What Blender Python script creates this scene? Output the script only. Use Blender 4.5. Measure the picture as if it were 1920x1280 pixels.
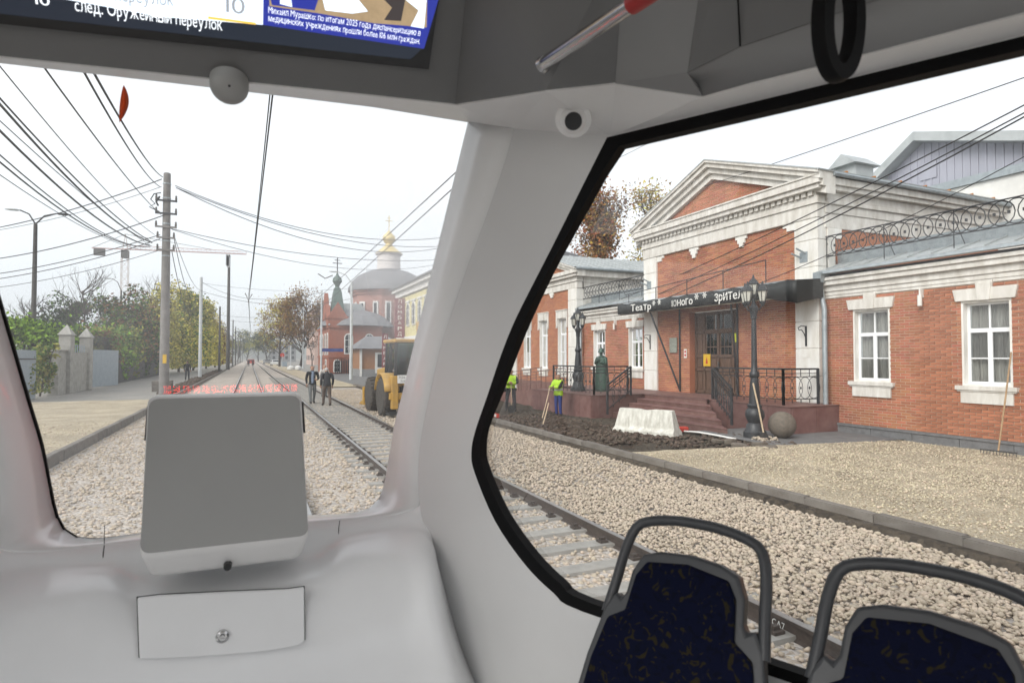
import bpy, bmesh, math, random
from mathutils import Vector, Matrix
import numpy as np
random.seed(7); np.random.seed(7)
scene = bpy.context.scene
for o in list(bpy.data.objects): bpy.data.objects.remove(o)
C = scene.collection
V = Vector
# ------------------------------------------------------------------ camera
# The eye stands in the tail of a tram, X = across the street, Y = back along the rails, Z = up from rail top.
FPX = 1130.0; EYE = V((0, 0, 1.95))
YAW = math.atan(492/FPX); PIT = math.atan(30/FPX)
cam = bpy.data.objects.new('camera', bpy.data.cameras.new('camera')); C.objects.link(cam)
cam.data.sensor_width = 36; cam.data.lens = 36*FPX/1920
cam.data.clip_start = .05; cam.data.clip_end = 6000
cam.location = EYE; cam.rotation_euler = (math.pi/2+PIT, 0, -YAW)
cam.data.dof.use_dof = True; cam.data.dof.focus_distance = 16; cam.data.dof.aperture_fstop = 5.0
scene.camera = cam
# ------------------------------------------------------------------ world: bright overcast sky
world = bpy.data.worlds.new('World'); scene.world = world; world.use_nodes = True
wn, wl = world.node_tree.nodes, world.node_tree.links
wn.clear()
SUN_EL, SUN_AZ = math.radians(36), math.radians(245)
sky = wn.new('ShaderNodeTexSky'); sky.sky_type = 'NISHITA'; sky.sun_disc = False
sky.sun_elevation = SUN_EL; sky.sun_rotation = SUN_AZ; sky.dust_density = 4; sky.air_density = 1
hs = wn.new('ShaderNodeHueSaturation'); hs.inputs['Saturation'].default_value = .35
b1 = wn.new('ShaderNodeBackground'); b1.inputs['Strength'].default_value = .05
b2 = wn.new('ShaderNodeBackground'); b2.inputs['Color'].default_value = (.93, .965, 1, 1); b2.inputs['Strength'].default_value = .67
# the cloud deck: faint broad mottling
tc = wn.new('ShaderNodeTexCoord'); cn = wn.new('ShaderNodeTexNoise'); cn.inputs['Scale'].default_value = 2.2; cn.inputs['Detail'].default_value = 5
cr = wn.new('ShaderNodeValToRGB'); cr.color_ramp.elements[0].position = .3; cr.color_ramp.elements[1].position = .75
cr.color_ramp.elements[0].color = (.82, .865, .92, 1); cr.color_ramp.elements[1].color = (1, 1, 1, 1)
ad = wn.new('ShaderNodeAddShader'); wo = wn.new('ShaderNodeOutputWorld')
wl.new(tc.outputs['Generated'], cn.inputs['Vector']); wl.new(cn.outputs['Fac'], cr.inputs['Fac']); wl.new(cr.outputs['Color'], b2.inputs['Color'])
wl.new(sky.outputs[0], hs.inputs['Color']); wl.new(hs.outputs[0], b1.inputs['Color'])
wl.new(b1.outputs[0], ad.inputs[0]); wl.new(b2.outputs[0], ad.inputs[1]); wl.new(ad.outputs[0], wo.inputs['Surface'])
sun = bpy.data.objects.new('sun', bpy.data.lights.new('sun', 'SUN')); C.objects.link(sun)
sun.data.energy = 1.5; sun.data.angle = math.radians(30); sun.data.color = (1, .97, .92)
sd = V((math.sin(SUN_AZ)*math.cos(SUN_EL), math.cos(SUN_AZ)*math.cos(SUN_EL), math.sin(SUN_EL)))
sun.rotation_euler = sd.to_track_quat('Z', 'Y').to_euler()
vs = scene.view_settings; vs.view_transform = 'Standard'; vs.look = 'None'; vs.exposure = .66; vs.gamma = 1; vs.use_curve_mapping = False
scene.render.engine = 'CYCLES'
scene.cycles.max_bounces = 6; scene.cycles.diffuse_bounces = 3; scene.cycles.glossy_bounces = 2; scene.cycles.volume_bounces = 0; scene.cycles.transparent_max_bounces = 16
# ------------------------------------------------------------------ where a sight line meets a plane of the place
_F0 = V((math.sin(YAW), math.cos(YAW), 0)); _R = V((math.cos(YAW), -math.sin(YAW), 0))
_F = _F0*math.cos(PIT)+V((0, 0, math.sin(PIT))); _U = -_F0*math.sin(PIT)+V((0, 0, math.cos(PIT)))
def ray(x, y): return _F+_R*((x-960)/FPX)+_U*((640-y)/FPX)
def onp(x, y, p, n):
    d = ray(x, y); n = V(n); return EYE+d*((V(p)-EYE).dot(n)/d.dot(n))
def oX(x, y, X): return onp(x, y, (X, 0, 0), (1, 0, 0))
def oY(x, y, Y): return onp(x, y, (0, Y, 0), (0, 1, 0))
def oZ(x, y, Z): return onp(x, y, (0, 0, Z), (0, 0, 1))
# ------------------------------------------------------------------ materials
M = {}
def mat(name, col, rough=.6, var=.15, scale=4., bump=0., bscale=60., metal=0., spec=.5, col2=None, island=0., emit=None, es=1., coat=0., stretch=(1, 1, 1), detail=6):
    m = bpy.data.materials.new(name); m.use_nodes = True; M[name] = m
    nt = m.node_tree; n, l = nt.nodes, nt.links; p = n['Principled BSDF']
    p.inputs['Roughness'].default_value = rough; p.inputs['Metallic'].default_value = metal
    p.inputs['Specular IOR Level'].default_value = spec; p.inputs['Coat Weight'].default_value = coat
    tcn = n.new('ShaderNodeTexCoord'); mp = n.new('ShaderNodeMapping'); mp.inputs['Scale'].default_value = stretch
    l.new(tcn.outputs['Object'], mp.inputs['Vector'])
    c1 = tuple(col)+(1,)
    c2 = tuple(col2)+(1,) if col2 else tuple(max(0, c*(1-2*var)) for c in col)+(1,)
    nz = n.new('ShaderNodeTexNoise'); nz.inputs['Scale'].default_value = scale; nz.inputs['Detail'].default_value = detail; nz.inputs['Roughness'].default_value = .62
    l.new(mp.outputs[0], nz.inputs['Vector'])
    mx = n.new('ShaderNodeMix'); mx.data_type = 'RGBA'; mx.inputs[6].default_value = c1; mx.inputs[7].default_value = c2
    rp = n.new('ShaderNodeMapRange'); rp.inputs[1].default_value = .32; rp.inputs[2].default_value = .72
    l.new(nz.outputs['Fac'], rp.inputs[0]); l.new(rp.outputs[0], mx.inputs[0])
    out = mx.outputs[2]
    if island:
        g = n.new('ShaderNodeNewGeometry'); hv = n.new('ShaderNodeHueSaturation')
        oi = n.new('ShaderNodeObjectInfo'); sm = n.new('ShaderNodeMath'); sm.operation = 'ADD'
        fr = n.new('ShaderNodeMath'); fr.operation = 'FRACT'
        l.new(g.outputs['Random Per Island'], sm.inputs[0]); l.new(oi.outputs['Random'], sm.inputs[1]); l.new(sm.outputs[0], fr.inputs[0])
        mr = n.new('ShaderNodeMapRange'); mr.inputs[3].default_value = 1-island; mr.inputs[4].default_value = 1+island*.7
        l.new(fr.outputs[0], mr.inputs[0]); l.new(mr.outputs[0], hv.inputs['Value'])
        mr2 = n.new('ShaderNodeMapRange'); mr2.inputs[3].default_value = .5-island*.05; mr2.inputs[4].default_value = .5+island*.05
        l.new(g.outputs['Random Per Island'], mr2.inputs[0]); l.new(mr2.outputs[0], hv.inputs['Hue'])
        l.new(out, hv.inputs['Color']); out = hv.outputs[0]
    l.new(out, p.inputs['Base Color'])
    if bump:
        bn = n.new('ShaderNodeTexNoise'); bn.inputs['Scale'].default_value = bscale; bn.inputs['Detail'].default_value = 5
        l.new(mp.outputs[0], bn.inputs['Vector'])
        bp = n.new('ShaderNodeBump'); bp.inputs['Strength'].default_value = min(1, bump); bp.inputs['Distance'].default_value = .02
        l.new(bn.outputs['Fac'], bp.inputs['Height']); l.new(bp.outputs[0], p.inputs['Normal'])
    if emit:
        p.inputs['Emission Color'].default_value = tuple(emit)+(1,); p.inputs['Emission Strength'].default_value = es
    return m
def glass(name, tint=(.96, .98, .97), dust=0., dscale=3., refl=1.0):
    m = bpy.data.materials.new(name); m.use_nodes = True; M[name] = m
    n, l = m.node_tree.nodes, m.node_tree.links; n.clear()
    o = n.new('ShaderNodeOutputMaterial'); t = n.new('ShaderNodeBsdfTransparent'); t.inputs[0].default_value = tint+(1,)
    g = n.new('ShaderNodeBsdfGlossy'); g.inputs['Roughness'].default_value = .02
    f = n.new('ShaderNodeFresnel'); f.inputs[0].default_value = 1.45
    mu = n.new('ShaderNodeMath'); mu.operation = 'MULTIPLY'; mu.inputs[1].default_value = refl; mu.use_clamp = True
    mx = n.new('ShaderNodeMixShader')
    l.new(f.outputs[0], mu.inputs[0]); l.new(mu.outputs[0], mx.inputs[0]); l.new(t.outputs[0], mx.inputs[1]); l.new(g.outputs[0], mx.inputs[2])
    last = mx.outputs[0]
    if dust:
        d = n.new('ShaderNodeBsdfTranslucent'); d.inputs[0].default_value = (.9, .9, .9, 1)
        tcn = n.new('ShaderNodeTexCoord'); nz = n.new('ShaderNodeTexNoise'); nz.inputs['Scale'].default_value = dscale; nz.inputs['Detail'].default_value = 4
        mr = n.new('ShaderNodeMapRange'); mr.inputs[1].default_value = .42; mr.inputs[2].default_value = .75; mr.inputs[3].default_value = .01; mr.inputs[4].default_value = dust
        l.new(tcn.outputs['Object'], nz.inputs['Vector']); l.new(nz.outputs['Fac'], mr.inputs[0])
        fog = n.new('ShaderNodeVectorMath'); fog.operation = 'DISTANCE'; fog.inputs[1].default_value = (.60, 2.15, 2.25); l.new(tcn.outputs['Object'], fog.inputs[0])   # breath mist in the corner of the pane
        fm_ = n.new('ShaderNodeMapRange'); fm_.interpolation_type = 'SMOOTHSTEP'; fm_.inputs[1].default_value = .52; fm_.inputs[2].default_value = .1; fm_.inputs[3].default_value = 0; fm_.inputs[4].default_value = .32 if dust > .1 else 0; l.new(fog.outputs['Value'], fm_.inputs[0])
        am = n.new('ShaderNodeMath'); am.operation = 'ADD'; l.new(mr.outputs[0], am.inputs[0]); l.new(fm_.outputs[0], am.inputs[1]); mr = am
        m2 = n.new('ShaderNodeMixShader'); l.new(mr.outputs[0], m2.inputs[0]); l.new(last, m2.inputs[1]); l.new(d.outputs[0], m2.inputs[2]); last = m2.outputs[0]
    l.new(last, o.inputs['Surface']); return m
# ------------------------------------------------------------------ mesh helpers
def link(o, parent=None, **kw):
    C.objects.link(o)
    if parent is not None: o.parent = parent
    for k, v in kw.items(): o[k] = v
    return o
def thing(name, label, cat, loc=(0, 0, 0), rz=0, group=None):
    o = bpy.data.objects.new(name, None); C.objects.link(o); o.location = loc; o.rotation_euler = (0, 0, rz)
    o.empty_display_size = .1
    return tag(o, label, cat, group)
def tag(o, label, cat, group=None):
    o['label'] = label; o['category'] = cat
    if group: o['group'] = group
    return o
class MB:
    def __init__(s): s.v = []; s.f = []
    def add(s, vs_, fs):
        b = len(s.v); s.v += [tuple(p) for p in vs_]; s.f += [tuple(i+b for i in f) for f in fs]; return s
    def box(s, x0, x1, y0, y1, z0, z1):
        return s.add([(x0,y0,z0),(x1,y0,z0),(x1,y1,z0),(x0,y1,z0),(x0,y0,z1),(x1,y0,z1),(x1,y1,z1),(x0,y1,z1)],
            [(0,3,2,1),(4,5,6,7),(0,1,5,4),(1,2,6,5),(2,3,7,6),(3,0,4,7)])
    def obox(s, c, ax, ay, az):
        c, ax, ay, az = V(c), V(ax), V(ay), V(az)
        p = [c+ax*i+ay*j+az*k for k in (-1, 1) for i, j in ((-1,-1),(1,-1),(1,1),(-1,1))]
        return s.add(p, [(0,3,2,1),(4,5,6,7),(0,1,5,4),(1,2,6,5),(2,3,7,6),(3,0,4,7)])
    def bar(s, a, b, w, h=None, up=(0, 0, 1)):
        a, b = V(a), V(b); d = b-a; h = h or w; u = V(up)
        if abs(d.normalized().dot(u)) > .98: u = V((0, 1, 0))
        sx = d.cross(u).normalized(); sz = sx.cross(d).normalized()
        return s.obox((a+b)/2, d/2, sx*(w/2), sz*(h/2))
    def tube(s, pts, r, n=8, cap=True, closed=False):
        pts = [V(p) for p in pts]; k = len(pts); rs = r if isinstance(r, (list, tuple)) else [r]*k
        base = len(s.v); prev = None
        for i, p in enumerate(pts):
            if closed: d = pts[(i+1) % k]-pts[i-1]
            else: d = pts[min(i+1, k-1)]-pts[max(i-1, 0)]
            d.normalize()
            if prev is None:
                u = V((0, 0, 1)) if abs(d.z) < .9 else V((1, 0, 0)); a = d.cross(u).normalized()
            else:
                a = prev-d*prev.dot(d)
                if a.length < 1e-6: a = d.orthogonal()
                a.normalize()
            prev = a; b = d.cross(a)
            for j in range(n):
                t = 2*math.pi*j/n; s.v.append(tuple(p+(a*math.cos(t)+b*math.sin(t))*rs[i]))
        for i in range(k if closed else k-1):
            i2 = (i+1) % k
            for j in range(n):
                j2 = (j+1) % n; s.f.append((base+i*n+j, base+i*n+j2, base+i2*n+j2, base+i2*n+j))
        if cap and not closed:
            s.f.append(tuple(base+j for j in reversed(range(n)))); s.f.append(tuple(base+(k-1)*n+j for j in range(n)))
        return s
    def lathe(s, prof, c=(0, 0, 0), n=16, axis='z', sq=1.):
        c = V(c); base = len(s.v); k = len(prof)
        for r, h in prof:
            for j in range(n):
                t = 2*math.pi*(j+.5)/n; a, b = r*math.cos(t), r*math.sin(t)*sq
                q = {'z': V((a, b, h)), 'y': V((a, h, b)), 'x': V((h, a, b))}[axis]; s.v.append(tuple(c+q))
        for i in range(k-1):
            for j in range(n):
                j2 = (j+1) % n; s.f.append((base+i*n+j, base+i*n+j2, base+(i+1)*n+j2, base+(i+1)*n+j))
        s.f.append(tuple(base+j for j in reversed(range(n)))); s.f.append(tuple(base+(k-1)*n+j for j in range(n)))
        return s
    def prism(s, poly, d):
        """poly: 3-D outline, d: extrusion vector"""
        n = len(poly); d = V(d); p = [V(q) for q in poly]
        return s.add(p+[q+d for q in p], [tuple(reversed(range(n))), tuple(range(n, 2*n))]+[(i, (i+1) % n, n+(i+1) % n, n+i) for i in range(n)])
    def loft(s, rows, close=False):
        base = len(s.v); n = len(rows[0])
        for r in rows: s.v += [tuple(p) for p in r]
        for i in range(len(rows)-1):
            for j in range(n if close else n-1):
                j2 = (j+1) % n; s.f.append((base+i*n+j, base+i*n+j2, base+(i+1)*n+j2, base+(i+1)*n+j))
        return s
    def mesh(s, name, smooth=False):
        m = bpy.data.meshes.new(name); m.from_pydata(s.v, [], s.f); m.update()
        bm = bmesh.new(); bm.from_mesh(m); bmesh.ops.recalc_face_normals(bm, faces=bm.faces); bm.to_mesh(m); bm.free()
        if smooth: m.polygons.foreach_set('use_smooth', [True]*len(m.polygons))
        return m
    def build(s, name, material, parent=None, smooth=False, bevel=0, seg=2, solid=0, sub=0, off=-1, **kw):
        m = s.mesh(name, smooth); m.materials.append(M[material] if isinstance(material, str) else material)
        o = bpy.data.objects.new(name, m); link(o, parent, **kw)
        if solid:
            md = o.modifiers.new('solid', 'SOLIDIFY'); md.thickness = solid; md.offset = off
        if bevel:
            md = o.modifiers.new('bevel', 'BEVEL'); md.width = bevel; md.segments = seg; md.limit_method = 'ANGLE'; md.angle_limit = .6
        if sub:
            md = o.modifiers.new('sub', 'SUBSURF'); md.levels = sub; md.render_levels = sub
        if smooth and not sub:
            try: m.set_sharp_from_angle(angle=math.radians(40))
            except Exception: pass
        return o
def B(x0, x1, y0, y1, z0, z1): return MB().box(x0, x1, y0, y1, z0, z1)
def copy_tree(o, parent=None, **kw):
    c = o.copy(); C.objects.link(c); c.parent = parent
    for k, v in kw.items(): c[k] = v
    for ch in list(o.children): copy_tree(ch, c)
    return c
_gl = {}
STROKES = {'ь': [[(0,1),(0,0),(.62,0),(.72,.14),(.72,.40),(.62,.54),(0,.54)]], 'ы': [[(0,1),(0,0),(.55,0),(.65,.14),(.65,.40),(.55,.54),(0,.54)], [(.98,0),(.98,1)]],
 'э': [[(0,.88),(.15,1),(.5,1),(.72,.8),(.72,.2),(.5,0),(.15,0),(0,.12)], [(.25,.5),(.72,.5)]], 'ю': [[(0,0),(0,1)], [(0,.5),(.34,.5)], [(.34,.3),(.34,.7),(.5,1),(.85,1),(1.0,.7),(1.0,.3),(.85,0),(.5,0),(.34,.3)]],
 'я': [[(.72,0),(.72,1),(.2,1),(.06,.86),(.06,.62),(.2,.48),(.72,.48)], [(.4,.48),(.0,0)]], 'н': [[(0,0),(0,1)], [(.72,0),(.72,1)], [(0,.5),(.72,.5)]]}
LATIN = dict(zip('еаорсхАОРСЕНМТКВХ', 'eaopcxAOPCEHMTKBX'))
def glyph(ch):
    if ch in _gl: return _gl[ch]
    vv, ff = [], []
    if ch in STROKES:
        X_, Y_, w = .56, .53, .043
        for pl in STROKES[ch]:
            for (x0, y0), (x1, y1) in zip(pl, pl[1:]):
                a, b = V((x0*X_+w, y0*(Y_-2*w)+w, 0)), V((x1*X_+w, y1*(Y_-2*w)+w, 0)); d = (b-a).normalized()*w; q = V((-d.y, d.x, 0)); i = len(vv)
                vv += [a-d-q, b+d-q, b+d+q, a-d+q]; ff.append((i, i+1, i+2, i+3))
    elif ch != ' ':
        cu = bpy.data.curves.new('glyph', 'FONT'); cu.body = LATIN.get(ch, ch); cu.size = 1; cu.resolution_u = 3
        t = bpy.data.objects.new('glyph', cu); C.objects.link(t); bpy.context.view_layer.update()
        me = bpy.data.meshes.new_from_object(t.evaluated_get(bpy.context.evaluated_depsgraph_get())); bpy.data.objects.remove(t)
        vv = [v.co.copy() for v in me.vertices]; ff = [tuple(p.vertices) for p in me.polygons]
    if vv:
        x0 = min(p.x for p in vv); vv = [V((p.x-x0, p.y, 0)) for p in vv]; wd = max(p.x for p in vv)
    else: wd = .2
    _gl[ch] = (vv, ff, wd); return _gl[ch]
def text(name, s, material, parent, org, xd, yd, h, depth=.004, width=None):
    """Raised lettering: org = lower left corner, xd/yd = reading and up directions, h = cap height."""
    mb = MB(); x = 0
    for ch in s:
        vv, ff, wd = glyph(ch); mb.add([p+V((x, 0, 0)) for p in vv], ff); x += wd+.085
    x1 = x-.085; xd, yd = V(xd).normalized(), V(yd).normalized(); k = h/.72; kx = (width/x1) if width else k
    mb.v = [tuple(V(org)+xd*(p[0]*kx)+yd*(p[1]*k)) for p in mb.v]
    me = bpy.data.meshes.new(name); me.from_pydata(mb.v, [], mb.f); me.materials.append(M[material]); o = bpy.data.objects.new(name, me); link(o, parent)
    if depth:
        md = o.modifiers.new('solid', 'SOLIDIFY'); md.thickness = depth; md.offset = 1
    return o
def smooth_curve(pts, n):
    """Catmull-Rom through pts, resampled to n points by arc length."""
    P = [V(p) for p in pts]; P = [P[0]*2-P[1]]+P+[P[-1]*2-P[-2]]; out = []
    for i in range(1, len(P)-2):
        for j in range(12):
            t = j/12; a, b, c, d = P[i-1], P[i], P[i+1], P[i+2]
            out.append(.5*((2*b)+(c-a)*t+(2*a-5*b+4*c-d)*t*t+(3*b-a-3*c+d)*t**3))
    out.append(P[-2]); L = [0]
    for i in range(1, len(out)): L.append(L[-1]+(out[i]-out[i-1]).length)
    res = []; j = 0
    for k in range(n):
        s = L[-1]*k/(n-1)
        while j < len(L)-2 and L[j+1] < s: j += 1
        u = (s-L[j])/max(1e-9, L[j+1]-L[j]); res.append(out[j].lerp(out[j+1], min(1, u)))
    return res
# palette
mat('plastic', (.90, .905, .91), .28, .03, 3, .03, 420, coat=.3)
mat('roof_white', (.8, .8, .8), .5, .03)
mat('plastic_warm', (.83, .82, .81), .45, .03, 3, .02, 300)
mat('plastic_reveal_lit', (.92, .92, .915), .3, .02, 3, .03, 420, coat=.4)  # same moulding as the flank, painted paler for the light on the reveal
mat('plastic_flank_shaded', (.74, .74, .735), .38, .03, 3, .03, 420)  # same moulding as the reveal, the flank's shade put into a darker colour
mat('panel_grey', (.26, .26, .26), .5, .04, 3, .03, 300)
mat('panel_dark', (.16, .16, .16), .5, .04, 3, .03, 300)
mat('housing', (.37, .37, .36), .45, .03, 3, .08, 600)
mat('rubber', (.004, .004, .0045), .6, .1, 20, spec=.15)
mat('seat_grey', (.042, .044, .048), .42, .05, 8, .03, 200)
mat('steel', (.6, .6, .6), .22, .05, 10, metal=1)
mat('red_plastic', (.35, .02, .02), .4, .1)
mat('black_plastic', (.015, .015, .016), .4, .1, 10)
mat('floor_vinyl', (.58, .58, .58), .6, .1, 8, .05, 80)
mat('screen_white', (.5, .55, .6), .3, 0, emit=(.75, .85, .95), es=.85)
mat('screen_blue', (.02, .03, .2), .3, 0, emit=(.012, .02, .20), es=1)
mat('screen_navy', (.01, .012, .02), .3, 0, emit=(.008, .012, .02), es=1)
mat('screen_text', (.8, .8, .8), .3, 0, emit=(.8, .85, .9), es=.8)
mat('screen_grey', (.3, .3, .3), .3, 0, emit=(.25, .27, .3), es=.8)
mat('screen_yellow', (.5, .4, .1), .3, 0, emit=(.8, .5, .08), es=.8)
mat('screen_tan', (.4, .3, .2), .3, .5, 9, col2=(.05, .04, .03), emit=(.35, .25, .14), es=.7)
mat('screen_dark', (.03, .02, .02), .3, 0, emit=(.03, .025, .025), es=1)
mat('led_red', (.3, .01, .01), .4, 0, emit=(1, .03, .02), es=17)
mat('leaf_orange', (.42, .10, .02), .5, .25, 60, .2, 150)
_n, _l = M['leaf_orange'].node_tree.nodes, M['leaf_orange'].node_tree.links      # a dry leaf lets the sky shine through
_t = _n.new('ShaderNodeBsdfTranslucent'); _t.inputs[0].default_value = (.75, .22, .03, 1); _x = _n.new('ShaderNodeMixShader'); _x.inputs[0].default_value = .6
_l.new(_n['Principled BSDF'].outputs[0], _x.inputs[1]); _l.new(_t.outputs[0], _x.inputs[2]); _l.new(_x.outputs[0], _n['Material Output'].inputs['Surface'])
glass('window_glass', (.97, .985, .98), .035, 2.2, .9)
glass('rear_glass', (.97, .985, .98), .13, 1.3, 1.0)
# ================================================================== THE TRAM
XC = -.04                                   # centre line of the tram
tram = thing('tram', 'white plastic tail of a tram with rear and side windows, seen from inside', 'tram', (XC, 0, .34))
tram_off = V((XC, 0, .34))
def mirror(p): return V((2*XC-p[0], p[1], p[2]))
GN = V((0, 1, .348)).normalized(); GP = V((0, 2.48, 1.3975))       # rear glass leans inwards
WN = V((1, .494, 0)).normalized(); WP = V((1.6975, 0, 0))          # tapered flank of the tail
def G(x, y, off=0): return onp(x, y, GP-GN*off, GN)
def W(x, y, off=0): return onp(x, y, WP-WN*off, WN)
def tpart(mb, name, material, parent=None, **kw):
    par = parent or tram
    o = mb.build(name, material, None, **kw); o.parent = par
    off = tram_off if par is tram else tram_off
    o.matrix_parent_inverse = Matrix.Translation(-tram_off)
    return o
# --- outlines
ringA_R = [G(880,226), G(838,400), G(790,597), G(757,735), G(741,800), G(731,859), G(721,913), G(707,943), G(683,959), G(634,966), G(540,969), G(418,974)]
ringB_R = [W(967,239), W(926,370), W(872,515), W(828,649), W(800,770), W(788,850), W(786,905)]
ringB_R += [V((.60, 2.245, 1.395)), V((.52, 2.256, 1.365)), V((.42, 2.262, 1.359)), V((.20, 2.262, 1.359)), V((XC, 2.262, 1.359))]
NR = 40
A = smooth_curve(ringA_R[:8]+ringA_R[8:], NR); Bc = smooth_curve(ringB_R, NR)
full_A = A+[mirror(p) for p in reversed(A[:-1])]; full_B = Bc+[mirror(p) for p in reversed(Bc[:-1])]
tpart(MB().loft([full_B, [b.lerp(a, .5)+V((0, 0, -.004)) for a, b in zip(full_A, full_B)], full_A]), 'window_reveal', 'plastic_reveal_lit', smooth=True, solid=.012, off=0)
# rear glass with its rubber edge
gl = [p+GN*.008 for p in full_A]
tpart(MB().add(gl, [tuple(range(len(gl)))]), 'rear_window_pane', 'rear_glass')
grow = []
cen = sum(gl, V())/len(gl)
tpart(MB().tube([p-GN*.003 for p in A[-24:]]+[mirror(p)-GN*.003 for p in reversed(A[:-1])], [.002+.0035*min(1, i/14) for i in range(24)]+[.0055+.004*min(1, i/10) for i in range(NR-1)], 6), 'rear_window_seal', 'rubber')
# --- flank: side window outline on the tapered wall
tail_ = [(1480,1272), (2100,1487), (2100,30), (1920,74), (1500,176)]
so_px = [(1140,259), (1102,334), (1040,458), (1003,530), (967,602), (942,664), (916,741), (893,808), (886,848), (892,885), (930,975), (985,1055), (1040,1110), (1095,1145), (1480,1276), (2100,1487), (2100,26), (1920,70), (1500,172)]
si_px = [(1163,275), (1132,322), (1074,426), (1029,509), (990,592), (964,654), (935,731), (907,803), (902,845), (908,878), (945,962), (1000,1040), (1052,1092), (1105,1127), (1480,1254), (2095,1460), (2095,52), (1920,95), (1500,196)]
so = [W(x, y, 0) for x, y in so_px]; si = [W(x, y, .004) for x, y in si_px]
wall_out = [W(967,239), W(950,300), W(905,430), W(880,495), W(850,585), W(828,649), W(810,730), W(793,810), W(786,880), W(790,950), W(803,1000), W(822,1060), W(842,1130), W(884,1290), V((1.25, .906, .36)), V((1.46, .481, .36)), V((1.46, .481, 3.2)), V((1.3, .805, 3.2)), W(1500,120)]
def dens(L, lo=1, hi=13, n=4):
    out = []
    for i, p in enumerate(L):
        out.append(p)
        if lo <= i < hi:
            a_, b_, c_, d_ = L[i-1], L[i], L[i+1], L[i+2]
            for k in range(1, n):
                t = k/n; out.append(.5*((2*b_)+(c_-a_)*t+(2*a_-5*b_+4*c_-d_)*t*t+(3*b_-a_-3*c_+d_)*t**3))
    return out
so, si, wall_out = dens(so), dens(si), dens(wall_out)
sides = []
for mir in (False, True):
    f = mirror if mir else (lambda p: V(p))
    n = len(so)
    tpart(MB().loft([[f(p) for p in wall_out], [f(p) for p in so]], close=True), 'flank_panel', 'plastic_flank_shaded', solid=.012, off=0)
    tpart(MB().loft([[f(p+WN*.03) for p in so], [f(p-WN*.006) for p in so], [f(p-WN*.006) for p in si], [f(p+WN*.03) for p in si]], close=True), 'side_window_seal', 'rubber', smooth=False)
    tpart(MB().add([f(p+WN*.02) for p in so], [tuple(range(n))]), 'side_window_pane', 'window_glass')
# --- console below the rear window: rows from the sill lip down to the floor
half = lambda y, z, c, e: [V((XC, y, z)), V((XC+.22, y, z)), V((XC+.40, y, z))]+c+[e]
K = [list(reversed(ringB_R[6:]))]
K1 = list(reversed(Bc[-14:]))
rows = [
 [V((XC,2.262,1.359)), V((.12,2.262,1.359)), V((.26,2.262,1.359)), V((.32,2.262,1.359)), V((.42,2.262,1.359)), V((.52,2.256,1.365)), V((.60,2.245,1.395)), W(786,905)],
 [V((XC,2.238,1.345)), V((.12,2.238,1.345)), V((.26,2.238,1.345)), V((.32,2.238,1.345)), V((.42,2.238,1.345)), V((.53,2.234,1.348)), V((.615,2.222,1.366)), W(792,960)],
 [V((XC,2.232,1.262)), V((.12,2.232,1.262)), V((.24,2.232,1.264)), V((.31,2.230,1.302)), V((.42,2.228,1.312)), V((.52,2.222,1.316)), V((.625,2.190,1.322)), W(803,1000)],
 [V((XC,2.150,1.250)), V((.12,2.150,1.250)), V((.23,2.150,1.252)), V((.30,2.150,1.296)), V((.40,2.150,1.304)), V((.50,2.13,1.306)), V((.60,2.09,1.308)), W(812,1030)],
 [V((XC,2.075,1.240)), V((.12,2.075,1.240)), V((.22,2.075,1.242)), V((.29,2.075,1.276)), V((.38,2.068,1.286)), V((.48,2.05,1.286)), V((.58,2.02,1.280)), W(822,1060)],
 [V((XC,2.045,1.222)), V((.12,2.045,1.222)), V((.22,2.045,1.224)), V((.29,2.040,1.240)), V((.38,2.025,1.246)), V((.48,2.000,1.245)), V((.58,1.965,1.222)), W(832,1095)],
 [V((XC,1.985,1.160)), V((.12,1.985,1.160)), V((.22,1.985,1.160)), V((.29,1.982,1.162)), V((.38,1.972,1.165)), V((.48,1.955,1.163)), V((.58,1.925,1.140)), W(842,1130)],
 [V((XC,1.915,.985)), V((.12,1.915,.985)), V((.22,1.915,.985)), V((.29,1.91,.985)), V((.38,1.905,.985)), V((.48,1.89,.985)), V((.60,1.86,.985)), W(884,1290)],
 [V((XC,1.86,.36)), V((.12,1.86,.36)), V((.22,1.86,.36)), V((.29,1.86,.36)), V((.38,1.86,.36)), V((.48,1.85,.36)), V((.62,1.8,.36)), V((.95,1.513,.36))],
]
NC = 44
R = [smooth_curve(r, NC) for r in rows]
RR = [[mirror(p) for p in reversed(r[1:])]+r for r in R]
tpart(MB().loft(RR), 'console', 'plastic', smooth=True, sub=2)
for f_ in (lambda p: p, mirror): tpart(MB().tube([f_(W(x, y, .0015)) for x, y in ((806,1030), (826,1078), (846,1140), (886,1292))], .0016, 5), 'console_joint', 'rubber')
# hatch in the console front: plate with a dark gap and a lock
def con(x, y, off=0): return onp(x, y, V((XC, 1.985, 1.160))-V((0, .9, .36)).normalized()*off, V((0, .9285, -.371)))
h4 = [(258,1118), (300,1113), (420,1107), (540,1102), (570,1098), (571,1196), (560,1206), (500,1216), (420,1223), (330,1229), (262,1230)]
hatch = tpart(MB().prism([con(x, y, .004) for x, y in h4], V((0, -.009, -.003))), 'hatch', 'plastic', bevel=.006, seg=3)
hc = V((0, 0, 0))
cx = sum((con(x, y) for x, y in h4), V())/len(h4)
tpart(MB().prism([con(x, y, .0)+(con(x, y)-cx)*.009 for x, y in h4], V((0, -.005, -.0))), 'hatch_gap', 'rubber')
lc = con(417, 1193, .022)
lk = tpart(MB().lathe([(.017, .012), (.018, -.002), (.013, -.005), (.012, .003), (.007, .003), (.006, -.003), (.001, -.004)], lc, 20, 'y'), 'lock', 'steel', smooth=True)
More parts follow.
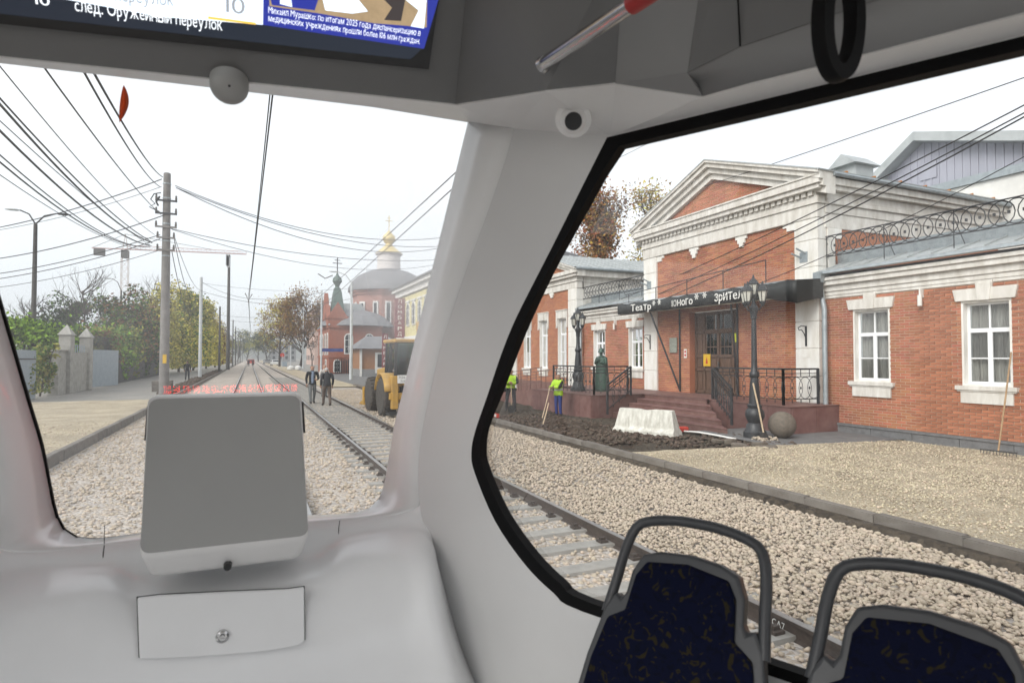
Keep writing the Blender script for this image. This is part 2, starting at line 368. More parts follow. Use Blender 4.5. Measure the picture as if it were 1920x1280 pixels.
for x, ya, yb, yc_ in ((196,985,1003,1046), (637,966,989,1034)):
    tpart(MB().tube([G(x, ya, .003), V((oY(x, yb, 2.262).x, 2.262, 1.3605)), V((oY(x-2, yb+14, 2.24).x, 2.239, 1.3415)), V((oY(x-3, yc_, 2.226).x, 2.2245, 1.285))], .0014, 5), 'sill_joint', 'rubber')
# --- header over the rear window: tilted panel that carries the screen
HD = V((.990, -.139, 0)); HU = V((0, -.5, .866)); HNv = HD.cross(HU).normalized()
HPt = oY(430, 150, 1.72)
def Hh(x, y, off=0): return onp(x, y, HPt+HNv*off, HNv)
hb = [(-420,60), (0,105), (430,150), (700,178), (856,195)]
hq = [Hh(*p) for p in hb]
top = [Hh(890,-140), Hh(-420,-330)]
tpart(MB().prism(hq+top, V((0, .03, .02))), 'header_panel', 'panel_dark')
# light trim strip between header and glass
g_top = [(-420,68), (0,116), (430,166), (700,199), (880,228)]
trim_in = [Hh(*p, -.004) for p in hb]; trim_out = [G(x, y, .004) for x, y in g_top]
tpart(MB().loft([trim_in, [a.lerp(b, .3)+V((0, 0, .0)) for a, b in zip(trim_in, trim_out)], trim_out]), 'header_trim', 'plastic_warm', solid=.008, off=0)
for x, y in ((48,113), (765,203)):
    p = Hh(x, y+1, .0)
# --- corner under the ceiling, to the right of the header
c0, c1, c2 = Hh(856,195), W(1026,169,.34), W(1155,155,.22)
c3 = W(1318,179,.12); c4 = W(1146,252,.004); c5 = W(967,239,.002); c6 = G(880,226,.01); c7 = W(1509,129,.12); c8 = W(1920,22,.12); c9 = W(2150,-38,.12)
d1, d2, d3 = W(1500,166,.004), W(1920,62,.004), W(2150,5,.004)
m = MB(); m.add([c0, c1, c2, c3, c4, c5, c6], [(0,1,5,6), (1,2,4,5), (2,3,4)])
tpart(m, 'corner_soffit', 'plastic_warm', solid=.01, off=0)
m = MB(); m.add([c4, c3, c7, d1, c8, d2, c9, d3], [(0,1,2,3), (3,2,4,5), (5,4,6,7)])
tpart(m, 'side_soffit', 'plastic_warm', solid=.01, off=0)
# ceiling coves
e0, e1 = Hh(889,-140), W(1175,-120,.38)
m = MB(); m.add([c0, c1, c2, e1, e0], [(0,1,2,3,4)]); tpart(m, 'ceiling_panel', 'panel_dark', solid=.01, off=0)
f1, f2 = W(1290,135,.20), W(1330,-140,.34)
m = MB(); m.add([c2, c3, f1, f2, e1], [(0,1,2,4), (2,3,4)]); tpart(m, 'ceiling_panel', 'panel_grey', solid=.01, off=0)
g1, g2, g3 = W(1388,87,.20), W(1540,35,.20), W(1960,-110,.20)
h1, h2 = W(1383,-140,.33), W(1960,-330,.30)
m = MB(); m.add([f1, g1, h1, f2], [(0,1,2,3)]); tpart(m, 'ceiling_panel', 'panel_dark', solid=.008, off=0)
m = MB(); m.add([g1, g2, g3, h2, h1], [(0,1,2,3,4)]); tpart(m, 'ceiling_panel', 'panel_dark', solid=.012, off=0)
# rolled edge and groove between the cove and the soffit
m = MB(); m.loft([[f1, g1, g2, g3], [W(1300,152,.15), W(1400,118,.15), W(1545,78,.15), W(1960,-60,.15)], [c3, W(1410,153,.12), c7, c9]])
tpart(m, 'cove_edge', 'panel_grey', smooth=True, solid=.01, off=0)
tpart(MB().tube([Hh(856,195,.004), Hh(885,0,.004), Hh(900,-100,.004)], .0025, 5), 'panel_joint', 'rubber')
tpart(MB().tube([W(1388,87,.205), W(1384,0,.27), W(1383,-100,.31)], .002, 5), 'panel_joint', 'rubber')
def hole_wall(x0, x1, y0, y1): return MB().box(x0, x1, y0, y1, .34, 1.1).box(x0, x1, y0, y1, 2.8, 3.2).box(x0, -1.2, y0, y1, 1.1, 2.8).box(1.12, x1, y0, y1, 1.1, 2.8)
# --- the rest of the saloon, behind and beside the eye
sx = 1.46
m = MB().box(-1.56, 1.48, -7.5, 2.3, .28, .34); tpart(m, 'floor', 'floor_vinyl')
m = MB().box(-1.56, 1.48, -7.5, .95, 3.2, 3.26); tpart(m, 'roof', 'roof_white')
m = MB().add([V((-1.56,.9,3.2)), V((1.48,.9,3.2)), V((1.2,1.72,3.1)), V((.75,1.90,2.95)), V((-.83,1.90,2.95)), V((-1.28,1.72,3.1))], [(0,1,2,3,4,5)])
tpart(m, 'roof', 'roof_white', solid=.03, off=0)
for s in (1, -1):
    X = XC+s*(sx-XC)
    for y0, y1, z0, z1 in ((-7.5, .481, .34, .9), (-7.5, .481, 2.85, 3.2), (.40, .481, .9, 2.85), (-1.35, -1.27, .9, 2.85), (-2.95, -2.87, .9, 2.85), (-4.5, -4.42, .9, 2.85), (-7.5, -6.5, .9, 2.85)):
        tpart(MB().box(X-.02, X+.02, y0, y1, z0, z1), 'side_wall', 'plastic')
tpart(hole_wall(-1.56, 1.48, -7.54, -7.5), 'bulkhead', 'roof_white')

# ================================================================== FIXTURES IN THE TRAM
# rear display housing standing on the console
disp = thing('display_housing', 'grey plastic box with rounded corners standing before the rear window', 'display', (XC, 2.15, 1.26))
dof = Matrix.Translation(-V((XC, 2.15, 1.26)))
def dpart(mb, name, material, par=None, **kw):
    o = mb.build(name, material, None, **kw); o.parent = par or disp; o.matrix_parent_inverse = dof; return o
def section(xa, xb, ins=0):
    pr = [(2.055,1.836,0), (1.955,1.398,1), (2.015,1.318,.75), (2.24,1.29,.8), (2.255,1.42,.9), (2.15,1.836,0)]
    return pr
L_, R_ = [], []
for (y, z, k), (xl, xr) in zip(section(0, 0), (((274,747),(566,742)), ((256,1022),(584,1008)), ((284,1078),(561,1054)), ((300,1078),(560,1054)), ((272,1022),(575,1008)), ((290,747),(560,742)))):
    pl = oY(xl[0], xl[1], y); prr = oY(xr[0], xr[1], y); L_.append(V((pl.x, y, z))); R_.append(V((prr.x, y, z)))
m = MB(); n = len(L_); m.add(L_+R_, [tuple(range(n)), tuple(reversed(range(n, 2*n)))]+[(i, n+i, n+(i+1) % n, (i+1) % n) for i in range(n)])
dpart(m, 'casing', 'plastic_warm', bevel=.022, seg=5, smooth=True)
fq = [V((L_[0].x, L_[0].y, L_[0].z)), V((R_[0].x, R_[0].y, R_[0].z)), V((R_[1].x, R_[1].y, R_[1].z)), V((L_[1].x, L_[1].y, L_[1].z))]
fc_ = sum(fq, V())/4; fn_ = (fq[1]-fq[0]).cross(fq[2]-fq[0]).normalized()
if fn_.y > 0: fn_ = -fn_
rq = []
for i in range(4):
    p, pa, pb = fq[i], fq[i-1], fq[(i+1) % 4]; da, db = (pa-p).normalized()*.03, (pb-p).normalized()*.03
    for k in range(6):
        t = k/5; rq.append((p+da)*(1-t)**2+p*2*t*(1-t)+(p+db)*t*t)
dpart(MB().prism([fc_+(p-fc_)*.965+fn_*-.004 for p in rq], fn_*.0055), 'front_panel', 'housing', bevel=.002, seg=2)
p = oY(427, 1062, 1.985); dpart(MB().lathe([(.011, -.012), (.012, .02)], V((p.x, 1.985, 1.335)), 16, 'y'), 'latch', 'black_plastic', smooth=True)
# the display itself looks out through the rear window; its red glow comes back in the glass
m = MB(); xs0, xs1 = -.30, .19
random.seed(3)
dpart(MB().add([V((-.29,2.172,1.80)), V((.17,2.172,1.80)), V((.18,2.20,1.69)), V((-.30,2.20,1.69))], [(0,1,2,3)]), 'display_face', 'black_plastic')
for i in range(88):
    col = [random.random() < .75 for _ in range(5)]
    if i % 6 == 5: col = [False]*5
    if i in (0, 1, 87, 86): col = [True]*5
    for j in range(5):
        if col[j]:
            x = -.285+i*.0052; z = 1.735-j*.0062; y = 2.174+(1.80-z)*.2545+.002
            m.add([V((x,y,z)), V((x+.004,y,z)), V((x+.004,y+.0012,z-.0046)), V((x,y+.0012,z-.0046))], [(0,1,2,3)])
dpart(m, 'lit_diodes', 'led_red')
# information screen in the header
scr = thing('information_screen', 'passenger information screen with next stop and news, in the dark header', 'screen', tuple(Hh(400, 60)))
sof = Matrix.Translation(-Hh(400, 60))
def spart(mb, name, material, par=None, **kw):
    o = mb.build(name, material, None, **kw); o.parent = par or scr; o.matrix_parent_inverse = sof; return o
def hpoly(pts, off): return MB().add([Hh(x, y, off) for x, y in pts], [tuple(range(len(pts)))])
spart(MB().prism([Hh(x, y, .0005) for x, y in ((-700,-30), (-700,-400), (858,-250), (803,130))], HNv*.011), 'bezel', 'black_plastic')
spart(hpoly([(-640,-340), (770,-190), (797,86), (770,112), (-640,-45)], .0125), 'backdrop', 'screen_navy')
spart(hpoly([(-200,-60), (-200,-300), (497,-220), (493,47), (300,32)], .013), 'stop_list', 'screen_white')
spart(hpoly([(497,-220), (770,-190), (822,0), (795,92), (493,47)], .0131), 'news_banner', 'screen_blue')
spart(hpoly([(500,-180), (805,-150), (800,52), (700,44), (600,26), (505,12)], .0136), 'news_picture', 'screen_tan')
spart(hpoly([(600,-20), (660,-15), (690,22), (660,26), (610,20)], .014), 'picture_detail', 'screen_white')
spart(hpoly([(700,-20), (760,0), (752,40), (720,38), (735,15)], .014), 'picture_detail', 'screen_dark')
spart(hpoly([(505,-10), (600,-10), (590,20), (510,10)], .014), 'picture_detail', 'screen_blue')
spart(hpoly([(525,-10), (545,-8), (548,14), (525,8)], .0145), 'picture_detail', 'screen_white')
spart(hpoly([(760,0), (800,0), (795,54), (770,50), (785,20)], .014), 'picture_detail', 'screen_white')
spart(hpoly([(390,31), (480,43), (480,47), (390,36)], .0136), 'accent', 'screen_yellow')
def stext(s, a, b, h, material, off=.0145):
    A_, B_ = Hh(a[0], a[1], off), Hh(b[0], b[1], off)
    t = text('screen_text', s, material, None, A_, B_-A_, HU, h, 0, width=(B_-A_).length); t.parent = scr; t.matrix_parent_inverse = sof
hpx = lambda px: px/FPX*1.72
stext('след. Оружейный переулок', (141,21), (417,58), hpx(19), 'screen_text')
stext('переулок', (215,2), (326,12), hpx(19), 'screen_grey')
stext('10', (424,23), (459,28), hpx(24), 'screen_grey')
stext('10', (67,8), (94,12), hpx(14), 'screen_text')
stext('Михаил Мурашко: по итогам 2025 года диспансеризацию в', (503,25), (788,68), hpx(10), 'screen_text')
stext('медицинских учреждениях прошли более 106 млн граждан.', (503,40), (787,83), hpx(10), 'screen_text')
# ceiling cameras
def dome(name, label, c, r, ax, lens=None):
    t = thing(name, label, 'camera', tuple(c))
    mb = MB(); ax = V(ax).normalized(); q = ax.to_track_quat('Z', 'Y').to_matrix()
    prof = [(r*1.0, -.02), (r*1.0, .0)]+[(r*math.cos(a), r*.95*math.sin(a)) for a in [i*math.pi/2/8 for i in range(1, 9)]]
    mb.lathe([(max(x, .0005), h) for x, h in prof], (0, 0, 0), 24); mb.v = [tuple(q @ V(p)) for p in mb.v]
    mb.build('dome', 'plastic_warm' if lens else 'housing', t, smooth=True)
    if lens:
        e = MB().lathe([(r*1.35, -.006), (r*1.3, .004), (r*1.05, .008)], (0, 0, 0), 24); e.v = [tuple(q @ V(p)) for p in e.v]; e.build('base_ring', 'plastic_warm', t, smooth=True)
    d = V(lens) if lens else (EYE-V(c)).normalized()
    q2 = d.normalized().to_track_quat('Z', 'Y').to_matrix(); rr = r*.62 if lens else r*.07
    e = MB().lathe([(rr, r*.75), (rr, r*1.02), (rr*.8, r*1.04)], (0, 0, 0), 20); e.v = [tuple(q2 @ V(p)) for p in e.v]; e.build('lens', 'black_plastic', t, smooth=True)
    return t
dome('dome_camera', 'grey half-round camera under the middle of the header', Hh(430, 160, .012)+V((0, -.0, -.002)), .047, (0, -.35, -.95))
dc = onp(1075, 216, (c1+c2+c4+c5)/4+V((0,0,0)), (c2-c1).cross(c5-c1).normalized())
dc = dc+(EYE-dc).normalized()*.15+V((0, 0, -.012))
dome('dome_camera', 'pale camera with a black lens in the ceiling corner above the pillar', dc, .037, (-.45, -.65, -.6), (EYE-dc)+V((0, 0, -.25)))
# chrome grab rail
a, b, c = onp(1018, 122, EYE+ray(1018, 122)*1.45, _F), EYE+ray(1190, 5)*1.12, EYE+ray(1330, -90)*.95
gr = thing('grab_rail', 'chrome ceiling grab rail with a red sleeve', 'rail', tuple(a))
gi = Matrix.Translation(-a)
for mb, nm, mt in ((MB().tube([a, a.lerp(b, .5), b], .0155, 16), 'rail', 'steel'), (MB().tube([b.lerp(a, .02), c], .019, 16), 'sleeve', 'red_plastic'), (MB().lathe([(.017, -.012), (.02, 0), (.015, .006)], a, 16, 'y'), 'end_cap', 'steel')):
    o = mb.build(nm, mt, None, smooth=True); o.parent = gr; o.matrix_parent_inverse = gi
# hanging strap
ctr = EYE+ray(1573, 40)*1.06; right, up = _R, V((0, 0, 1))
hs_ = thing('hand_strap', 'black oval hand strap hanging from the ceiling over the side window', 'strap', tuple(ctr)); hi = Matrix.Translation(-ctr)
loop = []
for i in range(40):
    t = 2*math.pi*i/40; loop.append(ctr+right*(.038*math.cos(t)+.006*math.sin(t))+V((0, 0, 1))*(.092*math.sin(t)-.0)+_F0*(.02*math.cos(t)))
mb = MB(); base_r = []
inner = MB()
rows_ = []
for i in range(40):
    p = loop[i]; d = (loop[(i+1) % 40]-loop[i-1]).normalized(); out = (p-ctr); out -= d*out.dot(d); out.normalize(); w = d.cross(out)
    rows_.append([p+out*.014+w*.013, p+out*.017, p+out*.014-w*.013, p-out*.012-w*.013, p-out*.015, p-out*.012+w*.013])
mb.loft(rows_+[rows_[0]], close=True)
o = mb.build('loop', 'rubber', None, smooth=True); o.parent = hs_; o.matrix_parent_inverse = hi
o = MB().bar(ctr+V((0, 0, .09)), ctr+V((0, 0, .8)), .028, .004, up=tuple(_F0)).build('webbing', 'rubber', None); o.parent = hs_; o.matrix_parent_inverse = hi
# seats along the tapered flank
m_ = mat('upholstery', (.006, .010, .05), .95, 0, 4, .3, 400, spec=.1)
nt = m_.node_tree; n_, l_ = nt.nodes, nt.links
vo = n_.new('ShaderNodeTexNoise'); vo.inputs['Scale'].default_value = 26; vo.inputs['Detail'].default_value = 1; vo.inputs['Distortion'].default_value = 2.5
tcn = n_.new('ShaderNodeTexCoord'); l_.new(tcn.outputs['Object'], vo.inputs['Vector'])
rp = n_.new('ShaderNodeValToRGB'); e = rp.color_ramp.elements; e[0].position = .60; e[0].color = (.003, .0045, .017, 1); e[1].position = .64; e[1].color = (.022, .018, .009, 1)
rp.color_ramp.elements.new(.36).color = (.003, .004, .012, 1); rp.color_ramp.elements.new(.40).color = (.003, .0045, .017, 1)
l_.new(vo.outputs['Fac'], rp.inputs[0]); l_.new(rp.outputs[0], n_['Principled BSDF'].inputs['Base Color'])
def make_seat(label, loc):
    t = thing('passenger_chair', label, 'chair', loc, math.atan2(-.896, .443), 'chairs along the side window of the tram')
    # local: x along the wall (towards the front of the tram), y out of the wall into the aisle is +y
    lean = lambda x, z, d=0: V((x, .50*(z-1.48)-d, z-.34))
    def outl(k, z1=1.0): return k
    pan = [(-.262,.80), (-.245,1.0), (-.222,1.25), (-.200,1.36), (-.178,1.395), (-.16,1.385), (-.150,1.40), (-.145,1.45), (-.125,1.49), (-.08,1.505), (0,1.512), (.08,1.505), (.125,1.49), (.145,1.45), (.150,1.40), (.16,1.385), (.178,1.395), (.200,1.36), (.222,1.25), (.245,1.0), (.262,.80)]
    MB().prism([lean(x, z) for x, z in pan], V((0, .035, -.01))).build('shell', 'seat_grey', t, bevel=.008, seg=3)
    lp = [(-.200,1.34), (-.190,1.42), (-.183,1.49), (-.165,1.545), (-.125,1.565), (-.06,1.576), (0,1.578), (.06,1.576), (.125,1.565), (.165,1.545), (.183,1.49), (.190,1.42), (.200,1.34)]
    MB().tube(smooth_curve([lean(x, z, -.018) for x, z in lp], 40), .0135, 10).build('handle', 'seat_grey', t, smooth=True)
    up = [(-.242,.80), (-.225,1.0), (-.203,1.25), (-.182,1.34), (-.138,1.365), (-.128,1.445), (-.105,1.478), (0,1.492), (.105,1.478), (.128,1.445), (.138,1.365), (.182,1.34), (.203,1.25), (.225,1.0), (.242,.80)]
    MB().prism([lean(x, z, .012) for x, z in up], V((0, .014, 0))).build('back_cushion', 'upholstery', t, bevel=.006, seg=3)
    MB().prism([V((-.225, -.20, .42)), V((-.225, -.62, .44)), V((-.225, -.64, .42)), V((-.225, -.62, .38)), V((-.225, -.18, .36))], V((.45, 0, 0))).build('seat_cushion', 'upholstery', t, bevel=.015, seg=3)
    MB().box(-.18, .18, -.5, -.1, 0, .36).build('pedestal', 'seat_grey', t)
    return t
make_seat('dark blue patterned chair with grey handle, nearer the pillar', (1.0, 1.21, .285))
make_seat('dark blue patterned chair with grey handle, at the right edge', (1.218, .765, .28))
# stray leaf stuck to the outside of the rear glass
lf = []
for i in range(13):
    t = i/12; x = 228+(t-.5)*-8+5*math.sin(t*math.pi); y = 160+70*t; w = 8.2*math.sin(math.pi*min(1, t*1.02+.0))**.8+.3
    lf.append((x, y, w))
L1 = [G(x-w, y, -.022) for x, y, w in lf]; R1 = [G(x+w, y, -.022) for x, y, w in lf]; M1 = [G(x, y, -.034) for x, y, w in lf]
m = MB().loft([L1, M1, R1])
lo = m.build('autumn_leaf', 'leaf_orange', None, solid=.0012, smooth=True); tag(lo, 'narrow orange leaf stuck on the outside of the rear window', 'leaf')
# ================================================================== GROUND, TRACKS, KERBS
def stone_mat(name, cols, vscale, bump, big=.25, dist=.02):
    """crushed stone too fine to build: every grain has its own colour and relief"""
    m = bpy.data.materials.new(name); m.use_nodes = True; M[name] = m
    n, l = m.node_tree.nodes, m.node_tree.links; p = n['Principled BSDF']; p.inputs['Roughness'].default_value = .9; p.inputs['Specular IOR Level'].default_value = .2
    t = n.new('ShaderNodeTexCoord'); v = n.new('ShaderNodeTexVoronoi'); v.inputs['Scale'].default_value = vscale
    l.new(t.outputs['Object'], v.inputs['Vector'])
    r = n.new('ShaderNodeValToRGB'); el = r.color_ramp.elements
    el[0].color = cols[0]+(1,); el[1].color = cols[-1]+(1,)
    for i, c in enumerate(cols[1:-1]): el.new((i+1)/(len(cols)-1)).color = c+(1,)
    sp = n.new('ShaderNodeSeparateColor'); l.new(v.outputs['Color'], sp.inputs[0]); l.new(sp.outputs[0], r.inputs[0])
    nz = n.new('ShaderNodeTexNoise'); nz.inputs['Scale'].default_value = .9; nz.inputs['Detail'].default_value = 6; l.new(t.outputs['Object'], nz.inputs['Vector'])
    mr = n.new('ShaderNodeMapRange'); mr.inputs[1].default_value = .3; mr.inputs[2].default_value = .7; mr.inputs[3].default_value = 1-big; mr.inputs[4].default_value = 1+big*.5; l.new(nz.outputs['Fac'], mr.inputs[0])
    h = n.new('ShaderNodeHueSaturation'); l.new(r.outputs[0], h.inputs['Color']); l.new(mr.outputs[0], h.inputs['Value']); l.new(h.outputs[0], p.inputs['Base Color'])
    b = n.new('ShaderNodeBump'); b.inputs['Strength'].default_value = bump; b.inputs['Distance'].default_value = dist; b.invert = True
    l.new(v.outputs['Distance'], b.inputs['Height']); l.new(b.outputs[0], p.inputs['Normal']); return m
stone_mat('ballast', [(.24,.20,.16), (.40,.34,.28), (.48,.42,.36), (.36,.33,.31), (.52,.48,.44)], 22, .9, .2, .03)
stone_mat('fine_gravel', [(.30,.24,.165), (.47,.39,.27), (.54,.46,.34), (.40,.34,.25), (.60,.54,.43)], 42, 1.0, .25, .03)
stone_mat('dirt', [(.035,.028,.022), (.06,.048,.036), (.085,.068,.05), (.045,.036,.028)], 14, .6, .35, .03)
stone_mat('mud', [(.03,.02,.014), (.055,.036,.024), (.075,.05,.034), (.04,.027,.018)], 9, .8, .4, .05)
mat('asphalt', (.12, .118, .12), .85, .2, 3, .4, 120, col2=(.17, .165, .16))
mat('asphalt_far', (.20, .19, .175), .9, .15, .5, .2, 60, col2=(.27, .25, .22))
mat('terrain', (.17, .155, .13), .95, .2, .2, .2, 20, col2=(.24, .22, .18))
mat('kerb_stone', (.18, .163, .142), .85, .18, 4, .25, 90, col2=(.115, .10, .085), island=.14)
mat('sleeper', (.31, .295, .27), .8, .15, 8, .2, 60, island=.08)
mat('rail_rust', (.07, .052, .042), .7, .3, 12, .2, 80)
mat('rail_top', (.42, .41, .40), .32, .1, 20, metal=.9)
mat('stone', (.47, .39, .30), .85, .2, 5, .25, 40, col2=(.39, .33, .265), island=.20)
mat('chip', (.52, .44, .32), .85, .2, 5, .25, 40, col2=(.38, .32, .24), island=.35)
mat('rubble', (.10, .07, .05), .9, .25, 6, .3, 40, island=.35)
mat('granite_slab', (.16, .16, .165), .7, .25, 7, .1, 60, col2=(.10, .10, .10), island=.12)
def sheet(name, x0, x1, y0, y1, z, material, nx=1, ny=1, amp=0, fs=1., **kw):
    m = MB(); rows = []
    for j in range(ny+1):
        rows.append([V((x0+(x1-x0)*i/nx, y0+(y1-y0)*j/ny, z)) for i in range(nx+1)])
    if amp:
        from mathutils import noise
        for r in rows:
            for p in r: p.z += amp*(noise.noise(p*fs)+.5*noise.noise(p*fs*2.7+V((5,3,1)))+.25*noise.noise(p*fs*7.1))
    m.loft(rows); kw.setdefault('kind', 'structure')
    return m.build(name, material, smooth=bool(amp), **kw)
sheet('ground', -2500, 2500, -300, 4000, -.42, 'terrain')
sheet('track_bed', -3.42, 6.86, -12, 420, -.135, 'ballast')
fore = lambda x: -.03-.215*(x-7.15)/8.8
gf = sheet('gravel_forecourt', 7.15, 15.95, -12, 10.7, 0, 'fine_gravel', 60, 120, .022, 1.1)
for v_ in gf.data.vertices: v_.co.z += fore(v_.co.x)
sheet('gravel_verge', -10.5, -3.66, 0, 33, -.03, 'fine_gravel', 40, 80, .03, .7)
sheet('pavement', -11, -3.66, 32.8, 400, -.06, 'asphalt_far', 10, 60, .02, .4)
sheet('side_street', 7.15, 60, 36.5, 90, -.10, 'asphalt')
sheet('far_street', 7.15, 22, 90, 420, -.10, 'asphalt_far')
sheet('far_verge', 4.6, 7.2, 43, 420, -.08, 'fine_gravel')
sheet('dirt_strip', 7.15, 13.6, 10.5, 36.6, -.30, 'dirt', 50, 120, .05, 1.1)
sheet('forecourt_slabs', 11.9, 16, 10.55, 14.2, -.215, 'asphalt', 10, 10, .015, 1.2)
# --- rails
def rail(par, x, y0, y1):
    prof = [(-.075,-.16), (.075,-.16), (.075,-.145), (.012,-.12), (.012,-.04), (.035,-.03), (.036,-.004), (-.036,-.004), (-.035,-.03), (-.012,-.04), (-.012,-.12), (-.075,-.145)]
    o = MB().prism([V((x+a, y0, b)) for a, b in prof], V((0, y1-y0, 0))).build('rail', 'rail_rust', par)
    MB().box(x-.031, x+.031, y0, y1, -.005, 0).build('running_surface', 'rail_top', o)
tk = []
for lab, xc, dy in (('steel rails of the track the tram stands on', -.06, 3), ('steel rails on concrete sleepers of the neighbouring track', 2.97, 3)):
    t = thing('tram_track', lab, 'track', (0, 0, 0)); tk.append(t)
    rail(t, xc-.762, -8, 400); rail(t, xc+.762, -8, 400)
mat('chalk', (.7, .7, .68), .8, .1)
ct_ = oX(1447, 1174, 3.715); text('chalk_mark', 'СА7', 'chalk', tk[1], V((3.7185, ct_.y, -.105)), (0, -1, 0), (0, 0, 1), .055, 0, width=.12)
sm = MB(); sm.prism([V((-1.15,-.125,-.22)), V((-1.15,.125,-.22)), V((-1.15,.10,-.10)), V((-1.15,-.10,-.10))], V((2.3, 0, 0)))
sme = sm.mesh('sleeper'); sme.materials.append(M['sleeper'])
clip = MB().box(-.05, .05, -.05, .05, -.11, -.075).box(-.03, .03, -.02, .02, -.08, -.045).mesh('rail_clip'); clip.materials.append(M['rail_rust'])
for i in range(110):
    y = .4+i*.6
    o = bpy.data.objects.new('sleeper', sme); link(o, tk[1]); o.location = (2.97+random.uniform(-.02, .02), y, random.uniform(-.008, .006)); o.rotation_euler = (0, 0, random.uniform(-.015, .015))
    if i < 30:
        for dx in (-.762-.12, -.762+.12, .762-.12, .762+.12):
            c = bpy.data.objects.new('rail_clip', clip); link(c, o); c.location = (dx, 0, 0)
# --- kerbs
ks = B(-.075, .075, -.495, .495, -.28, 0).mesh('kerbstone'); ks.materials.append(M['kerb_stone'])
bmk = bmesh.new(); bmk.from_mesh(ks); bmesh.ops.bevel(bmk, geom=[e for e in bmk.edges if all(abs(v.co.z) < 1e-4 for v in e.verts)], offset=.015, segments=2, affect='EDGES'); bmk.to_mesh(ks); bmk.free()
def kerb(x, y0, y1, z):
    k = bpy.data.objects.new('kerb', None); link(k, None, kind='structure'); k.location = (x, 0, z)
    y = y0
    while y < y1:
        o = bpy.data.objects.new('kerbstone', ks); link(o, k); o.location = (random.uniform(-.008, .008), y, random.uniform(-.008, .008)); o.rotation_euler = (random.uniform(-.006, .006), 0, random.uniform(-.008, .008)); y += 1.0
    return k
kerb(7.03, -4.5, 45, .05); kerb(-3.52, 5.5, 105, .07)
# poured backing strip beside the right kerb
m = MB(); rows = []
from mathutils import noise as N3
for j in range(181):
    y = -2+j*.25; w = .10+.06*N3.noise(V((y*1.3, 0, 3))); rows.append([V((6.96, y, -.05)), V((6.96-w, y, -.06+.02*N3.noise(V((y*3, 1, 0))))), V((6.96-w-.10, y, -.15))])
m.loft(rows).build('kerb_haunch', 'dirt', kind='structure')
# --- ballast stones
def stones(name, regions, material, kind='stuff', lab=None):
    phi = (1+5**.5)/2
    base = np.array([(-1,phi,0),(1,phi,0),(-1,-phi,0),(1,-phi,0),(0,-1,phi),(0,1,phi),(0,-1,-phi),(0,1,-phi),(phi,0,-1),(phi,0,1),(-phi,0,-1),(-phi,0,1)])/1.9
    fc = np.array([(0,11,5),(0,5,1),(0,1,7),(0,7,10),(0,10,11),(1,5,9),(5,11,4),(11,10,2),(10,7,6),(7,1,8),(3,9,4),(3,4,2),(3,2,6),(3,6,8),(3,8,9),(4,9,5),(2,4,11),(6,2,10),(8,6,7),(9,8,1)])
    vars_ = [base*np.random.uniform(.62, 1.2, (12, 1))*np.array([[np.random.uniform(.8,1.35), np.random.uniform(.7,1.1), np.random.uniform(.55,.9)]]) for _ in range(24)]
    VS, FS, off = [], [], 0
    for (x0, x1, y0, y1, z, zr, cnt, s0, s1) in regions:
        for _ in range(cnt):
            y = random.uniform(y0, y1); x = random.uniform(x0, x1); s = random.uniform(s0, s1)*.5
            a = random.uniform(0, 6.283); b = random.uniform(-.6, .6); ca, sa, cb, sb = math.cos(a), math.sin(a), math.cos(b), math.sin(b)
            R_ = np.array([[ca, -sa*cb, sa*sb], [sa, ca*cb, -ca*sb], [0, sb, cb]])
            zz = z(x, y) if callable(z) else z
            VS.append((vars_[random.randrange(24)]*s) @ R_.T+np.array([x, y, zz+random.uniform(-zr, zr)])); FS.append(fc+off); off += 12
    me = bpy.data.meshes.new(name); vv = np.concatenate(VS).astype('f4'); ff = np.concatenate(FS).astype('i4')
    me.vertices.add(len(vv)); me.vertices.foreach_set('co', vv.ravel()); me.loops.add(ff.size); me.loops.foreach_set('vertex_index', ff.ravel())
    me.polygons.add(len(ff)); me.polygons.foreach_set('loop_start', np.arange(0, ff.size, 3, dtype='i4')); me.polygons.foreach_set('loop_total', np.full(len(ff), 3, 'i4')); me.update(); me.validate()
    me.materials.append(M[material]); o = bpy.data.objects.new(name, me); link(o, None, kind=kind); return o
bed = lambda x, y: -.112 + (.012 if x > 3.9 else 0)
stones('ballast_stones', [
    (3.86, 6.72, .8, 8, bed, .016, 17000, .03, .06), (3.86, 6.75, 8, 20, bed, .016, 10000, .04, .07), (4.2, 6.72, .8, 5, bed, .02, 900, .06, .095),
    (2.25, 3.66, 2, 14, -.135, .015, 3500, .035, .07), (-3.4, -.88, 7, 22, -.135, .02, 5200, .04, .075), (-.76, .64, 7, 22, -.135, .02, 3000, .04, .075), (.76, 2.15, 7, 24, -.135, .02, 3400, .04, .075), (2.25, 3.66, 14, 30, -.135, .015, 2200, .04, .07), (3.8, 6.8, 20, 40, -.12, .02, 4500, .05, .085), (-3.4, 2.2, 22, 36, -.135, .02, 4500, .05, .085)], 'stone')['label'] = 'crushed pinkish stone ballast between and beside the rails'
stones('gravel_chips', [(7.15, 12, 2.5, 10.5, lambda x, y: fore(x)+.008, .008, 9000, .02, .045), (9, 15.8, 5.5, 10.6, lambda x, y: fore(x)+.008, .008, 6000, .025, .05), (-7, -3.7, 12, 22, -.02, .01, 1500, .03, .05)], 'chip')['label'] = 'fine beige stone chips strewn over the new forecourt'
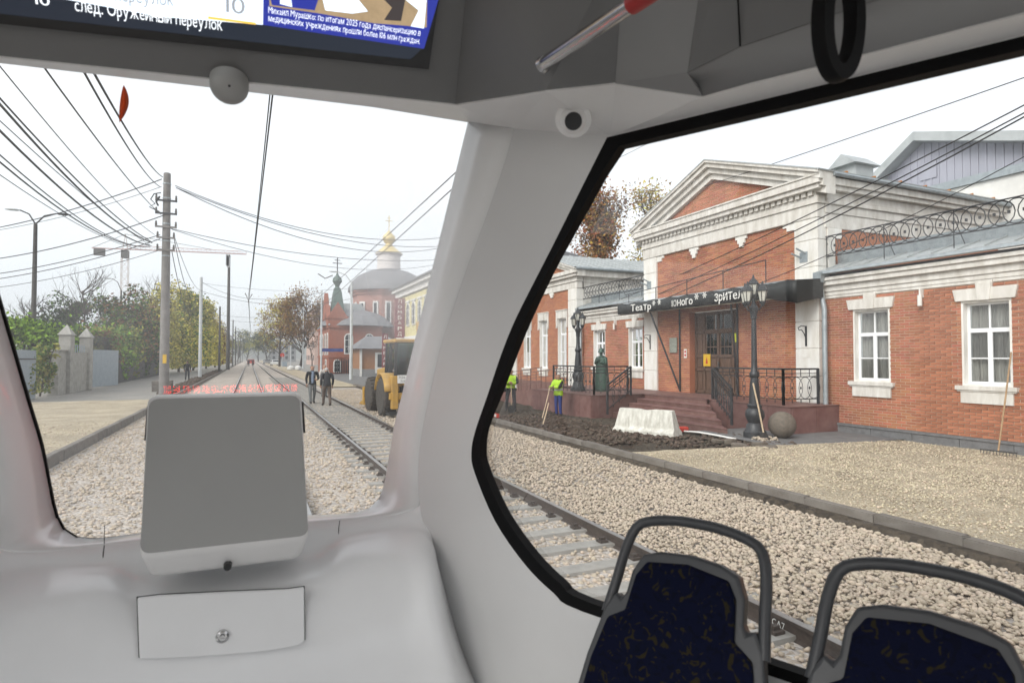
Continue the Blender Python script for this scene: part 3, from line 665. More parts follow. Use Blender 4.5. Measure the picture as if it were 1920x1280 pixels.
# --- churned earth in front of the steps
m = MB(); rows = []
for j in range(71):
    r = []
    for i in range(41):
        x, y = 7.25+i*.095, 12.6+j*.13; u = (x-7.25)/3.8; w = (y-12.6)/9.1
        e = max(0, math.sin(math.pi*min(1, max(0, u))))**.6*max(0, math.sin(math.pi*min(1, max(0, w))))**.5
        h = e*(.14+.16*max(0, 1-abs(x-8.9)/1.3)*max(0, 1-abs(y-16.6)/3.6)+.12*N3.noise(V((x*2.2, y*2.2, 0)))+.07*N3.noise(V((x*6, y*6, 2)))) 
        r.append(V((x, y, -.33+h)))
    rows.append(r)
m.loft(rows).build('mud_heap', 'mud', smooth=True, kind='stuff')['label'] = 'churned dark brown earth heaped behind the kerb'
heap = lambda x, y: -.30+.16*max(0, 1-abs(x-8.9)/1.5)*max(0, 1-abs(y-16.8)/3.8)+.06
stones('earth_clods', [(7.3, 10.6, 13, 21, heap, .05, 2600, .04, .16), (9.6, 12.8, 10.9, 13.6, -.25, .03, 400, .04, .16), (7.4, 12.5, 11, 24, -.28, .02, 500, .03, .1)], 'rubble')['label'] = 'loose dark clods of earth in the dug-up strip'
# ================================================================== THE THEATRE
mat('brick', (.43, .165, .085), .85, .18, .8, .25, 60, col2=(.27, .095, .055), island=.22)
mat('brick_far', (.43, .17, .085), .85, .15, .8, .2, 60, col2=(.34, .125, .065), island=.15)
mat('mortar', (.52, .39, .29), .95, .15, 30, .3, 200)
mat('plaster', (.70, .68, .64), .8, .10, 2.2, .12, 60, col2=(.46, .43, .38), stretch=(2, 2, .5))
mat('plaster_clean', (.75, .74, .71), .75, .1, 2.0, .1, 60, col2=(.60, .57, .51), stretch=(2, 2, .5))
mat('roof_metal', (.44, .46, .46), .45, .15, 2, .05, 30, metal=.3, col2=(.34, .36, .36))
mat('zinc', (.36, .40, .42), .45, .15, 6, .05, 40, metal=.4)
mat('dark_metal', (.035, .035, .04), .5, .2, 20)
mat('iron', (.03, .032, .036), .5, .2, 20, .1, 120)
mat('door_wood', (.13, .075, .05), .55, .25, 4, .15, 60, stretch=(6, 6, 1))
mat('upvc', (.80, .81, .82), .35, .03)
mat('red_granite', (.125, .055, .047), .6, .3, 3, .05, 60, col2=(.20, .115, .10), island=.22)
mat('banner', (.012, .014, .014), .55, .3, 3, .1, 20)
mat('lettering', (.75, .74, .70), .6, .05)
mat('canopy_soffit', (.45, .38, .28), .8, .1, 3)
mat('plaque', (.30, .32, .27), .4, .2, 8)
mat('yellow_sign', (.65, .40, .02), .5, .08, 20)
mat('yellow_paper', (.60, .65, .04), .6, .1, 20)
mat('red_print', (.5, .03, .03), .5, .1)
mat('curtain', (.58, .55, .52), .9, .25, 5, .2, 12, stretch=(1, 7, .3), col2=(.30, .28, .27))
mat('room_dark', (.06, .06, .06), .9, .2)
mat('orange_rust', (.45, .18, .05), .8, .2, 20)
glass('pane_glass', (.74, .77, .76), 0, 3, 1.6)
TH = V((16, 17.3, -.3))
theatre = thing('theatre', 'red brick theatre with white trim, pediment and black lettered canopy', 'theatre', TH)
TI = Matrix.Translation(-TH)
def tp(mb, name, material, par=None, **kw):
    o = mb.build(name, material, None, **kw); o.parent = par or theatre
    if o.parent is theatre: o.matrix_parent_inverse = TI
    return o
def join(ob, par): ob.parent = par; return ob
BR = B(-.03, .012, -.121, .121, -.0305, .0305).mesh('brick'); BR.materials.append(M['brick'])
ind_left = [300]
def brick_wall(X, y0, y1, z0, z1, holes=(), tri=None, near=False, material='brick', back=.25):
    """one wall of single bricks with recessed joints, facing the street (-X)"""
    w = tp(MB().box(X+.006, X+back, y0, y1, z0, z1) if not holes else hole_slab(X+.006, X+back, y0, y1, z0, z1, holes), 'wall', 'mortar')
    if tri: w.data.clear_geometry(); w.data.from_pydata(*tri_slab(X+.006, tri)); w.data.materials.clear(); w.data.materials.append(M['mortar'])
    mb = MB(); z = z0+.0375; row = 0; ind = []
    while z < z1-.03:
        y = y0-(.13 if row % 2 else 0)
        while y < y1:
            a, b = max(y+.008, y0), min(y+.250, y1)
            segs = [(a, b)]
            for h in holes:
                if h[2]-.02 < z < h[3]+.02:
                    ns = []
                    for (p, q) in segs:
                        if q <= h[0] or p >= h[1]: ns.append((p, q))
                        else:
                            if p < h[0]-.02: ns.append((p, h[0]))
                            if q > h[1]+.02: ns.append((h[1], q))
                    segs = ns
            if tri:
                t = (z+.03-tri[2])/(tri[3]-tri[2]); lo = tri[0]+(tri[4]-tri[0])*t; hi = tri[1]+(tri[4]-tri[1])*t
                segs = [(max(p, lo), min(q, hi)) for p, q in segs if min(q, hi)-max(p, lo) > .03]
            for p, q in segs:
                if q-p < .03: continue
                if near and abs((q-p)-.242) < .002 and ind_left[0] > 0 and p > 7.75: ind.append(((p+q)/2, z))
                else:
                    d = random.uniform(0, .006); mb.add([(X-d,p,z-.0305),(X-d,q,z-.0305),(X-d,q,z+.0305),(X-d,p,z+.0305),(X+.012,p,z-.0305),(X+.012,q,z-.0305),(X+.012,q,z+.0305),(X+.012,p,z+.0305)], [(0,3,2,1),(0,1,5,4),(1,2,6,5),(2,3,7,6),(3,0,4,7)])
            y += .26
        z += .075; row += 1
    if ind:
        ind.sort(key=lambda q: q[0]); keep, rest = ind[:ind_left[0]], ind[ind_left[0]:]
        ind_left[0] -= len(keep)
        for (yc, zc) in keep:
            o = bpy.data.objects.new('brick', BR); link(o, w); o.location = (X+random.uniform(-.004, .004)+.018, yc, zc); o.rotation_euler = (0, 0, random.uniform(-.01, .01))
        for yc, zc in rest:
            d = random.uniform(0, .006); p, q, z = yc-.121, yc+.121, zc
            mb.add([(X-d,p,z-.0305),(X-d,q,z-.0305),(X-d,q,z+.0305),(X-d,p,z+.0305),(X+.012,p,z-.0305),(X+.012,q,z-.0305),(X+.012,q,z+.0305),(X+.012,p,z+.0305)], [(0,3,2,1),(0,1,5,4),(1,2,6,5),(2,3,7,6),(3,0,4,7)])
    if mb.v:
        o = tp(mb, 'brick_courses', material, w); o['kind'] = 'stuff'
    return w
def hole_slab(x0, x1, y0, y1, z0, z1, holes):
    mb = MB(); zs = sorted(set([z0, z1]+[z for h in holes for z in (h[2], h[3]) if z0 < z < z1])); 
    for a, b in zip(zs, zs[1:]):
        act = sorted([h for h in holes if h[2] < (a+b)/2 < h[3]]); y = y0
        for h in act:
            if h[0] > y: mb.box(x0, x1, y, h[0], a, b)
            y = max(y, h[1])
        if y < y1: mb.box(x0, x1, y, y1, a, b)
    return mb
def tri_slab(x, t):
    y0, y1, z0, z1, ya = t
    v = [(x,y0,z0), (x,y1,z0), (x,ya,z1), (x+.2,y0,z0), (x+.2,y1,z0), (x+.2,ya,z1)]
    return v, [], [(0,2,1), (3,4,5), (0,1,4,3), (1,2,5,4), (2,0,3,5)]
def window(X, y0, y1, z0, z1, head=True, tall=False, sill=True, inn=.16):
    """deep white reveal, upvc frame with transom light and two casements"""
    w = tp(MB().box(X+.0, X+.22, y0, y0+.05, z0, z1).box(X+.0, X+.22, y1-.05, y1, z0, z1).box(X+.0, X+.22, y0+.05, y1-.05, z1-.05, z1).box(X+.0, X+.22, y0+.05, y1-.05, z0, z0+.04), 'window', 'plaster_clean')
    a, b, c, d = y0+.05, y1-.05, z0+.04, z1-.05; x = X+inn; f = .06; zm = c+(d-c)*(.66 if not tall else .70); ym = (a+b)/2
    fr = MB().box(x, x+.05, a, a+f, c, d).box(x, x+.05, b-f, b, c, d).box(x, x+.05, a+f, b-f, c, c+f).box(x, x+.05, a+f, b-f, d-f, d).box(x-.004, x+.05, a+f, b-f, zm-.05, zm+.05).box(x-.002, x+.05, ym-.05, ym+.05, c+f, zm-.05).box(x, x+.05, ym-.018, ym+.018, zm+.05, d-f)
    zq = c+(zm-c)*.48
    fr.box(x+.004, x+.045, a+f, ym-.05, zq-.014, zq+.014).box(x+.004, x+.045, ym+.05, b-f, zq-.014, zq+.014)
    tp(fr, 'frame', 'upvc', w)
    for (p, q, r, s) in ((a+f, ym-.05, c+f, zq-.014), (ym+.05, b-f, c+f, zq-.014), (a+f, ym-.05, zq+.014, zm-.05), (ym+.05, b-f, zq+.014, zm-.05), (a+f, ym-.018, zm+.05, d-f), (ym+.018, b-f, zm+.05, d-f)):
        tp(MB().add([V((x+.025,p,r)), V((x+.025,q,r)), V((x+.025,q,s)), V((x+.025,p,s))], [(0,1,2,3)]), 'pane', 'pane_glass', w)
    cu = MB(); rows = [[], []]
    for i in range(41):
        y = a+(b-a)*i/40; o_ = .03*math.sin(i*1.9)+.02*math.sin(i*.8); rows[0].append(V((x+.16+o_, y, c))); rows[1].append(V((x+.16+o_, y, d)))
    cu.loft(rows); tp(cu, 'curtain', 'curtain', w, smooth=True)
    if sill: tp(MB().box(X-.10, X+.1, y0-.12, y1+.12, z0-.10, z0).box(X-.07, X+.05, y0-.09, y1+.09, z0-.14, z0-.10), 'sill', 'plaster', w); tp(MB().box(X-.05, X+.05, y0-.02, y1+.02, z0-.42, z0-.142), 'apron', 'plaster', w)
    ym = (y0+y1)/2
    if head:
        e = .10
        tp(MB().prism([V((X-.07, y0-e, z1)), V((X-.07, y1+e, z1)), V((X-.07, y1+e+.06, z1+.29)), V((X-.07, ym+.17, z1+.29)), V((X-.07, ym+.19, z1+.46)), V((X-.07, ym-.19, z1+.46)), V((X-.07, ym-.17, z1+.29)), V((X-.07, y0-e-.06, z1+.29))], V((.10, 0, 0))), 'lintel', 'plaster', w, bevel=.01)
        tp(MB().prism([V((X-.095, ym-.13, z1-.01)), V((X-.095, ym+.13, z1-.01)), V((X-.095, ym+.17, z1+.40)), V((X-.095, ym-.17, z1+.40))], V((.08, 0, 0))), 'keystone', 'plaster', w, bevel=.01)
    if tall:
        for s, yy in ((-1, y0), (1, y1)):
            tp(MB().box(X-.06, X+.04, min(yy, yy+s*.14), max(yy, yy+s*.14), z1-.45, z1+.42).box(X-.08, X+.04, min(yy+s*.02, yy+s*.12), max(yy+s*.02, yy+s*.12), z1-.52, z1-.45), 'side_block', 'plaster', w)
        tp(MB().box(X-.06, X+.04, y0, y1, z1, z1+.42).box(X-.10, X+.04, y0-.14, y1+.14, z1+.421, z1+.47), 'lintel', 'plaster', w)
        tp(MB().box(X-.10, X+.04, (y0+y1)/2-.13, (y0+y1)/2+.13, z1+.01, z1+.40), 'keystone', 'plaster', w)
    return w
def cornice(par, X, y0, y1, layers, name='cornice', material='plaster', ends=False):
    """layers: (z0, z1, projection) stacked courses of a moulded cornice, ends returned"""
    mb = MB()
    for z0, z1, p in layers: mb.box(X-p, X+.3, y0-(p if ends else 0), y1+(p if ends else 0), z0, z1)
    return tp(mb, name, material, par, bevel=.015)
def oval_railing(mb, p0, p1, z0, z1, pitch=.22, r=.011, tilt=None):
    """overlapping wire ovals between two rails"""
    p0, p1 = V(p0), V(p1); L = (p1-p0).length; d = (p1-p0)/L; n = max(2, int(L/pitch)); 
    zz = lambda q, z: V((q.x, q.y, q.z+z))
    for k in range(n):
        c = p0+d*(L*(k+.5)/n); pts = []
        for i in range(14):
            t = 2*math.pi*i/14; q = c+d*(pitch*.95*math.cos(t)); pts.append(zz(q, (z0+z1)/2+(z1-z0)/2*math.sin(t)))
        mb.tube(pts, r, 4, closed=True)
        q = zz(p0+d*(L*k/n), (z0+z1)/2); mb.obox(q, d*.022, V((0, .022, 0)) if abs(d.y) < .5 else V((.022, 0, 0)), V((0, 0, .035)))
# ---------- wings
for (Y0, Y1, wins, near) in ((6.9, 12.93, ((10.94, 12.03), (8.07, 9.14)), True), (21.72, 27.55, ((22.2, 23.3), (25.28, 26.38)), False)):
    zs = 1.27 if near else 1.45
    hol = [(a, b, zs, 3.32) for a, b in wins]
    brick_wall(16, Y0, Y1, .03, 3.72, hol, near=near)
    for a, b in wins: window(16, a, b, zs, 3.32)
    y = Y0; base = tp(MB().box(15.97, 16.2, Y0, Y1, -.35, .0), 'plinth', 'granite_slab')
    while y < Y1-.1:
        q = min(y+1.15, Y1); tp(MB().box(15.93, 15.97, y+.006, q-.006, -.35, -.03), 'plinth_slab', 'granite_slab', base, bevel=.006); y = q
    tp(MB().box(15.90, 16.0, Y0, Y1, -.03, .03), 'plinth_cap', 'granite_slab', base)
    cornice(theatre, 16, Y0, Y1, [(3.721, 3.80, .03), (3.80, 3.92, .05), (3.921, 4.10, .09), (4.10, 4.24, .20), (4.24, 4.34, .26)])
    tp(MB().box(15.95, 16.4, Y0, Y1, 4.341, 4.44), 'eave_gap', 'dark_metal')
    tp(MB().prism([V((15.62, Y0, 4.52)), V((15.60, Y0, 4.44)), V((15.66, Y0, 4.42)), V((16.4, Y0, 4.62)), V((16.4, Y0, 4.75))], V((0, Y1-Y0, 0))), 'gutter', 'zinc')
    rf = tp(MB().add([V((15.62, Y0, 4.53)), V((15.62, Y1, 4.53)), V((18.2, Y1, 5.35)), V((18.2, Y0, 5.35))], [(0,1,2,3)]), 'roof', 'roof_metal', solid=.03)
    sm_ = MB()
    y = Y0+.3
    while y < Y1: sm_.bar((15.65, y, 4.55), (18.2, y, 5.37), .02, .05); y += .6
    tp(sm_, 'standing_seams', 'roof_metal', rf)
    tp(MB().box(16.55, 16.60, Y0, Y1, 4.70, 5.20), 'parapet_sheet', 'zinc')
    rl = tp(MB().tube([(16.05, Y0, 5.62), (16.05, Y1, 5.62)], .018, 6).tube([(16.05, Y0, 5.0), (16.05, Y1, 5.0)], .016, 6), 'roof_railing', 'iron')
    mb = MB(); oval_railing(mb, (16.05, Y0, 0), (16.05, Y1, 0), 5.02, 5.6, .29, .014); tp(mb, 'ovals', 'iron', rl, smooth=True)
    mb = MB(); y = Y0+.6
    while y < Y1: mb.tube([(16.05, y, 4.62), (16.05, y, 5.62)], .013, 6).tube([(16.05, y, 5.45), (16.5, y, 4.8)], .010, 5); y += 1.8
    tp(mb, 'stays', 'iron', rl)
    # small lamp between the windows
    ym = (wins[0][0]+wins[1][1])/2 if near else (wins[0][1]+wins[1][0])/2
    lm = tp(MB().lathe([(.055, 3.28), (.055, 3.56)], (15.86, ym, 0), 12), 'wall_lamp', 'plaster_clean', smooth=True); tp(MB().box(15.86, 16, ym-.02, ym+.02, 3.5, 3.72), 'bracket', 'plaster_clean', lm)
# ---------- central block
PX = 15.7; PA, PB = 12.93, 21.72
def pilaster(X, y0, y1, z0, z1, h=.83, name='pilaster', dep=.45):
    core = tp(MB().box(X+.02, X+dep, y0+.02, y1-.02, z0, z1), name, 'plaster'); z = z0
    while z < z1-.05:
        q = min(z+h, z1); tp(MB().box(X, X+dep-.05, y0, y1, z+.012, q-.012), 'quoin_block', 'plaster_clean', core, bevel=.012); z = q
    return core
pilaster(PX, 12.93, 13.78, .56, 6.2); pilaster(PX, 20.82, 21.70, .56, 6.2)
door_h = (16.30, 18.85, .56, 3.70)
brick_wall(PX+.08, 13.76, 20.84, .56, 6.22, [door_h])
tp(MB().box(PX+.08, PX+.5, 16.30, 16.31, .56, 3.7).box(PX+.08, PX+.5, 18.84, 18.85, .56, 3.7), 'door_reveal', 'brick')
# stepped white corners and drops under the frieze
mb = MB()
for y0, y1, za in ((13.76, 14.1, 5.97), (14.1, 14.25, 6.09), (20.5, 20.84, 5.97), (20.35, 20.5, 6.09)): mb.box(PX+.03, PX+.12, y0, y1, za, 6.22)
for yc in (16.05, 18.5):
    mb.box(PX+.02, PX+.12, yc-.26, yc+.26, 6.08, 6.22).box(PX+.02, PX+.12, yc-.17, yc+.17, 5.94, 6.079).box(PX+.02, PX+.12, yc-.09, yc+.09, 5.80, 5.939)
tp(mb, 'frieze_drop', 'plaster_clean')
cornice(theatre, PX, PA, PB, [(6.20, 6.62, .02), (6.62, 6.70, .07), (6.70, 6.86, .05), (7.0, 7.14, .26), (7.14, 7.36, .34), (7.36, 7.42, .38)], 'entablature', ends=True)
tp(MB().box(PX-.045, PX+.3, PA, PB, 6.86, 7.0), 'dentil_ground', 'plaster')
y = PA+.04; i = 0
dm = B(-.09, .02, -.075, .075, 0, .13).mesh('dentil'); dm.materials.append(M['plaster'])
while y < PB-.1:
    o = bpy.data.objects.new('dentil', dm); link(o, theatre); o.matrix_parent_inverse = TI; o.location = (PX-.05, y+.1, 6.865); y += .235
# side walls of the central block, above the wings
for Y, s in ((PA, -1), (PB, 1)):
    tp(MB().box(PX+.4, 30, min(Y, Y-s*.4), max(Y, Y-s*.4), 4.4, 5.95), 'wall', 'brick_far')
    mb = MB()
    for z0, z1, p in ((5.9, 6.35, .03), (6.35, 6.62, .06), (6.62, 6.75, .12), (6.75, 7.0, .10), (7.0, 7.14, .26), (7.14, 7.36, .34)):
        mb.box(PX+.302, 30, min(Y-s*.3, Y+s*p), max(Y-s*.3, Y+s*p), z0+.002, z1)
    tp(mb, 'side_cornice', 'plaster', bevel=.015)
    mb = MB().box(PX+.4, 16.7, min(Y, Y+s*.04), max(Y, Y+s*.04), 5.6, 5.9).box(PX+.4, 16.4, min(Y, Y+s*.04), max(Y, Y+s*.04), 4.5, 5.6); tp(mb, 'corner_block', 'plaster_clean')
    tp(MB().tube([V((15.9, Y+s*.42, 7.43)), V((30, Y+s*.42, 7.36))], .07, 8), 'gutter', 'zinc', smooth=True)
    if s < 0:
        for k in range(9): tp(MB().box(16.6+k*1.25, 16.66+k*1.25, Y-.32, Y-.06, 7.45, 7.62), 'snow_guard', 'orange_rust')
# pediment
YA, ZA = 17.33, 9.22; ya0, ya1 = PA-.40, PB+.40; zb = 7.42
def rake(x0, x1, drop, thick, inset=0):
    o = [V((x0, ya0+inset, zb+.08-drop)), V((x0, YA, ZA-drop)), V((x0, ya1-inset, zb+.08-drop)), V((x0, ya1-inset, zb+.08-drop-thick)), V((x0, YA, ZA-drop-thick)), V((x0, ya0+inset, zb+.08-drop-thick))]
    return [o[:2]+[o[4], o[5]], [o[1], o[2], o[3], o[4]]], x1-x0
def rakes(mb, x0, x1, drop, thick, inset=0):
    ps, w = rake(x0, x1, drop, thick, inset)
    for p in ps: mb.prism(p, V((w, 0, 0)))
mb = MB(); rakes(mb, PX-.44, PX+.3, 0.0, .10); tp(mb, 'raking_cornice', 'plaster')
mb = MB(); rakes(mb, PX-.36, PX+.3, .101, .16); tp(mb, 'raking_cornice', 'plaster')
mb = MB(); rakes(mb, PX-.22, PX+.3, .262, .20); tp(mb, 'raking_cornice', 'plaster')
mb = MB(); rakes(mb, PX-.10, PX+.3, .463, .22); tp(mb, 'raking_cornice', 'plaster')
brick_wall(PX+.05, PA+.5, PB-.5, zb, 8.75, tri=(PA+.9, PB-.9, zb, 8.62, YA))
tp(MB().prism([V((PX-.30, PA-.1, zb)), V((PX-.30, PB+.1, zb)), V((PX-.05, PB+.1, zb+.10)), V((PX-.05, PA-.1, zb+.10))], V((0, 0, .012))), 'flashing', 'zinc')
rf = tp(MB().add([V((PX-.46, ya0-.05, zb+.09)), V((PX-.46, YA, ZA+.02)), V((PX-.46, ya1+.05, zb+.09)), V((30, ya0-.05, zb+.09)), V((30, YA, ZA+.02)), V((30, ya1+.05, zb+.09))], [(0,1,4,3), (1,2,5,4)]), 'roof', 'roof_metal', solid=.04)
# roof vent
p = oY(1605, 335, 13.4)
v = tp(MB().box(p.x-.42, p.x+.42, 13.1, 13.8, p.z-.6, p.z+.36), 'roof_vent', 'roof_metal')
tp(MB().prism([V((p.x-.62, 12.95, p.z+.36)), V((p.x-.62, 13.95, p.z+.36)), V((p.x-.62, 13.45, p.z+.74))], V((1.24, 0, 0))), 'vent_cap', 'roof_metal', v)
# ---------- doors
dr = tp(MB().box(PX+.36, PX+.46, 16.31, 18.84, .56, 3.69), 'door', 'door_wood')
X = PX+.36
def dpanel(y0, y1, z0, z1, t=.03): tp(MB().box(X-t, X, y0, y1, z0, z1), 'panel', 'door_wood', dr, bevel=.012)
def rail_(y0, y1, z0, z1): tp(MB().box(X-.05, X, y0, y1, z0, z1), 'door_rail', 'door_wood', dr, bevel=.006)
for y in (16.34, 16.78, 17.53, 18.28, 18.76): rail_(y-.045, y+.045, .56, 3.69)
for z in (.63, 1.48, 2.0, 2.92, 3.62): rail_(16.33, 18.8, z-.045, z+.045)
for a, b in ((16.42, 16.70), (16.86, 17.45), (17.61, 18.20), (18.36, 18.68)):
    dpanel(a+.06, b-.06, .74, 1.36); dpanel(a+.06, b-.06, 1.58, 1.90)
    if a in (16.42, 18.36): dpanel(a+.06, b-.06, 2.1, 2.82)
for a, b in ((16.86, 17.45), (17.61, 18.20)):
    for i in range(3):
        for (z0, z1) in ((2.07, 2.33), (2.37, 2.84)):
            y0 = a+.03+i*.185; tp(MB().box(X-.012, X-.004, y0, y0+.15, z0, z1), 'pane', 'pane_glass', dr)
for i in range(3):
    y0 = 16.86+i*.47; tp(MB().box(X-.014, X-.004, y0, y0+.38, 3.02, 3.54), 'pane', 'pane_glass', dr)
tp(MB().box(X-.10, X-.05, 17.46, 17.50, 1.5, 1.8), 'handle', 'steel', dr)
def placard(name, label, x, y0, y1, z0, z1, material, th=.012, txt=None, tm=None, h=.1):
    t = thing(name, label, 'sign', (x, (y0+y1)/2, z0)); MB().box(-th, 0, -(y1-y0)/2, (y1-y0)/2, 0, z1-z0).build('board', material, t)
    if txt:
        for k, (s, zz) in enumerate(txt):
            o = text('print', s, tm, None, V((-th-.002, (y1-y0)*.36, zz)), (0, -1, 0), (0, 0, 1), h, 0, width=(y1-y0)*.72); o.parent = t
    return t
placard('door_sign', 'orange-yellow notice on the left leaf of the brown theatre door', X-.055, 17.93, 18.31, 1.62, 2.08, 'yellow_sign')
MB().prism([V((X-.07, 18.06, 1.72)), V((X-.07, 18.18, 1.72)), V((X-.07, 18.12, 1.98))], V((-.003, 0, 0))).build('print', 'red_print', bpy.data.objects['door_sign']).matrix_parent_inverse = Matrix.Translation(-bpy.data.objects['door_sign'].location)
placard('door_paper', 'larger yellow paper on the right of the theatre door', X-.055, 16.52, 16.68, 2.5, 2.82, 'yellow_paper'); placard('door_paper', 'narrow yellow paper beside the larger one on the door', X-.055, 16.30, 16.45, 2.53, 2.85, 'yellow_paper')
placard('wall_plaque', 'greenish plaque on the brick left of the theatre door', PX+.05, 19.55, 20.0, 2.15, 2.75, 'plaque', .03)
nt_ = placard('wall_notice', 'small white notice with red symbols by the theatre door', PX+.06, 18.98, 19.14, 1.93, 2.28, 'plaster_clean')
for z in (.06, .20):
    MB().lathe([(.05, -.018), (.05, -.014)], (0, 0, z+.05), 14, 'x').build('symbol', 'red_print', nt_)
for y, l in ((13.38, 'right'), (21.25, 'left')):
    t = thing('flag_bracket', 'black wrought iron scroll bracket on the %s pilaster' % l, 'bracket', (PX, y, 2.3))
    MB().box(-.02, 0, -.03, .03, 0, .62).tube([(-.01, 0, .6), (-.2, 0, .62), (-.34, 0, .56), (-.3, 0, .48), (-.2, 0, .5), (-.1, 0, .4), (-.02, 0, .25)], .014, 6).build('scroll', 'iron', t)
    t = thing('floodlight', 'pair of small wall spotlights high on the %s pilaster' % l, 'spotlight', (PX, y+.05, 5.05))
    MB().box(-.02, 0, -.14, .14, -.16, .16).build('plate', 'zinc', t); MB().tube([(0, -.08, .1), (-.3, .02, .25)], .03, 8).tube([(0, .08, -.02), (-.3, .2, .12)], .03, 8).build('arms', 'zinc', t)
placard('address_plate', 'small white plate with a mark under the scroll bracket', PX, 13.24, 13.52, 1.95, 2.2, 'plaster_clean')
# ---------- canopy with lettering
CX = 14.62; can = tp(MB().prism([V((CX, 13.9, 3.80)), V((CX, 13.9, 4.22)), V((CX+.06, 13.9, 4.26)), V((PX-.002, 13.9, 4.42)), V((PX-.002, 13.9, 4.36)), V((CX+.06, 13.9, 3.80))], V((0, 8.15, 0))), 'canopy', 'zinc')
tp(MB().add([V((CX+.05,12.85,3.74)), V((CX+.05,22.0,3.79)), V((PX,22.0,3.98)), V((PX,12.85,3.95))], [(0,1,2,3)]), 'soffit', 'canopy_soffit', can, solid=.02)
tp(MB().prism([V((CX+.02, 12.8, 3.9)), V((CX+.02, 13.9, 3.9)), V((CX+.02, 13.9, 4.24)), V((CX+.02, 12.8, 4.2))], V((1.05, 0, .12))), 'end_roof', 'zinc', can)
mb = MB(); rows = [[], [], []]
for i in range(61):
    y = 22.05-9.3*i/60; s = max(0, (13.95-y)/1.2); wob = .012*math.sin(i*1.7)+.008*math.sin(i*.63)
    rows[0].append(V((CX-.02+wob, y, 4.22+.035*math.sin(i*.9)*(1 if i % 3 else .2)))); rows[1].append(V((CX-.035+wob*1.5, y, 4.0))); rows[2].append(V((CX-.02+wob, y, 3.79-.26*min(1, s)+.012*math.sin(i*1.1))))
mb.loft(rows); tp(mb, 'fascia', 'banner', can, smooth=True, solid=.01)
tp(MB().prism([V((CX-.02, 12.76, 3.53)), V((CX-.02, 12.76, 4.22)), V((PX, 12.76, 4.32)), V((PX, 12.76, 3.75))], V((0, .012, 0))), 'fascia_return', 'banner', can)
tp(MB().prism([V((CX-.02, 22.04, 3.79)), V((CX-.02, 22.04, 4.22)), V((PX, 22.04, 4.32)), V((PX, 22.04, 3.9))], V((0, .012, 0))), 'fascia_return', 'banner', can)
for s, (xa, ya), (xb, yb), h in (('Театр', (1183,585), (1221,580), .33), ('юного', (1260,571), (1299,566), .34), ('зрителя', (1340,560), (1404,550), .38)):
    A_, B_ = oX(xa, ya, CX-.06), oX(xb, yb, CX-.06); zc = 3.86
    t = text('letters', s, 'lettering', None, V((CX-.062, A_.y, zc)), (0, -1, 0), (0, 0, 1), h*.92, .012, width=abs(A_.y-B_.y)); join(t, can)
for (x, y) in ((1226,568), (1236,566), (1306,556), (1321,553)):
    p = oX(x, y, CX-.06); mb = MB()
    for a in range(6):
        t = a*math.pi/3; mb.bar(p, p+V((0, .11*math.cos(t), .11*math.sin(t))), .012, .03)
    tp(mb, 'star', 'lettering', can)
tp(MB().tube([(CX+.1, 21.6, 4.62), (CX+.1, 14.0, 4.98)], .016, 6), 'guard_wire', 'iron', can)
mb = MB()
for k in range(5): y = 21.4-k*1.85; mb.tube([(CX+.1, y, 4.22), (CX+.1, y, 4.62+.36*k*1.85/7.6)], .016, 6)
tp(mb, 'guard_posts', 'iron', can)
for y, y2 in ((19.45, 18.75), (15.0, 15.65)):
    mb = MB().tube([(CX+.15, y+.55, 3.8), (PX+.02, y2+.6, .62)], .035, 6).tube([(PX+.03, y2+.62, .6), (PX+.03, y2+.62, 3.95)], .035, 6); 
    tp(mb, 'brace', 'iron', can)
# ---------- left pavilion
LX = 15.7; LA, LB = 27.5, 36.2; wl_ = ((28.72, 29.75), (30.98, 32.05), (33.25, 34.3))
pilaster(LX-.05, 27.5, 28.42, .0, 5.6); pilaster(LX-.05, 35.3, 36.2, .0, 5.6)
brick_wall(LX+.04, 28.4, 35.3, .55, 5.6, [(a, b, 1.3, 4.1) for a, b in wl_], material='brick_far')
for a, b in wl_: window(LX+.04, a, b, 1.3, 4.1, head=False, tall=True)
tp(MB().box(LX, LX+.3, 28.4, 35.3, -.3, .55), 'plinth', 'red_granite')
cornice(theatre, LX, LA, LB, [(5.6, 5.95, .04), (5.95, 6.05, .10), (6.051, 6.2, .08), (6.2, 6.35, .25), (6.35, 6.55, .34)], 'entablature', ends=True)
mb = MB()
for yc in (30.4, 32.7): mb.box(LX-.03, LX+.1, yc-.24, yc+.24, 5.47, 5.6).box(LX-.03, LX+.1, yc-.14, yc+.14, 5.33, 5.469)
tp(mb, 'frieze_drop', 'plaster_clean')
yc, za = (LA+LB)/2, 8.05
def gab(x0, x1, d, t):
    mb = MB()
    for e in (LA-.38, LB+.38):
        mb.prism([V((x0, e, 6.63-d)), V((x0, yc, za-d)), V((x0, yc, za-d-t)), V((x0, e, 6.63-d-t))], V((x1-x0, 0, 0)))
    return mb
for x0, d, t in ((LX-.40, 0, .10), (LX-.30, .101, .16), (LX-.16, .262, .18)): tp(gab(x0, LX+.3, d, t), 'raking_cornice', 'plaster')
brick_wall(LX+.05, LA+.5, LB-.5, 6.55, 7.7, tri=(LA+.8, LB-.8, 6.55, 7.62, yc), material='brick_far')
tp(MB().box(LX+.4, 30, LA, LA+.3, 4.4, 5.9).box(LX+.35, 30, LA-.04, LA+.3, 5.9, 6.2).box(LX+.35, 30, LA-.3, LA+.3, 6.2, 6.5), 'side_cornice', 'plaster')
tp(MB().tube([V((LX-.3, LA-.42, 6.58)), V((30, LA-.42, 6.58))], .08, 8), 'gutter', 'zinc', smooth=True)
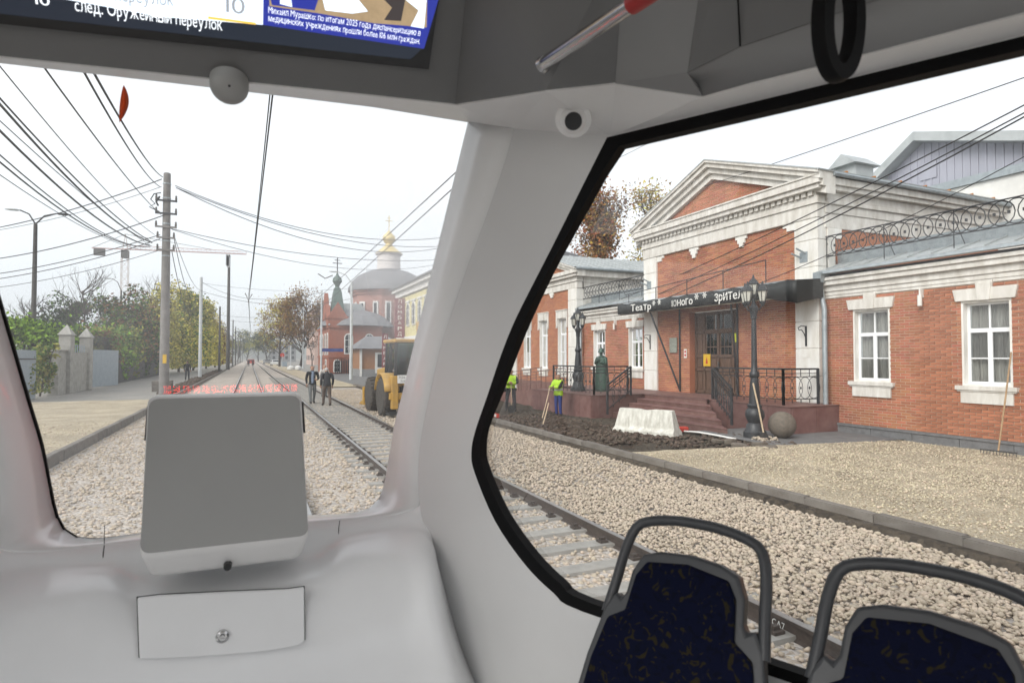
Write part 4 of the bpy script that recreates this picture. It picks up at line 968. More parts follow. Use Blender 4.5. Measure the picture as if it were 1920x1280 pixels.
rf = tp(MB().add([V((LX-.42, LA-.42, 6.64)), V((LX-.42, yc, za+.02)), V((LX-.42, LB+.42, 6.64)), V((32, LA-.42, 6.64)), V((32, yc, za+.02)), V((32, LB+.42, 6.64))], [(0,1,4,3), (1,2,5,4)]), 'roof', 'roof_metal', solid=.03)
mb = MB(); x = LX
while x < 32: mb.bar((x, LA-.4, 6.67), (x, yc, za+.04), .03, .06); x += .65
tp(mb, 'standing_seams', 'roof_metal', rf)
# right pavilion: only the corner of its eave comes into the photograph
RA, RB = -2.0, 6.88
tp(MB().box(LX, 30, RA, RB, -.3, 5.6), 'wall', 'brick_far')
cornice(theatre, LX, RA, RB, [(5.6, 5.95, .04), (5.95, 6.2, .10), (6.2, 6.35, .25), (6.35, 6.55, .34)], 'entablature')
tp(MB().prism([V((LX-.45, RA-.3, 6.55)), V((LX-.45, RB+.45, 6.55)), V((LX-.45, (RA+RB)/2, 8.1))], V((15, 0, 0))), 'roof', 'roof_metal')
tp(MB().box(LX-.4, 30, RB, RB+.36, 6.35, 6.549).box(LX-.05, 30, RB, RB+.2, 5.9, 6.349), 'side_cornice', 'plaster')
# ---------- downpipes
def downpipe(x, y, z0, z1, label):
    t = thing('downpipe', label, 'downpipe', (x, y, z0))
    MB().tube([(0, 0, .06), (0, 0, z1-z0-1.1), (0, .12, z1-z0-.55), (0, .14, z1-z0-.3)], .075, 10).tube([(0, 0, .06), (-.1, 0, -.06)], .077, 10).build('pipe', 'zinc', t, smooth=True)
    MB().prism([V((-.14, .0, z1-z0-.3)), V((.14, .0, z1-z0-.3)), V((.2, -.06, z1-z0)), V((-.2, -.06, z1-z0))], V((0, .28, 0))).build('hopper', 'zinc', t)
    for k in (.3, .62): MB().lathe([(.08, (z1-z0)*k), (.08, (z1-z0)*k+.05)], (0, 0, 0), 12).build('collar', 'zinc', t)
downpipe(15.74, 12.76, .15, 4.5, 'grey metal downpipe right of the portico beside the brick wing')
downpipe(15.78, 27.30, .6, 4.5, 'grey metal downpipe in the far corner behind the second lamp post')
# ---------- terrace, steps, ramp
ZT = .56
ter = thing('terrace', 'dark red granite terrace with broad steps before the theatre doors', 'terrace', (14, 17.3, -.3)); TEI = Matrix.Translation(-V((14, 17.3, -.3)))
def tep(mb, name, material, par=None, **kw):
    o = mb.build(name, material, None, **kw); o.parent = par or ter
    if o.parent is ter: o.matrix_parent_inverse = TEI
    return o
tep(MB().prism([V((14.12, 12.55, -.4)), V((16.0, 12.55, -.4)), V((16.0, 26.5, -.4)), V((14.12, 26.5, -.4))], V((0, 0, ZT-.03+.4))), 'platform', 'red_granite')
tep(MB().box(11.55, 14.12, 19.2, 24.2, -.4, ZT-.03), 'platform', 'red_granite')
tep(MB().box(14.06, 16.0, 12.5, 26.5, ZT-.028, ZT), 'paving', 'red_granite'); tep(MB().box(11.5, 14.058, 19.15, 24.25, ZT-.028, ZT), 'paving', 'red_granite')
for k in range(5):
    z0, z1 = -.22+k*.156-.2, -.22+(k+1)*.156; x = 12.42+k*.36; yr = 13.25+k*.62
    tep(MB().prism([V((x, 19.14, z0)), V((x, yr, z0)), V((14.12-.004*k, 15.9, z0)), V((14.12-.004*k, 19.14, z0))], V((0, 0, z1-z0-.035))), 'step', 'red_granite')
    tep(MB().prism([V((x-.025, 19.145, z1-.034)), V((x-.025, yr-.025, z1-.034)), V((14.13, 15.9, z1-.034)), V((14.13, 19.145, z1-.034))], V((0, 0, .034))), 'tread', 'red_granite', bevel=.006)
yy = 12.56
for k in range(4):  # facing slabs of the terrace front
    tep(MB().box(14.09, 14.12, yy+.005, yy+.82-.005, -.38, ZT-.04), 'facing_slab', 'red_granite', bevel=.004); yy += .82
for k in range(6): tep(MB().box(11.52, 11.55, 19.2+k*.83+.005, 19.2+(k+1)*.83-.005, -.38, ZT-.04), 'facing_slab', 'red_granite', bevel=.004)
for k in range(3): tep(MB().box(11.56+k*.3, 11.56+k*.3+.29, 19.17, 19.2, -.38, ZT-.04), 'facing_slab', 'red_granite', bevel=.004)
for k in range(2): tep(MB().box(14.13+k*.94, 15.06+k*.94, 12.52, 12.55, -.38, ZT-.04), 'facing_slab', 'red_granite', bevel=.004)
rp_ = tep(MB().prism([V((12.0, 24.2, -.4)), V((12.0, 24.2, ZT-.02)), V((12.0, 33.5, -.2)), V((12.0, 33.5, -.4))], V((1.5, 0, 0))), 'ramp', 'red_granite')
mb = MB()
for x in (12.05, 13.4):
    for dz in (.95, .65, .35): mb.tube([(x, 24.3, ZT+dz), (x, 33.4, -.2+dz)], .02, 6)
    for k in range(9): y = 24.4+k*1.1; zb_ = ZT-(y-24.2)/9.3*(ZT+.2); mb.tube([(x, y, zb_), (x, y, zb_+.95)], .02, 6)
mat('ramp_rail', (.22, .12, .10), .4, .2, metal=.5); tep(mb, 'ramp_railing', 'ramp_rail', rp_, smooth=True)
# railings with oval fillings
def railing(label, pts, zs, handrail='iron'):
    t = thing('railing', label, 'railing', tuple(pts[0])[:2]+(zs[0],)); I = Matrix.Translation(-V(tuple(pts[0])[:2]+(zs[0],)))
    def q(mb, name, m=None, **kw):
        o = mb.build(name, m or 'iron', None, **kw); o.parent = t; o.matrix_parent_inverse = I
    for a, b, za_, zb_ in zip(pts, pts[1:], zs, zs[1:]):
        A_, B_ = V((a[0], a[1], za_)), V((b[0], b[1], zb_)); up = V((0, 0, 1))
        q(MB().bar(A_+up*1.05, B_+up*1.05, .06, .05), 'handrail', handrail)
        mb = MB()
        for h in (.92, .82, .16): mb.bar(A_+up*h, B_+up*h, .022)
        q(mb, 'cross_rails')
        mb = MB(); L = (B_-A_).length; n = max(2, int(L/.28))
        for k in range(n+1):
            p = A_.lerp(B_, k/n); mb.bar(p+up*.05, p+up*.16, .018); mb.bar(p+up*.82, p+up*1.03, .016)
        d = B_-A_
        for k in range(n):
            c = A_.lerp(B_, (k+.5)/n); pp = [c+d*(.72/n*math.cos(i*math.pi/8))+up*(.49+.32*math.sin(i*math.pi/8)) for i in range(16)]; mb.tube(pp, .011, 4, closed=True)
            cc = A_.lerp(B_, k/n)+up*.49; mb.lathe([(.004, -.05), (.03, 0), (.004, .05)], cc, 6)
        q(mb, 'ovals')
        for p in (A_, B_): q(MB().bar(p-up*.02, p+up*1.06, .06), 'post')
railing('black iron railing on the right side of the terrace, behind the lamp post', [(14.3, 15.75), (14.3, 13.0), (15.6, 12.9)], [ZT, ZT, ZT])
railing('sloping railing down the right side of the steps', [(14.22, 15.85), (13.05, 13.75)], [ZT, -.02], 'iron')
railing('black iron railing around the statue on the left terrace', [(11.75, 22.6), (11.75, 19.35), (13.2, 19.3)], [ZT, ZT, ZT])
railing('sloping railing down the left side of the steps', [(13.1, 18.95), (11.95, 18.75)], [ZT, -.1], 'iron')
# ================================================================== FORECOURT THINGS AND PEOPLE
mat('cast_iron', (.028, .03, .034), .45, .2, 15, .1, 80)
mat('lantern_glass', (.55, .54, .48), .25, .1, 20)
mat('bronze', (.035, .06, .045), .45, .3, 12, .15, 40, metal=.5, col2=(.06, .11, .085))
mat('rough_granite', (.17, .14, .11), .9, .3, 14, .4, 60, col2=(.10, .085, .07))
mat('barrier_plastic', (.68, .67, .61), .6, .15, 5, .1, 30, col2=(.34, .32, .27), stretch=(1.6, 1.6, .5))
mat('wood_handle', (.40, .26, .14), .7, .2, 10, .1, 60)
mat('wood_pale', (.55, .42, .28), .7, .2, 10)
mat('spade_steel', (.10, .10, .10), .5, .3, 20, metal=.6)
mat('white_pipe', (.78, .77, .74), .5, .05)
mat('red_paint', (.55, .05, .03), .5, .1)
mat('skin', (.40, .23, .16), .55, .1)
mat('hivis', (.42, .66, .03), .7, .15, 6, .3, 25)
mat('reflective', (.55, .56, .55), .4, .05)
mat('black_cloth', (.018, .018, .02), .9, .2)
mat('dark_cloth', (.05, .05, .055), .9, .2)
mat('grey_cloth', (.17, .18, .18), .9, .2)
mat('brown_cloth', (.13, .10, .085), .9, .2)
mat('blue_cloth', (.035, .055, .22), .85, .2)
mat('shirt_blue', (.20, .25, .34), .85, .1)
mat('pale_cloth', (.5, .47, .44), .85, .1)
mat('hair_dark', (.015, .012, .01), .6, .1)
mat('hair_grey', (.45, .43, .42), .7, .1)
mat('boot', (.03, .025, .022), .7, .2)
def lamp_post(label, loc, lanterns=3, H=4.0):
    t = thing('lamp_post', label, 'lamp post', loc)
    MB().lathe([(.30, 0), (.30, .16), (.24, .22), (.22, .34), (.17, .40), (.20, .46), (.25, .58), (.24, .72), (.17, .80), (.19, .84), (.19, .88), (.15, .92), (.13, 1.30), (.10, 1.62), (.13, 1.66), (.13, 1.74), (.09, 1.80), (.075, 2.0), (.066, 3.0), (.058, H-.85), (.085, H-.82), (.085, H-.70), (.11, H-.62), (.12, H-.52), (.05, H-.42), (.035, H-.2)], (0, 0, 0), 18).build('column', 'cast_iron', t, smooth=True)
    pos = [(0, 0, H-.18)]+[(.26*math.cos(a), .26*math.sin(a), H-.38) for a in (math.radians(100), math.radians(285), math.radians(190))][:lanterns]
    if lanterns < 3: pos = pos[1:]+[pos[0]]
    for i, p in enumerate(pos):
        if i or lanterns < 3: MB().tube([(0, 0, H-.5), (p[0]*.6, p[1]*.6, H-.6), (p[0], p[1], p[2]-.06)], .018, 6).build('arm', 'cast_iron', t, smooth=True)
        h = MB().lathe([(.045, -.04), (.06, 0), (.075, .02), (.12, .26), (.13, .27), (.13, .285)], p, 6).build('lantern', 'lantern_glass', t)
        b = MB().lathe([(.15, .285), (.16, .30), (.10, .40), (.04, .46), (.03, .50), (.012, .56)], p, 6)
        for k in range(6):
            a = 2*math.pi*(k+.5)/6; b.bar(V(p)+V((.077*math.cos(a), .077*math.sin(a), .02)), V(p)+V((.124*math.cos(a), .124*math.sin(a), .28)), .014)
        b.lathe([(.02, -.12), (.07, -.04), (.08, .0), (.08, .02)], p, 6)
        b.build('lantern_cap', 'cast_iron', h)
    return t
lamp_post('black cast iron lamp post with three lanterns before the right terrace', (12.6, 12.42, -.22), 3, 4.05)
lamp_post('black lamp post on the left terrace beside the statue', (12.56, 21.95, ZT), 2, 3.1)
# stone ball
mb = MB(); rows = []
for i in range(17):
    a = -math.pi/2+.05+(math.pi-.1)*i/16; rows.append([V((math.cos(a)*math.cos(2*math.pi*j/28), math.cos(a)*math.sin(2*math.pi*j/28), math.sin(a)))*(.36*(1+.012*N3.noise(V((i*.4, j*.4, 0))))) for j in range(28)])
mb.loft(rows, close=True); o = mb.build('stone_ball', 'rough_granite', smooth=True); o.location = (13.25, 12.1, .13); tag(o, 'rough grey-brown stone ball at the corner of the red terrace', 'ball')
# plastic road barrier
a, b = V((10.10, 15.35, -.26)), V((11.0, 13.62, -.26)); mid = (a+b)/2; ang = math.atan2(b.y-a.y, b.x-a.x)
t = thing('road_barrier', 'scuffed white plastic road barrier in front of the steps', 'barrier', mid, ang); L = 1.95
sec = lambda k: [V((k, -.30, 0)), V((k, .30, 0)), V((k, .30, .12)), V((k, .20, .20)), V((k, .11, .72)), V((k, -.11, .72)), V((k, -.20, .20)), V((k, -.30, .12))]
rows = [[V((p.x*(1-.16*(p.z/.72)), p.y, p.z)) for p in sec(k)] for k in (-L/2, -.55, -.42, -.30, 0, .30, .42, .55, L/2)]
for k in (2, 4, 6):
    for p in rows[k]:
        if p.z > .15: p.y *= .78
for p in rows[4]:
    if p.z > .5: p.z -= .035
m = MB(); m.loft(rows, close=True); m.f.append(tuple(range(8))); m.f.append(tuple(8*8+i for i in reversed(range(8)))); m.build('shell', 'barrier_plastic', t, bevel=.02, seg=2)
# tools and litter
def tool(name, label, cat, p0, p1, head, r=.019, hm='wood_handle'):
    p0, p1 = V(p0), V(p1); t = thing(name, label, cat, tuple(p1)); I = Matrix.Translation(-p1)
    o = MB().tube([p0, p0.lerp(p1, .5)+V((.01, 0, 0)), p1], r, 8).build('shaft', hm, None, smooth=True); o.parent = t; o.matrix_parent_inverse = I
    d = (p1-p0).normalized(); s = d.cross(V((0, 0, 1))).normalized()
    if head == 'shovel':
        m = MB().prism([p1-s*.03, p1+s*.03, p1+s*.13+d*.06, p1+s*.13+d*.26, p1+d*.36, p1-s*.13+d*.26, p1-s*.13+d*.06], d.cross(s)*.012)
    elif head == 'rake':
        m = MB().bar(p1-s*.34, p1+s*.34, .03, .03)
        for k in range(12): q = p1+s*(-.33+k*.06); m.bar(q, q+V((-.02, 0, -.08)), .01)
    else:
        m = MB().prism([p1-s*.11, p1+s*.11, p1+s*.11+d*.2, p1-s*.11+d*.2], d.cross(s)*.02)
    o = m.build('blade' if head != 'rake' else 'rake_head', 'spade_steel', None); o.parent = t; o.matrix_parent_inverse = I
    return t
tool('shovel', 'shovel with a pale shaft leaning on the black lamp post', 'shovel', oX(1412, 718, 12.45), (12.42, 11.95, -.02), 'shovel', .022, 'wood_pale')
p = oZ(1872, 855, -.225); tool('rake', 'long handled rake propped against the brick wing', 'rake', oX(1896, 660, 15.92), tuple(p+V((0, 0, .11))), 'rake', .018)
o = MB().tube([oZ(1282, 808, -.22), oZ(1310, 810, -.20), oZ(1345, 816, -.2), oZ(1380, 823, -.22)], .025, 8).build('white_pipe', 'white_pipe', smooth=True); tag(o, 'thin white pipe lying on the earth beside the barrier', 'pipe')
o = MB().prism([V((-.22,-.1,0)), V((.2,-.12,0)), V((.24,.08,0)), V((.02,.14,0)), V((-.2,.1,0))], V((0, 0, .16))).build('red_lump', 'red_paint', bevel=.04); o.location = oZ(1277, 810, -.26); o.name = 'plastic_cap'; tag(o, 'red plastic piece at the right foot of the barrier', 'cap')
o = MB().box(-.03, .03, -.25, .25, 0, .14).build('warning_board', 'red_paint', bevel=.01); o.location = oZ(930, 782, -.16); tag(o, 'small red and white warning board lying by the kerb', 'board'); MB().box(-.035, -.031, -.1, .1, .02, .12).build('stripe', 'white_pipe', o)
random.seed(11)
for k, (x, y) in enumerate(((1385,842), (1408,846), (1440,848), (1425,838), (1370,832), (1345,830))):
    p = oZ(x, y, -.24); m = MB(); n = 7; r = random.uniform(.16, .3)
    m.prism([V((r*random.uniform(.7, 1.1)*math.cos(6.283*i/n), .8*r*random.uniform(.7, 1.1)*math.sin(6.283*i/n), 0)) for i in range(n)], V((random.uniform(-.02, .02), 0, random.uniform(.08, .14))))
    o = m.build('stone_slab', 'rough_granite', bevel=.02); o.location = p; o.rotation_euler = (random.uniform(-.15, .15), random.uniform(-.15, .15), 0); tag(o, 'flat broken slab heaped at the foot of the black lamp post', 'slab', 'broken slabs at the lamp post foot')
stones('sand_pile', [(12.2, 12.75, 11.75, 12.2, lambda x, y: -.2, .05, 160, .03, .09)], 'stone')['label'] = 'little heap of pale rubble around the lamp post base'
# --- figures
def figure(name, label, loc, rz, h, J, cols, extras=(), group=None, statue=None):
    """J: joint -> (pos, radius); bones carry a material key. One continuous skin."""
    k = h/1.75; names = list(J); idx = {n: i for i, n in enumerate(names)}
    bones = [('pelvis','chest','top'), ('chest','neck','top'), ('neck','head0','skin'), ('head0','head1','skin')]
    for s in 'LR':
        bones += [('chest','sh'+s,'top'), ('sh'+s,'el'+s,'top'), ('el'+s,'wr'+s,'top'), ('wr'+s,'ha'+s,'skin'), ('pelvis','hi'+s,'leg'), ('hi'+s,'kn'+s,'leg'), ('kn'+s,'an'+s,'leg'), ('an'+s,'to'+s,'boot')]
    me = bpy.data.meshes.new(name); me.from_pydata([V(J[n][0])*k for n in names], [(idx[a], idx[b]) for a, b, _ in bones], [])
    o = bpy.data.objects.new(name, me); C.objects.link(o)
    sk = o.modifiers.new('skin', 'SKIN'); sk.use_smooth_shade = True; sk.branch_smoothing = .3
    for n in names:
        r = J[n][1]; r = r if isinstance(r, tuple) else (r, r); v = me.skin_vertices[0].data[idx[n]]; v.radius = (r[0]*k, r[1]*k); v.use_root = (n == 'pelvis')
    ss = o.modifiers.new('sub', 'SUBSURF'); ss.levels = 2; ss.render_levels = 2
    bpy.context.view_layer.update()
    em = bpy.data.meshes.new_from_object(o.evaluated_get(bpy.context.evaluated_depsgraph_get())); bpy.data.objects.remove(o)
    # fingers, nose and brow grow out of the same mesh
    bm = bmesh.new(); bm.from_mesh(em); add = MB()
    for s in 'LR':
        w, hd = V(J['wr'+s][0])*k, V(J['ha'+s][0])*k; d = (hd-w).normalized(); sd_ = d.orthogonal().normalized(); nn = d.cross(sd_)
        for i, (u, l) in enumerate(((-.033, .062), (-.011, .078), (.011, .082), (.033, .072))):
            b0 = hd+sd_*u*k; add.tube([b0-d*.01, b0+d*l*.5*k+nn*.012*k, b0+d*l*.8*k+nn*.034*k], [.010*k, .009*k, .007*k], 5)
        b0 = w.lerp(hd, .45)-sd_*.035*k; add.tube([b0, b0+d*.03*k-sd_*.025*k+nn*.01, b0+d*.06*k-sd_*.02*k+nn*.025], [.012*k, .010*k, .008*k], 5)
    h0, h1 = V(J['head0'][0])*k, V(J['head1'][0])*k; hc_ = h0.lerp(h1, .55); hr = J['head0'][1]; hr = (hr[0] if isinstance(hr, tuple) else hr)*k
    add.tube([hc_+V((0, -hr*.95, .02)), hc_+V((0, -hr*1.25, -.01)), hc_+V((0, -hr*.95, -.035))], [.010, .014, .012], 5)
    for sx_ in (-1, 1): add.lathe([(.004, -.03), (.02, 0), (.004, .03)], hc_+V((sx_*hr*1.0, .01, 0)), 6)
    fm = add.mesh('x', True); nb = len(bm.faces); bm.from_mesh(fm)
    em2 = bpy.data.meshes.new(name); bm.to_mesh(em2); bm.free()
    keys = ['top', 'skin', 'leg', 'boot']; 
    for q in keys: em2.materials.append(M[statue or cols[q]])
    seg = [(V(J[a][0])*k, V(J[b][0])*k, q) for a, b, q in bones]
    own = []
    for f in em2.polygons:
        f.use_smooth = True
        if f.index >= nb: q = 'skin'
        else:
            c = f.center; best = 9; q = 'top'
            for a, b, kk in seg:
                ab = b-a; t_ = max(0, min(1, (c-a).dot(ab)/max(1e-9, ab.length_squared))); dd = (c-a-ab*t_).length
                if dd < best: best, q = dd, kk
            if q == 'leg' and c.z > .86*k: q = 'top'
        f.material_index = keys.index(q); own.append(q)
    b = bpy.data.objects.new(name, em2); link(b, None); b.location = loc; b.rotation_euler = (0, 0, rz)
    tag(b, label, 'statue' if statue else 'person', group)
    def shell(nm, test, off, material):
        mb = MB(); used = {}
        for f in em2.polygons:
            if test(f, own[f.index]):
                ids = []
                for vi in f.vertices:
                    if vi not in used:
                        v = em2.vertices[vi]; used[vi] = len(mb.v); mb.v.append(tuple(v.co+v.normal*off))
                    ids.append(used[vi])
                mb.f.append(tuple(ids))
        if mb.v: mb.build(nm, material, b, smooth=True, solid=.006)
    hz = hc_.z
    if not statue:
        shell('hair', lambda f, q: q == 'skin' and f.index < nb and f.center.z > hz-.06*k and (f.center.z > hz+.055*k or f.center.y > hc_.y-.015*k), .010, cols['hair'])
        for (nm, zl, zh, off, m_, arm) in extras:
            shell(nm, lambda f, q: q == 'top' and zl*k < f.center.z < zh*k and abs(f.center.x) < arm*k and f.index < nb, off, m_)
    return b
def pose(**kw):
    J = {'pelvis': ((0, 0, .96), (.165, .125)), 'chest': ((0, .0, 1.28), (.185, .13)), 'neck': ((0, -.01, 1.50), .062), 'head0': ((0, -.02, 1.60), (.085, .10)), 'head1': ((0, -.015, 1.69), (.08, .095))}
    for s, x in (('L', -1), ('R', 1)):
        J.update({'sh'+s: ((x*.19, 0, 1.42), .078), 'el'+s: ((x*.25, .03, 1.14), .06), 'wr'+s: ((x*.25, -.06, .90), .042), 'ha'+s: ((x*.245, -.08, .82), (.042, .024)), 'hi'+s: ((x*.10, 0, .90), .105), 'kn'+s: ((x*.11, -.02, .50), .072), 'an'+s: ((x*.11, .02, .10), .055), 'to'+s: ((x*.13, -.14, .045), (.05, .04))})
    for k_, v in kw.items(): J[k_] = (v, J[k_][1])
    return J
lean = dict(elL=(-.27,-.10,1.17), wrL=(-.06,-.27,1.20), haL=(-.01,-.29,1.20), elR=(.27,-.10,1.17), wrR=(.06,-.27,1.15), haR=(.01,-.29,1.15), kn_=None); lean.pop('kn_')
c1 = dict(top='black_cloth', skin='skin', leg='dark_cloth', boot='boot', hair='hair_dark')
p = oZ(958, 772, -.28)
figure('person', 'worker in a green vest resting both hands on a shovel, near the pillar', p, math.radians(-25), 1.78, pose(hiL=(-.12,0,.9), anL=(-.19,.02,.1), toL=(-.22,-.13,.045), knL=(-.16,-.02,.5), anR=(.17,.02,.1), toR=(.2,-.13,.045), knR=(.14,-.02,.5), **lean), c1, [('vest', .96, 1.47, .02, 'hivis', .205)])
u = (p-V((0, 0, 0))).normalized(); q = p+V((-.10, -.24, 0)); tool('shovel', 'shovel held upright by the worker near the pillar', 'shovel', tuple(q+V((0, 0, 1.24))), tuple(q+V((0, -.02, .30))), 'shovel', .018, 'wood_pale')
p = oZ(1047, 781, -.30); c2 = dict(c1, leg='blue_cloth')
figure('person', 'worker in a bright yellow-green vest and blue trousers leaning on a spade', p, math.radians(-70), 1.66, pose(elL=(-.24,-.16,1.18), wrL=(-.10,-.36,1.15), haL=(-.07,-.42,1.15), elR=(.24,-.15,1.20), wrR=(.08,-.36,1.19), haR=(.05,-.43,1.19)), c2, [('vest', .80, 1.47, .028, 'hivis', .22), ('reflective_band', 1.06, 1.13, .032, 'reflective', .22)])
hd = p+V((-.42, -.10, 1.10)); tool('spade', 'slanting spade in the hands of the worker in blue trousers', 'spade', tuple(hd), tuple(oZ(1016, 786, -.2)), 'spade', .018, 'wood_pale')
o_ = oZ(1018, 795, -.1); tool('shovel', 'shovel stuck in the heap of earth behind the kerb', 'shovel', tuple(o_+V((.35, .3, .62))), tuple(o_+V((0, 0, .0))), 'shovel', .018, 'wood_pale')
p = oZ(585, 757, -.13)
figure('person', 'man in a black jacket over a blue shirt walking along the rails', p, math.radians(8), 1.76, pose(anL=(-.10,-.16,.10), toL=(-.11,-.32,.05), knL=(-.11,-.12,.5), anR=(.10,.18,.12), toR=(.11,.04,.05), knR=(.11,.02,.5), elR=(.28,-.02,1.14), wrR=(.14,-.20,1.08), haR=(.08,-.25,1.08)), dict(top='black_cloth', skin='skin', leg='grey_cloth', boot='boot', hair='hair_dark'), [('shirt', .92, 1.45, .012, 'shirt_blue', .055)])
p = oZ(613, 761, -.13)
figure('person', 'man in a dark grey jacket seen from behind, head turned to his companion', p, math.radians(188), 1.74, pose(chest=(0,-.05,1.26), neck=(0,-.10,1.47), head0=(0,-.15,1.55), head1=(0,-.17,1.64), shL=(-.2,-.06,1.40), shR=(.2,-.06,1.40), anL=(-.10,.16,.10), toL=(-.11,.02,.05), knL=(-.11,0,.5), anR=(.12,-.14,.10), toR=(.13,-.30,.05), knR=(.12,-.10,.5)), dict(top='dark_cloth', skin='skin', leg='brown_cloth', boot='boot', hair='hair_grey'))
p = oZ(608, 745, -.13)
figure('person', 'man in pale clothes half hidden between the two walking men', p, math.radians(20), 1.74, pose(), dict(top='pale_cloth', skin='skin', leg='grey_cloth', boot='boot', hair='hair_grey'))
p = oY(351, 706, 60); figure('person', 'pedestrian in a black jacket on the left pavement beyond the pole', (p.x, 60, -.06), math.radians(170), 1.75, pose(anL=(-.1,-.14,.1), toL=(-.11,-.3,.05), anR=(.1,.14,.1), toR=(.11,0,.05)), dict(top='black_cloth', skin='skin', leg='dark_cloth', boot='boot', hair='hair_dark'))
for x, Y, lab in ((466, 150, 'distant figure between the rails, left of the other'), (474, 158, 'distant figure between the rails, right of the other')):
    figure('person', lab, (oY(x, 690, Y).x, Y, -.12), 0, 1.75, pose(), dict(top='dark_cloth', skin='skin', leg='dark_cloth', boot='boot', hair='hair_dark'))
# bronze figure on the terrace: cloaked actor, hands at the chest
st = figure('statue', 'green bronze statue of a robed figure on the left terrace', (13.35, 21.4, ZT), math.radians(-60), 1.72, pose(elL=(-.26,-.06,1.14), wrL=(-.10,-.22,1.26), haL=(-.03,-.24,1.33), elR=(.26,-.06,1.14), wrR=(.10,-.22,1.20), haR=(.04,-.25,1.22)), {}, statue='bronze')
MB().lathe([(.34, .06), (.33, .3), (.29, .7), (.27, 1.0), (.26, 1.2), (.24, 1.38), (.10, 1.47)], (0, .04, 0), 18, sq=.75).build('robe', 'bronze', st, smooth=True)
MB().lathe([(.16, 1.60), (.14, 1.63), (.115, 1.66), (.10, 1.74), (.02, 1.80)], (0, .0, 0), 12).build('hat', 'bronze', st, smooth=True)
MB().box(-.25, .25, -.22, .25, 0, .06).build('base', 'bronze', st)
# ================================================================== BACKHOE
mat('cat_yellow', (.48, .27, .035), .55, .2, 3, .05, 40, col2=(.27, .17, .06))
mat('tyre', (.03, .027, .025), .85, .3, 10, .3, 60, col2=(.08, .068, .055))
mat('rim', (.45, .36, .16), .6, .2, 10)
mat('machine_black', (.02, .02, .02), .6, .3, 10)
mat('plate_white', (.7, .7, .68), .5, .05)
mat('plate_print', (.02, .02, .02), .5, .05)
mat('lamp_red', (.4, .02, .02), .3, .1)
glass('cab_glass', (.12, .20, .19), 0, 3, 1.4)
bh = thing('backhoe_loader', 'muddy yellow backhoe loader parked beside the tracks, seen from behind', 'excavator', (5.38, 21.7, -.14), math.radians(2))
def wheel(x, y, r, w):
    m = MB().lathe([(r*.62, -w/2), (r*.86, -w/2), (r*.97, -w*.36), (r, 0), (r*.97, w*.36), (r*.86, w/2), (r*.62, w/2)], (x, y, r), 28, 'x'); o = m.build('wheel', 'tyre', bh, smooth=True)
    m = MB()
    for i in range(20):
        a = 2*math.pi*i/20
        for s in (-1, 1):
            p0 = V((x, y, r))+V((0, math.cos(a+s*.10)*r*.995, math.sin(a+s*.10)*r*.995)); p1 = V((x+s*w*.46, y, r))+V((0, math.cos(a-.16)*r*.95, math.sin(a-.16)*r*.95)); m.bar(p0, p1, .05, .06, up=(0, math.cos(a), math.sin(a)))
    m.build('lugs', 'tyre', o)
    s = -1 if x < 0 else 1
    MB().lathe([(r*.62, -w*.35), (r*.60, w*.3), (r*.25, w*.12), (r*.16, w*.35), (r*.02, w*.36)], (x, y, r), 24, 'x').build('rim', 'rim', o, smooth=True)
for x, y, r, w in ((-.86, 0, .70, .48), (.86, 0, .70, .48), (-.86, 2.15, .66, .42), (.86, 2.15, .66, .42)): wheel(x, y, r, w)
MB().box(-.42, .42, -.7, 3.2, .55, 1.1).build('chassis', 'machine_black', bh, bevel=.03)
MB().prism([V((-.46, 1.2, 1.1)), V((-.46, 3.3, 1.1)), V((-.46, 3.3, 1.62)), V((-.46, 1.2, 1.78))], V((.92, 0, 0))).build('bonnet', 'cat_yellow', bh, bevel=.06, seg=3)
for s in (-1, 1):
    mb = MB(); o_, i_ = [], []
    for k in range(9):
        a = math.radians(15+150*k/8); o_.append(V((s*.60, math.cos(a)*.84, .70+math.sin(a)*.84))); i_.append(V((s*1.12, math.cos(a)*.84, .70+math.sin(a)*.84)))
    mb.loft([o_, i_]).build('mudguard', 'cat_yellow', bh, solid=.04, smooth=True)
# cab: posts, roof, panes
for x, y in ((-.66, -.42), (.66, -.42), (-.66, .95), (.66, .95), (-.68, .3), (.68, .3)): MB().bar((x, y, 1.15), (x*.93, y, 2.62), .09, .09).build('cab_post', 'machine_black', bh)
MB().box(-.70, .70, -.45, 1.0, 1.05, 1.28).build('cab_sill', 'cat_yellow', bh, bevel=.03)
MB().prism([V((-.74, -.62, 2.62)), V((.74, -.62, 2.62)), V((.74, 1.12, 2.62)), V((-.74, 1.12, 2.62))], V((0, 0, .13))).build('cab_roof', 'cat_yellow', bh, bevel=.05, seg=3)
for pts in ([(-.62,-.43,1.28), (.62,-.43,1.28), (.58,-.43,2.6), (-.58,-.43,2.6)], [(-.67,-.38,1.28), (-.67,.9,1.28), (-.63,.9,2.6), (-.63,-.38,2.6)], [(.67,-.38,1.28), (.67,.9,1.28), (.63,.9,2.6), (.63,-.38,2.6)], [(-.62,.95,1.28), (.62,.95,1.28), (.58,.95,2.6), (-.58,.95,2.6)]):
    MB().add([V(p) for p in pts], [(0,1,2,3)]).build('cab_pane', 'cab_glass', bh)
MB().prism([V((-.25, .1, 1.28)), V((.25, .1, 1.28)), V((.25, .6, 1.28)), V((-.25, .6, 1.28))], V((0, 0, .3))).box(-.25, .25, .5, .62, 1.58, 2.1).build('driver_seat', 'machine_black', bh)
